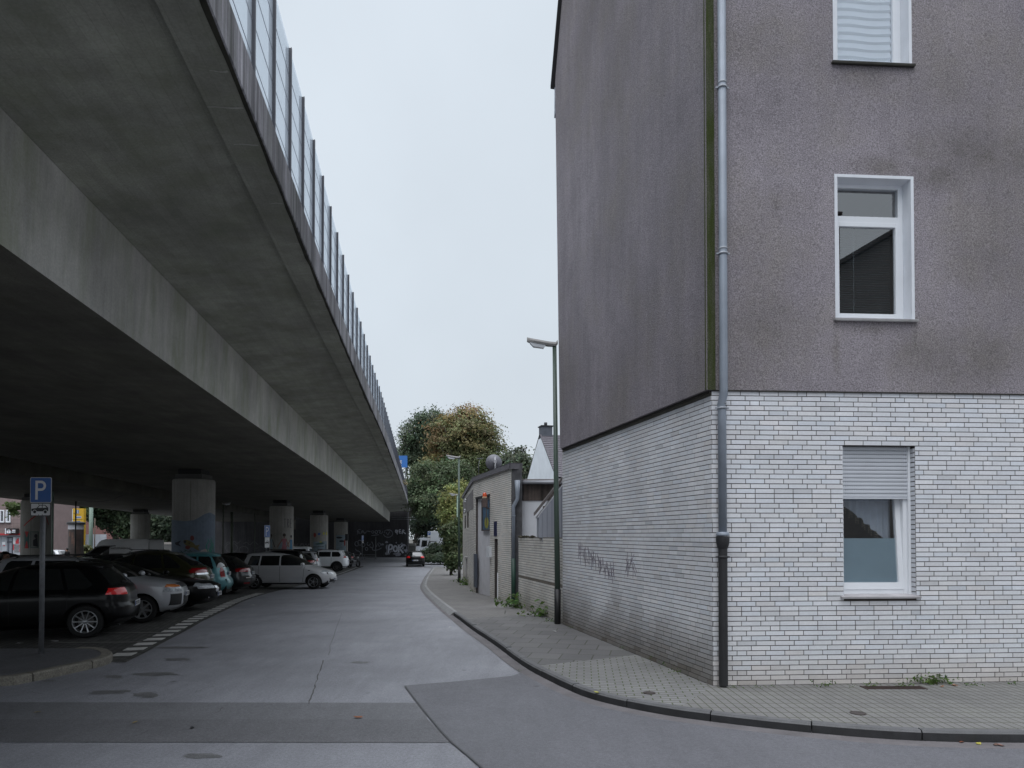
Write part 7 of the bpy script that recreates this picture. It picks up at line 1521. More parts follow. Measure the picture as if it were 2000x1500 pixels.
van = dict(wb=2.98, track=1.6, wheel=.33, belt=1.22, wtop=1.68, nf=2.8, nr=5.0, lr=.25,
  F=[(.24, 2.1), (.4, 2.35), (.6, 2.42), (.85, 2.38), (1.0, 2.15), (1.12, 1.75), (1.2, 1.55), (1.4, 1.25), (1.6, .95), (1.75, .7), (1.85, .35), (1.92, -.2)],
  R=[(.24, -2.2), (.4, -2.36), (.7, -2.40), (1.2, -2.39), (1.5, -2.34), (1.7, -2.29), (1.84, -2.22), (1.89, -2.05), (1.92, -1.6)],
  W=[(.24, .80), (.4, .92), (.8, .95), (1.15, .93), (1.4, .87), (1.65, .81), (1.8, .74), (1.88, .62), (1.92, .2)],
  pillars=[(.42, .4), (-.8, -.8)], wend=(-2.1, -2.05), rear_glass=(1.25, 1.68), plate_r=.75, plate_f=.5, kick=0, rgin=.14,
  lamps=[('tail_light', [(-2.45, .92), (-2.25, .92), (-2.22, 1.25), (-2.45, 1.25)], 'red', .68, False), ('indicator', [(-2.45, .80), (-2.25, .80), (-2.25, .92), (-2.45, .92)], 'amber', .68, False), ('headlight', [(1.95, .8), (2.45, .75), (2.4, .95), (2.0, 1.02)], 'clear', .4, True)], ends=[], spokes=5, wiper=1)
gpt = lambda u, v: (lambda p: (p.x, p.y))(G(u, v, -.093))
P_black = M('car_paint_black', (.003, .003, .0035), .28, 0, 2, coat=.18, spec=.22); P_silver = paint('silver', (.46, .475, .50), .2, .35); P_silver2 = paint('warm_silver', (.60, .605, .62), .15, .33); P_olive = paint('olive', (.040, .042, .016), .3, .3); P_turq = paint('turquoise', (.085, .28, .31), .2, .34); P_anth = paint('anthracite', (.018, .019, .021), .3, .28); P_white = paint('white', (.80, .82, .84), 0, .3); P_grey = paint('grey', (.10, .105, .11), .4, .3)
car('black hatchback parked nearest with its lit rear and ten spoke wheel to the street', hatch, P_black, 'RL', gpt(165, 1246.5), R(199), tails=m_redlit, name='black_hatchback', rim=m_rim)
car('silver crossover hatchback with orange indicators, nose to the street', fusion, P_silver, 'FR', gpt(276, 1217.5), R(17), name='silver_crossover')
sal = car('black saloon with chrome grille and clear headlights, nose to the street', sedan, P_black, 'FR', gpt(336, 1196), R(13), name='black_saloon')
bm = B()
for k in range(9): box(bm, (2.452 - .012 * abs(k - 4) ** 1.5, -.32 + .08 * k, .60), (.02, .022, .17))
obj('grille_slat', bm, m_plast, sal)
car('olive sport utility car parked tail out between the black saloon and the turquoise car', suv, P_olive, 'RL', gpt(341, 1181), R(193), name='olive_crossover')
car('small turquoise car parked tail out', mini, P_turq, 'RL', gpt(405, 1171), R(194), name='turquoise_car')
car('black estate car with wide red rear lamps, parked tail out left of the silver hatchback', estate, P_anth, 'RL', gpt(431, 1162), R(190), name='black_estate')
car('silver hatchback pulling out across the road edge, seen from the side', mazda, P_silver2, 'FR', gpt(611.5, 1150.5), R(1), group=None, name='silver_hatchback')
car('tall black people carrier parked tail out behind the silver hatchback', jogger, P_black, 'RL', gpt(566, 1130), R(188), name='black_people_carrier')
car('dark car with a red lamp squeezed beside the tall black people carrier', estate, P_anth, 'RL', gpt(583, 1126), R(188), name='dark_estate')
car('silver car with red lamps between the dark car and the white people carrier', fusion, P_silver, 'RL', gpt(600, 1122), R(188), name='silver_parked_car')
car('white people carrier with black arches, parked tail out', jogger, P_white, 'RL', gpt(657, 1116.5), R(187), name='white_estate', rim=m_rimd)
car('grey car with one red lamp beyond the white people carrier', clio, P_grey, 'RL', gpt(676, 1107.5), R(187), name='grey_hatchback')
car('small black hatchback driving away with its brake lamps on, in the middle of the road', clio, P_black, 'RL', gpt(793, 1106.5), R(98), group=None, tails=m_redlit, name='driving_hatchback')
# second row under the viaduct, nose or tail to us, mostly hidden
car('grey off roader behind the black hatchback, at the left edge', suv, P_grey, 'FR', (A(108, 1100, 19.5).x, 19.5), R(18), name='grey_off_roader', group='second row of parked cars')
car('dark car behind the sign post, its windscreen tinted green', estate, P_anth, 'FL', (A(118, 1100, 33).x, 33.0), R(175), name='dark_saloon', group='second row of parked cars')
car('silver trimmed grey car in front of the white lettered van', jogger, P_grey, 'FL', (A(188, 1100, 34).x, 34.0), R(178), name='silver_trimmed_car', group='second row of parked cars')
car('black estate in the second row before the sea painted column', estate, P_black, 'RL', (A(470, 1100, 40).x, 40.0), R(184), name='black_wagon', group='second row of parked cars')
car('white small van in the shade left of the children column', van, P_white, 'FL', (A(512, 1100, 57).x, 57.0), R(185), name='white_minivan', group='second row of parked cars')
car('silver car with a red lamp far out on the sunlit street', clio, P_silver, 'RR', (A(128, 1085, 72).x, 72.0), R(178), name='far_silver_car', group='second row of parked cars')
# raised tailgate of the dark car in the second row
P = A(190, 1078, 36); tg = empty('raised_tailgate_car', (P.x, 36, g(36) - .1), R(0), 'raised tailgate of a dark car, standing up before the white van', 'car'); zt0, zt1 = A(190, 1086, 36).z - g(36) + .1, A(190, 1068, 36).z - g(36) + .1
bm = B(); M4 = Matrix.Rotation(R(38), 4, 'Y'); slab(bm, [Vector((-.42, -.6, zt0)), Vector((.28, -.6, zt1)), Vector((.28, .6, zt1)), Vector((-.42, .6, zt0))], (.05, 0, -.04)); slab(bm, [Vector((.24, -.6, zt1 - .03)), Vector((.62, -.6, zt1 + .02)), Vector((.62, .6, zt1 + .02)), Vector((.24, .6, zt1 - .03))], (0, 0, .05)); obj('tailgate', bm, P_black, tg)
bm = B(); slab(bm, [Vector((-.30, -.5, zt0 + .12)), Vector((.18, -.5, zt1 - .09)), Vector((.18, .5, zt1 - .09)), Vector((-.30, .5, zt0 + .12))], (-.01, 0, .012)); obj('tailgate_glass', bm, glass('tinted_glass', (.55, .8, .75)), tg)
bm = B(); box(bm, (-1.9, 0, .62), (4.0, 1.7, .75), None, 0, .12); box(bm, (-1.7, 0, 1.05), (2.4, 1.5, .35), None, 0, .15); obj('body', bm, P_black, tg, 40)
for sx in (-3.2, -.6):
    for sy in (-.75, .75): o_ = bpy.data.objects.new('wheel', wheel_parts(.31, .2, 5, m_rim, 'plain')[0]); C.objects.link(o_); o_.parent = tg; o_.location = (sx, sy, .31)
# white van with lettering, box truck
Dv = 44; x0, x1 = A(189, 1080, Dv).x, A(268, 1080, Dv).x; zt0 = g(Dv) - .1; H_ = A(200, 1053, Dv).z - zt0
wv = empty('lettered_van', ((x0 + x1) / 2, Dv, zt0), 0, 'white panel van with dark emblem and lettering along its side', 'van'); L_ = x1 - x0 + 1.6
bm = B(); prof = [(-L_ / 2, .35), (L_ / 2 - .1, .35), (L_ / 2, .55), (L_ / 2, 1.0), (L_ / 2 - .25, 1.15), (L_ / 2 - .9, H_ - .18), (L_ / 2 - 1.1, H_ - .06), (L_ / 2 - 1.3, H_), (-L_ / 2 + .25, H_), (-L_ / 2 + .08, H_ - .08), (-L_ / 2 + .02, H_ - .25)]
prof = [(-x, z) for x, z in prof]
fs = slab(bm, [Vector((x, 0, z)) for x, z in prof], (0, 1.95, 0)); bmesh.ops.bevel(bm, geom=[e for e in bm.edges if e.calc_length() > .5 and abs((e.verts[0].co - e.verts[1].co).y) < .1], offset=.09, segments=3, affect='EDGES'); obj('body', bm, M('van_white', (.48, .48, .48), .4, .08, 2, coat=.4), wv, 40)
bm = B(); quad(bm, (-L_ / 2 + .75, -.006, 1.25), (-L_ / 2 + 1.6, -.006, 1.25), (-L_ / 2 + 1.6, -.006, H_ - .5), (-L_ / 2 + 1.05, -.006, H_ - .5)); obj('window', bm, m_cglass, wv)
bm = B(); zc = A(240, 1071, Dv).z - zt0; M4 = Matrix.Translation((.35 - .0, -.012, zc)) @ Matrix.Rotation(R(90), 4, 'X'); text_bm(bm, 'BD DIENSTLEISTUNGEN GmbH', .17, Matrix.Translation((A(233, 1070, Dv).x - (x0 + x1) / 2, -.012, zc)) @ Matrix.Rotation(R(90), 4, 'X') @ Matrix.Diagonal((.62, 1, 1, 1)) if False else Matrix.Translation((A(233, 1070, Dv).x - (x0 + x1) / 2, -.012, zc)) @ Matrix.Rotation(R(90), 4, 'X') @ Matrix.Diagonal((.66, 1, 1, 1)))
ex = A(209, 1071, Dv).x - (x0 + x1) / 2; M4 = Matrix.Translation((ex, -.01, zc - .02)) @ Matrix.Rotation(R(90), 4, 'X')
ribbon(bm, ell(0, -.07, .13, .10, 18), .03, M4, closed=True); ribbon(bm, ell(0, .08, .08, .07, 14), .03, M4, closed=True); ribbon(bm, [(-.13, .17), (.13, .17)], .04, M4); ribbon(bm, [(-.07, -.08), (.07, -.08)], .05, M4)
obj('lettering', bm, M('van_lettering', (.05, .045, .045), .6), wv, smooth='keep')
ty, ri = wheel_parts(.35, .22, 5, m_rimd, 'plain')
for x in (-L_ / 2 + 1.0, L_ / 2 - 1.0):
    for y, s in ((.12, 180), (1.83, 0)):
        wh_ = empty('wheel', (x, y, .35), R(s), parent=wv)
        for nm, me in (('tyre', ty), ('rim', ri)): o2 = bpy.data.objects.new(nm, me); C.objects.link(o2); o2.parent = wh_
Dt = 97; zt0 = g(Dt) - .1; sc_ = F / Dt; U = lambda u: A(u, 1080, Dt).x; V_ = lambda v: A(840, v, Dt).z - zt0
tk = empty('box_truck', (U(815), Dt, zt0), 0, 'white box truck with open door facing left behind the ivy hedge', 'truck'); ux = lambda u: U(u) - U(815)
m_tw = M('truck_white', (.62, .65, .69), .45, .05, 1, coat=.3)
bm = B(); rbox(bm, (ux(835), 0, V_(1071)), (ux(835) + 6.2, 2.4, V_(1037.5)), 0, .05); obj('cargo_box', bm, m_tw, tk)
bm = B(); slab(bm, [Vector((ux(u), .1, V_(v))) for u, v in ((813.5, 1078), (812, 1069), (814.5, 1062), (817.5, 1052), (820, 1050.5), (836, 1050.5), (836, 1080), (815, 1080))], (0, 2.2, 0)); bmesh.ops.bevel(bm, geom=bm.edges[:], offset=.05, segments=2, affect='EDGES'); obj('cab', bm, m_tw, tk, 40)
bm = B(); slab(bm, [Vector((ux(u), .085, V_(v))) for u, v in ((822.5, 1068.5), (824, 1055.5), (834, 1055.5), (833.5, 1066), (828, 1068)) ], (0, -.01, 0)); slab(bm, [Vector((ux(u), .09, V_(v))) for u, v in ((813, 1066), (815.5, 1058), (817.8, 1053.5), (820.5, 1053.5), (819, 1066.5))], (0, -.012, 0)); obj('window', bm, m_cglass, tk)
bm = B(); a = Vector((ux(843), 0, 0)); slab(bm, [Vector((ux(842), -.4, V_(1057))), Vector((ux(853.5), -.85, V_(1057))), Vector((ux(853.5), -.85, V_(1066.5))), Vector((ux(843), -.45, V_(1067.5)))], (.02, .05, 0)); obj('door_window', bm, m_cglass, tk)
bm = B(); slab(bm, [Vector((ux(842.5), -.43, V_(1058))), Vector((ux(852.8), -.87, V_(1058.2))), Vector((ux(852.8), -.87, V_(1065.8))), Vector((ux(843.6), -.47, V_(1066.5)))], (.0, -.02, 0)); slab(bm, [Vector((ux(836), -.05, V_(1080))), Vector((ux(853), -.75, V_(1080))), Vector((ux(853.5), -.8, V_(1067))), Vector((ux(843), -.4, V_(1068))), Vector((ux(836), -.05, V_(1068)))], (.02, .05, 0)); obj('door', bm, m_tw, tk)
bm = B(); slab(bm, [Vector((ux(836), -.03, V_(1068))), Vector((ux(842), -.35, V_(1057))), Vector((ux(838), -.05, V_(1056))), Vector((ux(834.5), 0, V_(1067)))], (0, .03, 0)); rbox(bm, (ux(813.5), .05, V_(1083.5)), (ux(836), 2.3, V_(1079)), 0, .04); rbox(bm, (ux(836), .4, V_(1082)), (ux(835) + 6, 2.0, V_(1071.2))); obj('chassis', bm, m_plast, tk)
for x in (ux(822), ux(835) + 4.6):
    for y in (.25, 2.2): o_ = bpy.data.objects.new('wheel', wheel_parts(.42, .28, 5, m_rim, 'plain')[0]); C.objects.link(o_); o_.parent = tk; o_.location = (x, y, .42)
# motorcycle beyond the grey hatchback
Dm = 62; q = A(691, 1090, Dm); mo = empty('motorcycle', (q.x, Dm, g(Dm) - .1), R(70), 'motorcycle with mirrors parked at the end of the row beside the grey car', 'motorcycle')
bm = B(); lathe(bm, [(.22, -.06), (.31, -.06), (.32, 0), (.31, .06), (.22, .06)], 24, axis='Y', c=(.7, 0, .32)); fw = obj('front_wheel', bm, m_tyre, mo); bm = B(); lathe(bm, [(.22, -.07), (.31, -.07), (.32, 0), (.31, .07), (.22, .07)], 24, axis='Y', c=(-.65, 0, .32)); obj('rear_wheel', bm, m_tyre, mo)
bm = B(); box(bm, (0, 0, .5), (.5, .3, .36), None, 0, .06); tube(bm, [(.7, .08, .32), (.5, .08, .95)], .025, 8); tube(bm, [(.7, -.08, .32), (.5, -.08, .95)], .025, 8); tube(bm, [(-.65, 0, .32), (-.1, 0, .5)], .05, 8); tube(bm, [(-.6, -.16, .35), (.1, -.16, .3)], .05, 8); obj('engine_frame', bm, m_rimd, mo, 40)
bm = B(); bmesh.ops.create_uvsphere(bm, u_segments=16, v_segments=10, radius=1, matrix=Matrix.Translation((.22, 0, .82)) @ Matrix.Diagonal((.3, .16, .14, 1))); obj('fuel_tank', bm, P_black, mo, 50)
bm = B(); box(bm, (-.3, 0, .80), (.7, .26, .10), None, 0, .04); obj('saddle', bm, m_plast, mo)
bm = B(); tube(bm, [(.42, -.36, 1.05), (.48, -.15, 1.0), (.48, .15, 1.0), (.42, .36, 1.05)], .018, 8)
for s in (-1, 1): tube(bm, [(.45, s * .25, 1.04), (.5, s * .36, 1.22)], .01, 6); box(bm, (.5, s * .40, 1.24), (.03, .13, .08), None, 0, .01)
obj('handlebar', bm, m_chrome, mo)
bm = B(); bmesh.ops.create_uvsphere(bm, u_segments=14, v_segments=10, radius=.10, matrix=Matrix.Translation((.62, 0, .88))); obj('headlight', bm, m_clear, mo, 50)
# ================================================================== STREET BEYOND THE VIADUCT
bb = empty('brown_building', (0, 0, 0), 0, 'brown tiled building with a red banded shop front, seen out under the viaduct', 'building'); Db = 74
b_ = lambda u, v, d=0.0: A(u, v, Db - d); m_bt = paver('brown_wall_tiles', (.20, .155, .145), .30, .30, 0, 0, (.12, .09, .085), .02, .08, .7, 0)
m_btile = M('brown_tile_wall', (.235, .175, .165), .7, .12, 1.2, .1, 30)
def frect(bm, u0, u1, v0, v1, d=0.0, th=.03, mi=0):
    a, c = b_(u0, v1), b_(u1, v0); rbox(bm, (a.x, Db - d - th, a.z), (c.x, Db - d, c.z), mi)
bm = B(); rbox(bm, (b_(-180, 1000).x, Db, g(Db) - .3), (b_(52, 1000).x, Db + 9, b_(0, 900).z)); obj('wall', bm, m_btile, bb)
bm = B()
for v in np.arange(986, 1042, 7.2): frect(bm, -180, 52, v, v + .55, 0, .004)
for u in np.arange(-60, 52, 7.2): frect(bm, u, u + .45, 985, 1042, 0, .0035)
obj('tile_joint', bm, M('tile_joint', (.16, .12, .115), .8), bb)
for (u0, u1) in ((-.8, 9), (11.8, 21), (-24, -14), (-12, -3)):
    wn_ = empty('window', parent=bb); bm = B(); frect(bm, u0, u1, 996, 998.2, .0, .08); frect(bm, u0, u1, 1018, 1020.5, 0, .08); frect(bm, u0, u0 + 2, 998.2, 1018, 0, .08); frect(bm, u1 - 2, u1, 998.2, 1018, 0, .08); obj('frame', bm, m_pvc, wn_)
    bm = B(); frect(bm, u0 + 2, u1 - 2, 998.2, 1018, .0, .03); obj('pane', bm, m_cglass, wn_); bm = B(); frect(bm, u0 + 2, u0 + 3.4, 999, 1018, .03, .01); obj('curtain', bm, m_curt, wn_)
    bm = B(); frect(bm, u0 - .5, u1 + .5, 1020.5, 1021.6, 0, .2); obj('sill', bm, M('dark_sill', (.06, .055, .055), .7), wn_)
bm = B(); frect(bm, -100, 52, 1042, 1045.3, 0, .12); obj('red_fascia', bm, M('red_fascia', (.42, .03, .035), .5), bb)
bm = B(); frect(bm, -100, 52, 1045.3, 1048.5, 0, .5); obj('canopy', bm, M('dark_canopy', (.06, .065, .075), .5), bb)
bm = B(); frect(bm, 18, 20, 1032, 1043, .12, .5, 1); frect(bm, 20, 39, 1032, 1042.5, .12, .5, 0); frect(bm, 21.5, 29, 1036.5, 1041.5, .62, .02, 1); frect(bm, 23.5, 27, 1034.5, 1036.8, .62, .018, 1); frect(bm, 24.2, 26.3, 1035.3, 1036.8, .636, .01, 0); frect(bm, 24.8, 25.8, 1038, 1040, .64, .01, 2); frect(bm, 31, 32, 1035, 1036, .62, .02, 2); frect(bm, 32.3, 38, 1035, 1036.8, .62, .02, 1); frect(bm, 31, 38, 1038.3, 1040, .62, .02, 1)
obj('shop_sign', bm, [m_sb, M('sign_lit_white', (.72, .74, .78), .5), M('poster_red', (.50, .03, .04), .5)], bb)
bm = B(); frect(bm, -60, 14, 1048.5, 1086, 0, .04, 0); frect(bm, 2.5, 3, 1048.5, 1086, .04, .03, 1); frect(bm, 5, 11, 1058.5, 1064, .04, .02, 2); frect(bm, 7, 10.5, 1065, 1066.5, .04, .02, 3); frect(bm, -5, 3.5, 1077.5, 1080, .04, .02, 3); frect(bm, 6.5, 13, 1076.5, 1078, .04, .02, 2); frect(bm, 6.5, 13, 1079, 1081.5, .04, .02, 2); frect(bm, -1, 1, 1064, 1067.5, .04, .02, 3)
m_pr = M('poster_red', (.5, .03, .04)); m_sg = M('shop_glass', (.36, .38, .41), .25, .15, 1.5); obj('shop_window', bm, [m_sg, m_galv, M('poster_white', (.66, .68, .70), .6), m_pr], bb)
bm = B(); frect(bm, 14, 26, 1048.5, 1086, 0, .05, 0); frect(bm, 15.3, 17, 1051, 1057, .05, .02, 1); frect(bm, 18.8, 24, 1051, 1057, .05, .02, 1); frect(bm, 15.3, 17, 1061, 1083, .05, .02, 1); frect(bm, 18.8, 24, 1060, 1083, .05, .02, 1); obj('shop_door', bm, [M('dark_door_frame', (.05, .055, .07), .5), M('door_glass', (.22, .24, .28), .2)], bb)
bm = B(); frect(bm, 26, 46, 1048.5, 1086, 0, .04, 0); frect(bm, 26.2, 31, 1049.5, 1062, .04, .02, 2); frect(bm, 31, 37.5, 1056, 1062, .04, .025, 3); slab(bm, [b_(31.5, 1057, .07), b_(33, 1052.5, .07), b_(37, 1050.5, .07), b_(37, 1057, .07)], (0, -.01, 0), 3); frect(bm, 37.5, 38.5, 1050, 1058, .04, .02, 2); frect(bm, 38.6, 44, 1050, 1057.5, .04, .02, 2); frect(bm, 26.2, 28, 1063.5, 1074.5, .04, .02, 3)
for k in range(6): frect(bm, 39.5 - (k % 3), 44, 1062 + k * 2.7, 1063.6 + k * 2.7, .04, .02, 3)
frect(bm, 28.5, 38.5, 1063.5, 1079, .04, .02, 1); obj('poster_window', bm, [m_sg, M('poster_grey', (.19, .195, .20), .5, .4, 4), M('poster_white', (.66, .68, .70)), m_pr], bb)
# red brick building, white hoarding and the far end of the street
rb = empty('red_brick_building', (0, 0, 0), 0, 'red brick building behind the street trees, right of the brown one', 'building'); Dr = 112
bm = B(); rbox(bm, (A(60, 1000, Dr).x, Dr, g(Dr) - .3), (A(232, 1000, Dr).x, Dr + 8, A(100, 975, Dr).z)); obj('wall', bm, M('red_brick_wall', (.20, .095, .085), .85, .15, 1.5, .2, 20), rb)
bm = B(); a, c = A(104, 1062, Dr), A(136, 1065.5, Dr); rbox(bm, (a.x, Dr - .9, c.z), (c.x, Dr, a.z)); obj('grey_canopy', bm, M('grey_canopy_panel', (.22, .23, .25), .6), rb)
for u0 in (124, 140, 186): bm = B(); a, c = A(u0, 1020, Dr), A(u0 + 7, 1000, Dr); rbox(bm, (a.x, Dr - .05, a.z), (c.x, Dr, c.z)); obj('window', bm, M('pale_window', (.35, .38, .42), .3), rb)
hd_ = empty('hoarding', (0, 0, 0), 0, 'long white hoarding wall behind the advertising column', 'hoarding'); Dh = 86; a, c = A(115, 1094, Dh), A(207, 1043.5, Dh)
bm = B(); rbox(bm, (a.x, Dh, g(Dh) - .1), (c.x, Dh + .12, c.z)); obj('white_panel', bm, M('hoarding_white', (.62, .65, .69), .6, .04, .6), hd_); bm = B()
for k in range(8): x = a.x + (c.x - a.x) * k / 7; rbox(bm, (x - .012, Dh - .006, g(Dh)), (x + .012, Dh, c.z - .02))
obj('panel_joint', bm, M('hoarding_joint', (.42, .44, .48), .6), hd_)
lw = empty('low_wall', (0, 0, 0), 0, 'low pale concrete wall under the dark trees beyond the arch column', 'wall'); bm = B(); a, c = A(290, 1080, 80), A(346, 1059, 80); rbox(bm, (a.x, 80, g(80) - .2), (c.x, 80.3, c.z - .25)); obj('wall_face', bm, M('low_wall_concrete', (.12, .12, .115), .9, .2, 2), lw); bm = B(); rbox(bm, (a.x, 79.9, c.z - .25), (c.x, 80.4, c.z)); obj('coping', bm, M('low_wall_coping', (.28, .26, .24), .9, .25, 2), lw)
lw = empty('low_wall', (0, 0, 0), 0, 'low concrete parapet at the right corner of the graffiti wall', 'wall'); bm = B(); a, c = A(796, 1080, 93), A(811.5, 1061, 93); rbox(bm, (a.x, 93, g(93) - .2), (c.x, 93.3, c.z - .35)); obj('wall_face', bm, M('low_wall_concrete', (.12, .12, .115)), lw); bm = B(); rbox(bm, (a.x, 92.9, c.z - .35), (c.x, 93.4, c.z)); obj('coping', bm, M('parapet_coping', (.20, .20, .19), .9, .25, 2), lw)
# advertising column and yellow totem
Da = 60; P = A(148.8, 1000, Da); z0 = g(Da) - .1; zz = lambda v: A(149, v, Da).z - z0
ac = empty('advertising_column', (P.x, Da, z0), 0, 'round dark advertising column with a white band under its black cap', 'advertising column'); r = 13.2 / F * Da
bm = B(); lathe(bm, [(r, 0), (r, zz(1034))], 32); obj('poster_drum', bm, M('dark_poster', (.045, .032, .028), .4, .6, 1.8), ac)
bm = B(); lathe(bm, [(r + .005, zz(1034)), (r + .005, zz(1024.7))], 32); obj('white_band', bm, M('white_band', (.42, .42, .45), .5), ac); bm = B(); lathe(bm, [(r, zz(1024.8)), (r + .12, zz(1024.5)), (r + .12, zz(1020.5)), (r - .1, zz(1019)), (.01, zz(1018))], 32); obj('cap', bm, m_iron, ac, 40)
bm = B(); 
for k, (a_, wd, za, zb_) in enumerate(((-1.9, .35, 1038, 1048), (-1.45, .3, 1040, 1062), (-1.2, .25, 1050, 1066), (-2.3, .03, 1034, 1080))):
    for i in range(4): a0_, a1_ = a_ + wd * i / 4 - wd / 2, a_ + wd * (i + 1) / 4 - wd / 2; rr2 = r + .008 + k * .002; quad(bm, (rr2 * math.cos(a0_), rr2 * math.sin(a0_), zz(zb_)), (rr2 * math.cos(a1_), rr2 * math.sin(a1_), zz(zb_)), (rr2 * math.cos(a1_), rr2 * math.sin(a1_), zz(za)), (rr2 * math.cos(a0_), rr2 * math.sin(a0_), zz(za)))
obj('poster', bm, M('brown_poster', (.10, .055, .04), .5, .5, 4), ac)
Dy = 66; P = A(152, 1000, Dy); z0 = g(Dy) - .1; yt = empty('yellow_totem', (P.x, Dy, z0), 0, 'tall yellow totem sign with blue and white fields behind the advertising column', 'sign'); yx = lambda u: A(u, 1000, Dy).x - P.x; yz = lambda v: A(150, v, Dy).z - z0
m_ye = M('totem_yellow', (.60, .36, .02), .45, .05, 2); bm = B(); rbox(bm, (yx(141), 0, yz(1056)), (yx(163.5), .35, yz(993))); rbox(bm, (yx(158), .02, 0), (yx(163), .33, yz(1055))); obj('totem_body', bm, m_ye, yt)
bm = B(); fr = lambda u0, u1, v0, v1, mi, d=.01: rbox(bm, (yx(u0), -d, yz(v1)), (yx(u1), 0, yz(v0)), mi)
fr(147.5, 154, 996, 1003, 0); fr(150.5, 153, 997, 998.4, 1, .016); fr(150.5, 153, 999.2, 1000.4, 1, .016); fr(150.5, 153, 1001, 1002.2, 1, .016); fr(147.5, 159, 1008, 1012.5, 1); fr(149.5, 158.5, 1009.3, 1011.3, 0, .014); fr(147.5, 157, 1017.3, 1020, 0); fr(141.2, 163.4, 1014, 1014.6, 2); fr(144, 145.6, 1001.5, 1004, 2); fr(149, 157.5, 1005.2, 1005.9, 2); fr(141, 142.5, 994, 1020, 1, .008)
obj('totem_fields', bm, [M('totem_blue', (.03, .13, .38), .5), M('totem_white', (.6, .6, .6), .5), M('totem_line', (.10, .07, .02), .6)], yt)
# blue motorway sign beyond the noise barrier
Ds_ = 74; P = A(790, 900, Ds_); bs = empty('blue_road_sign', (P.x, Ds_, ZS(Ds_) + 4.78), 0, 'blue road sign with white letters half hidden by the noise barrier', 'road sign'); sx = lambda u: A(u, 900, Ds_).x - P.x; sz = lambda v: A(790, v, Ds_).z - ZS(Ds_) - 4.78
bm = B(); rbox(bm, (sx(764), 0, sz(913)), (sx(795.5), .08, sz(890))); obj('sign_panel', bm, M('motorway_blue', (.03, .15, .45), .5, .04), bs); bm = B()
for t_, u, v in (('berg', 776, 900.5), ('ten', 778, 908.5)): text_bm(bm, t_, .56, Matrix.Translation((sx(u), -.02, sz(v))) @ Matrix.Rotation(R(90), 4, 'X'), 0, .01)
obj('lettering', bm, M('totem_white', (.6, .6, .6)), bs); bm = B()
for u in (768, 792): tube(bm, [(sx(u), .15, 0), (sx(u), .15, sz(892))], .06, 8)
obj('sign_posts', bm, m_galv, bs)
# loose cable sagging under the second deck
bm = B(); a, c = A(160, 977, 45), A(258, 958, 40); pts = [a.lerp(c, t) - Z * (.55 * 4 * t * (1 - t) * .6) for t in [i / 10 for i in range(11)]]; tube(bm, pts, .02, 6); tag(obj('sagging_cable', bm, m_iron), 'loose cable sagging from the thin dark lamp post to the deck edge', 'cable')
# small plants growing on the edge beam far along the viaduct
tf = empty('tuft', (XF(56) - .02, 56, ZS(56) + 4.8), 0, 'small dry tuft growing at the foot of the noise barrier', 'weed'); rng = np.random.default_rng(3); n = 60; cc_ = rng.normal(0, .18, (n, 3)); cc_[:, 2] = np.abs(cc_[:, 2]) + .02; leaves('foliage', cc_, np.tile(np.array([0, -.3, .9]), (n, 1)), .2, np.array([.20, .17, .09])[None] * rng.uniform(.6, 1.4, (n, 1)), m_leaf, tf)

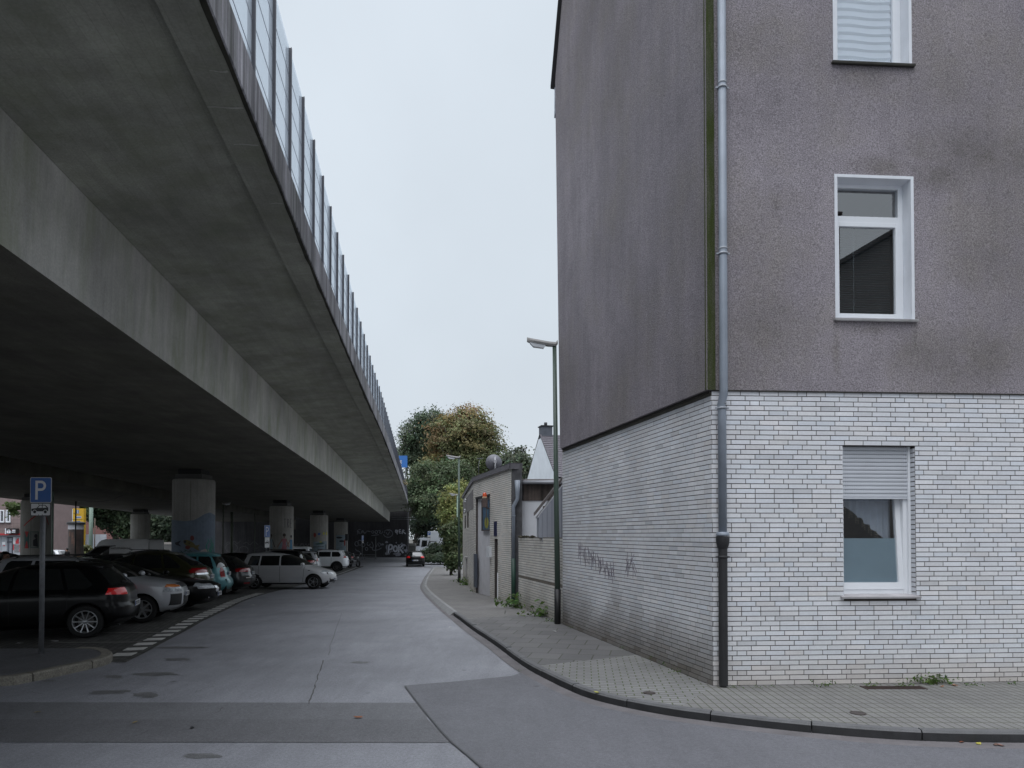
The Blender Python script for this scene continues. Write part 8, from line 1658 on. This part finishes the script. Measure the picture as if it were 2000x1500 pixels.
# ================================================================== PEOPLE
def person(label, loc, yaw, height, jacket, trousers, skin, hair, arms='down', lean=0.0, beard=False):
    root = empty('person', loc, yaw, label, 'person'); s = height / 1.75
    V, E, Rr = [], [], []
    def v(x, y, z, r): V.append((x * s, y * s, z * s)); Rr.append(r * s); return len(V) - 1
    ln = lambda z: lean * max(0, z - .95)
    pel = v(0, 0, .95, .135); wst = v(ln(1.1), 0, 1.10, .125); ch = v(ln(1.3) + .01, 0, 1.30, .145); up_ = v(ln(1.43), 0, 1.43, .10); nk = v(ln(1.52) + .01, 0, 1.52, .055); hd0 = v(ln(1.6) + .03, 0, 1.60, .075); hd1 = v(ln(1.68) + .025, 0, 1.68, .088); tp = v(ln(1.73) + .01, 0, 1.725, .06)
    for a, b in ((pel, wst), (wst, ch), (ch, up_), (up_, nk), (nk, hd0), (hd0, hd1), (hd1, tp)): E.append((a, b))
    nose = v(ln(1.63) + .125, 0, 1.63, .014); E.append((hd0, nose)); chin = v(ln(1.56) + .09, 0, 1.545, .032); E.append((hd0, chin))
    for sd in (1, -1): ear = v(ln(1.63) + .01, sd * .085, 1.63, .018); E.append((hd1, ear))
    for sd in (1, -1):
        hp = v(0, sd * .09, .90, .095); kn = v(.03 + (.05 if sd > 0 else -.03), sd * .10, .50, .062); an = v((.03 if sd > 0 else -.12), sd * .10, .09, .045); to = v((.17 if sd > 0 else .02), sd * .115, .035, .035); E.extend([(pel, hp), (hp, kn), (kn, an), (an, to)])
        sh = v(ln(1.42), sd * .175, 1.415, .062)
        if arms == 'phone' and sd > 0 or arms == 'reach': el_, wr_, pd_ = (ln(1.2) + .10, sd * .22, 1.16), (ln(1.2) + .32, sd * .12, 1.24), (.98, -.2 * sd, .15)
        else: el_, wr_, pd_ = (ln(1.2) - .02, sd * .235, 1.14), (ln(1) + .06, sd * .24, .90), (.15, 0, -1)
        el2 = v(*el_, .046); wr2 = v(*wr_, .032); d = Vector(pd_).normalized(); pa = Vector(wr_) + d * .07; pl = v(*pa, .034); E.extend([(up_, sh), (sh, el2), (el2, wr2), (wr2, pl)])
        sidev = d.cross(Vector((0, 1, 0))).normalized(); sidev = sidev if sidev.length > .1 else Vector((0, 0, 1)); acr = d.cross(sidev)
        for k in range(4):
            b0 = pa + sidev * (k - 1.5) * .021 + d * .035; L_ = (.034, .042, .039, .03)[k]; m1 = b0 + d * L_; m2 = m1 + (d * .8 - acr * .6 * sd) * L_ * .8; i0 = v(*b0, .0095); i1 = v(*m1, .0085); i2 = v(*m2, .0075); E.extend([(pl, i0), (i0, i1), (i1, i2)])
        t0 = pa - d * .02 + sidev * .04; t1 = t0 + (d * .6 + sidev * .5 - acr * .4 * sd) * .045; i0 = v(*t0, .011); i1 = v(*t1, .009); E.extend([(pl, i0), (i0, i1)])
    me = bpy.data.meshes.new('body'); me.from_pydata(V, E, [])
    o = bpy.data.objects.new('tmp_body', me); C.objects.link(o); sk = o.modifiers.new('s', 'SKIN'); sd_ = o.modifiers.new('d', 'SUBSURF'); sd_.levels = 2; sd_.render_levels = 2
    for i, r_ in enumerate(Rr): me.skin_vertices[0].data[i].radius = (r_, r_ * (1.0 if i not in (pel, wst, ch) else 1.0)); me.skin_vertices[0].data[i].use_root = i == pel
    bpy.context.view_layer.update(); m2 = bpy.data.meshes.new_from_object(o.evaluated_get(bpy.context.evaluated_depsgraph_get())); C.objects.unlink(o); bpy.data.objects.remove(o)
    m2.materials.clear()
    for m in (skin, jacket, trousers, m_plast): m2.materials.append(m)
    for p in m2.polygons:
        z = p.center.z / s; p.use_smooth = True; hand = abs(p.center.y) > .15 * s and z < .90 and arms == 'down' or (arms != 'down' and p.center.x / s > .33 + lean * .2 and .9 < z < 1.45)
        p.material_index = 0 if z > 1.50 or hand else (1 if z > .93 else (3 if z < .09 else 2))
    b = bpy.data.objects.new('body', m2); C.objects.link(b); b.parent = root
    bm = B(); hx = (ln(1.68) - .005) * s; bmesh.ops.create_icosphere(bm, subdivisions=3, radius=1, matrix=Matrix.Translation((hx, 0, 1.685 * s)) @ Matrix.Diagonal((.108 * s, .102 * s, .105 * s, 1)))
    bmesh.ops.delete(bm, geom=[q for q in bm.verts if (q.co.x - hx) / s > .055 and q.co.z / s < 1.715 or q.co.z / s < 1.585], context='VERTS')
    for q in bm.verts: q.co += q.co.normalized() * mnoise.noise(q.co * 30) * .01
    obj('hair', bm, hair, root, 60)
    bm = B()   # eyes, brows and mouth
    for sd in (1, -1): bmesh.ops.create_icosphere(bm, subdivisions=1, radius=.011 * s, matrix=Matrix.Translation(((ln(1.65) + .098) * s, sd * .034 * s, 1.655 * s))); box(bm, ((ln(1.67) + .103) * s, sd * .036 * s, 1.678 * s), (.012 * s, .04 * s, .008 * s))
    box(bm, ((ln(1.57) + .108) * s, 0, 1.575 * s), (.012 * s, .045 * s, .009 * s)); obj('face_features', bm, M('dark_features', (.03, .018, .016), .5), root)
    if beard:
        bm = B(); bmesh.ops.create_icosphere(bm, subdivisions=2, radius=1, matrix=Matrix.Translation(((ln(1.56) + .062) * s, 0, 1.548 * s)) @ Matrix.Diagonal((.062 * s, .062 * s, .048 * s, 1))); obj('beard', bm, hair, root, 60)
    return root
m_skin = M('skin', (.30, .17, .12), .55, .05, 20); m_skd = M('tanned_skin', (.20, .11, .075), .55, .05, 20); m_hair = M('black_hair', (.010, .008, .007), .6, .2, 40); m_jk = M('black_jacket', (.014, .014, .016), .85, .2, 12); m_jn = M('dark_jeans', (.02, .025, .04), .85, .2, 12)
P = A(2, 1100, 15.3); person('dark haired bearded man in black looking right, between the black hatchback and the crossover', (P.x - .02, 15.35, -.1), R(-6), 1.62, m_jk, m_jn, m_skd, m_hair, 'down', .12, True)
P = A(131, 1080, 58); person('distant person in dark clothes walking left in front of the white hoarding', (P.x, 58, g(58) - .1), R(165), 1.75, m_jk, m_jn, m_skin, m_hair)
P = A(313, 1080, 60); person('distant person in a dark jacket holding a phone under the viaduct', (P.x, 60, g(60) - .1), R(200), 1.75, M('navy_jacket', (.02, .025, .045), .8), M('blue_jeans', (.05, .09, .18), .8), m_skin, m_hair, 'phone')
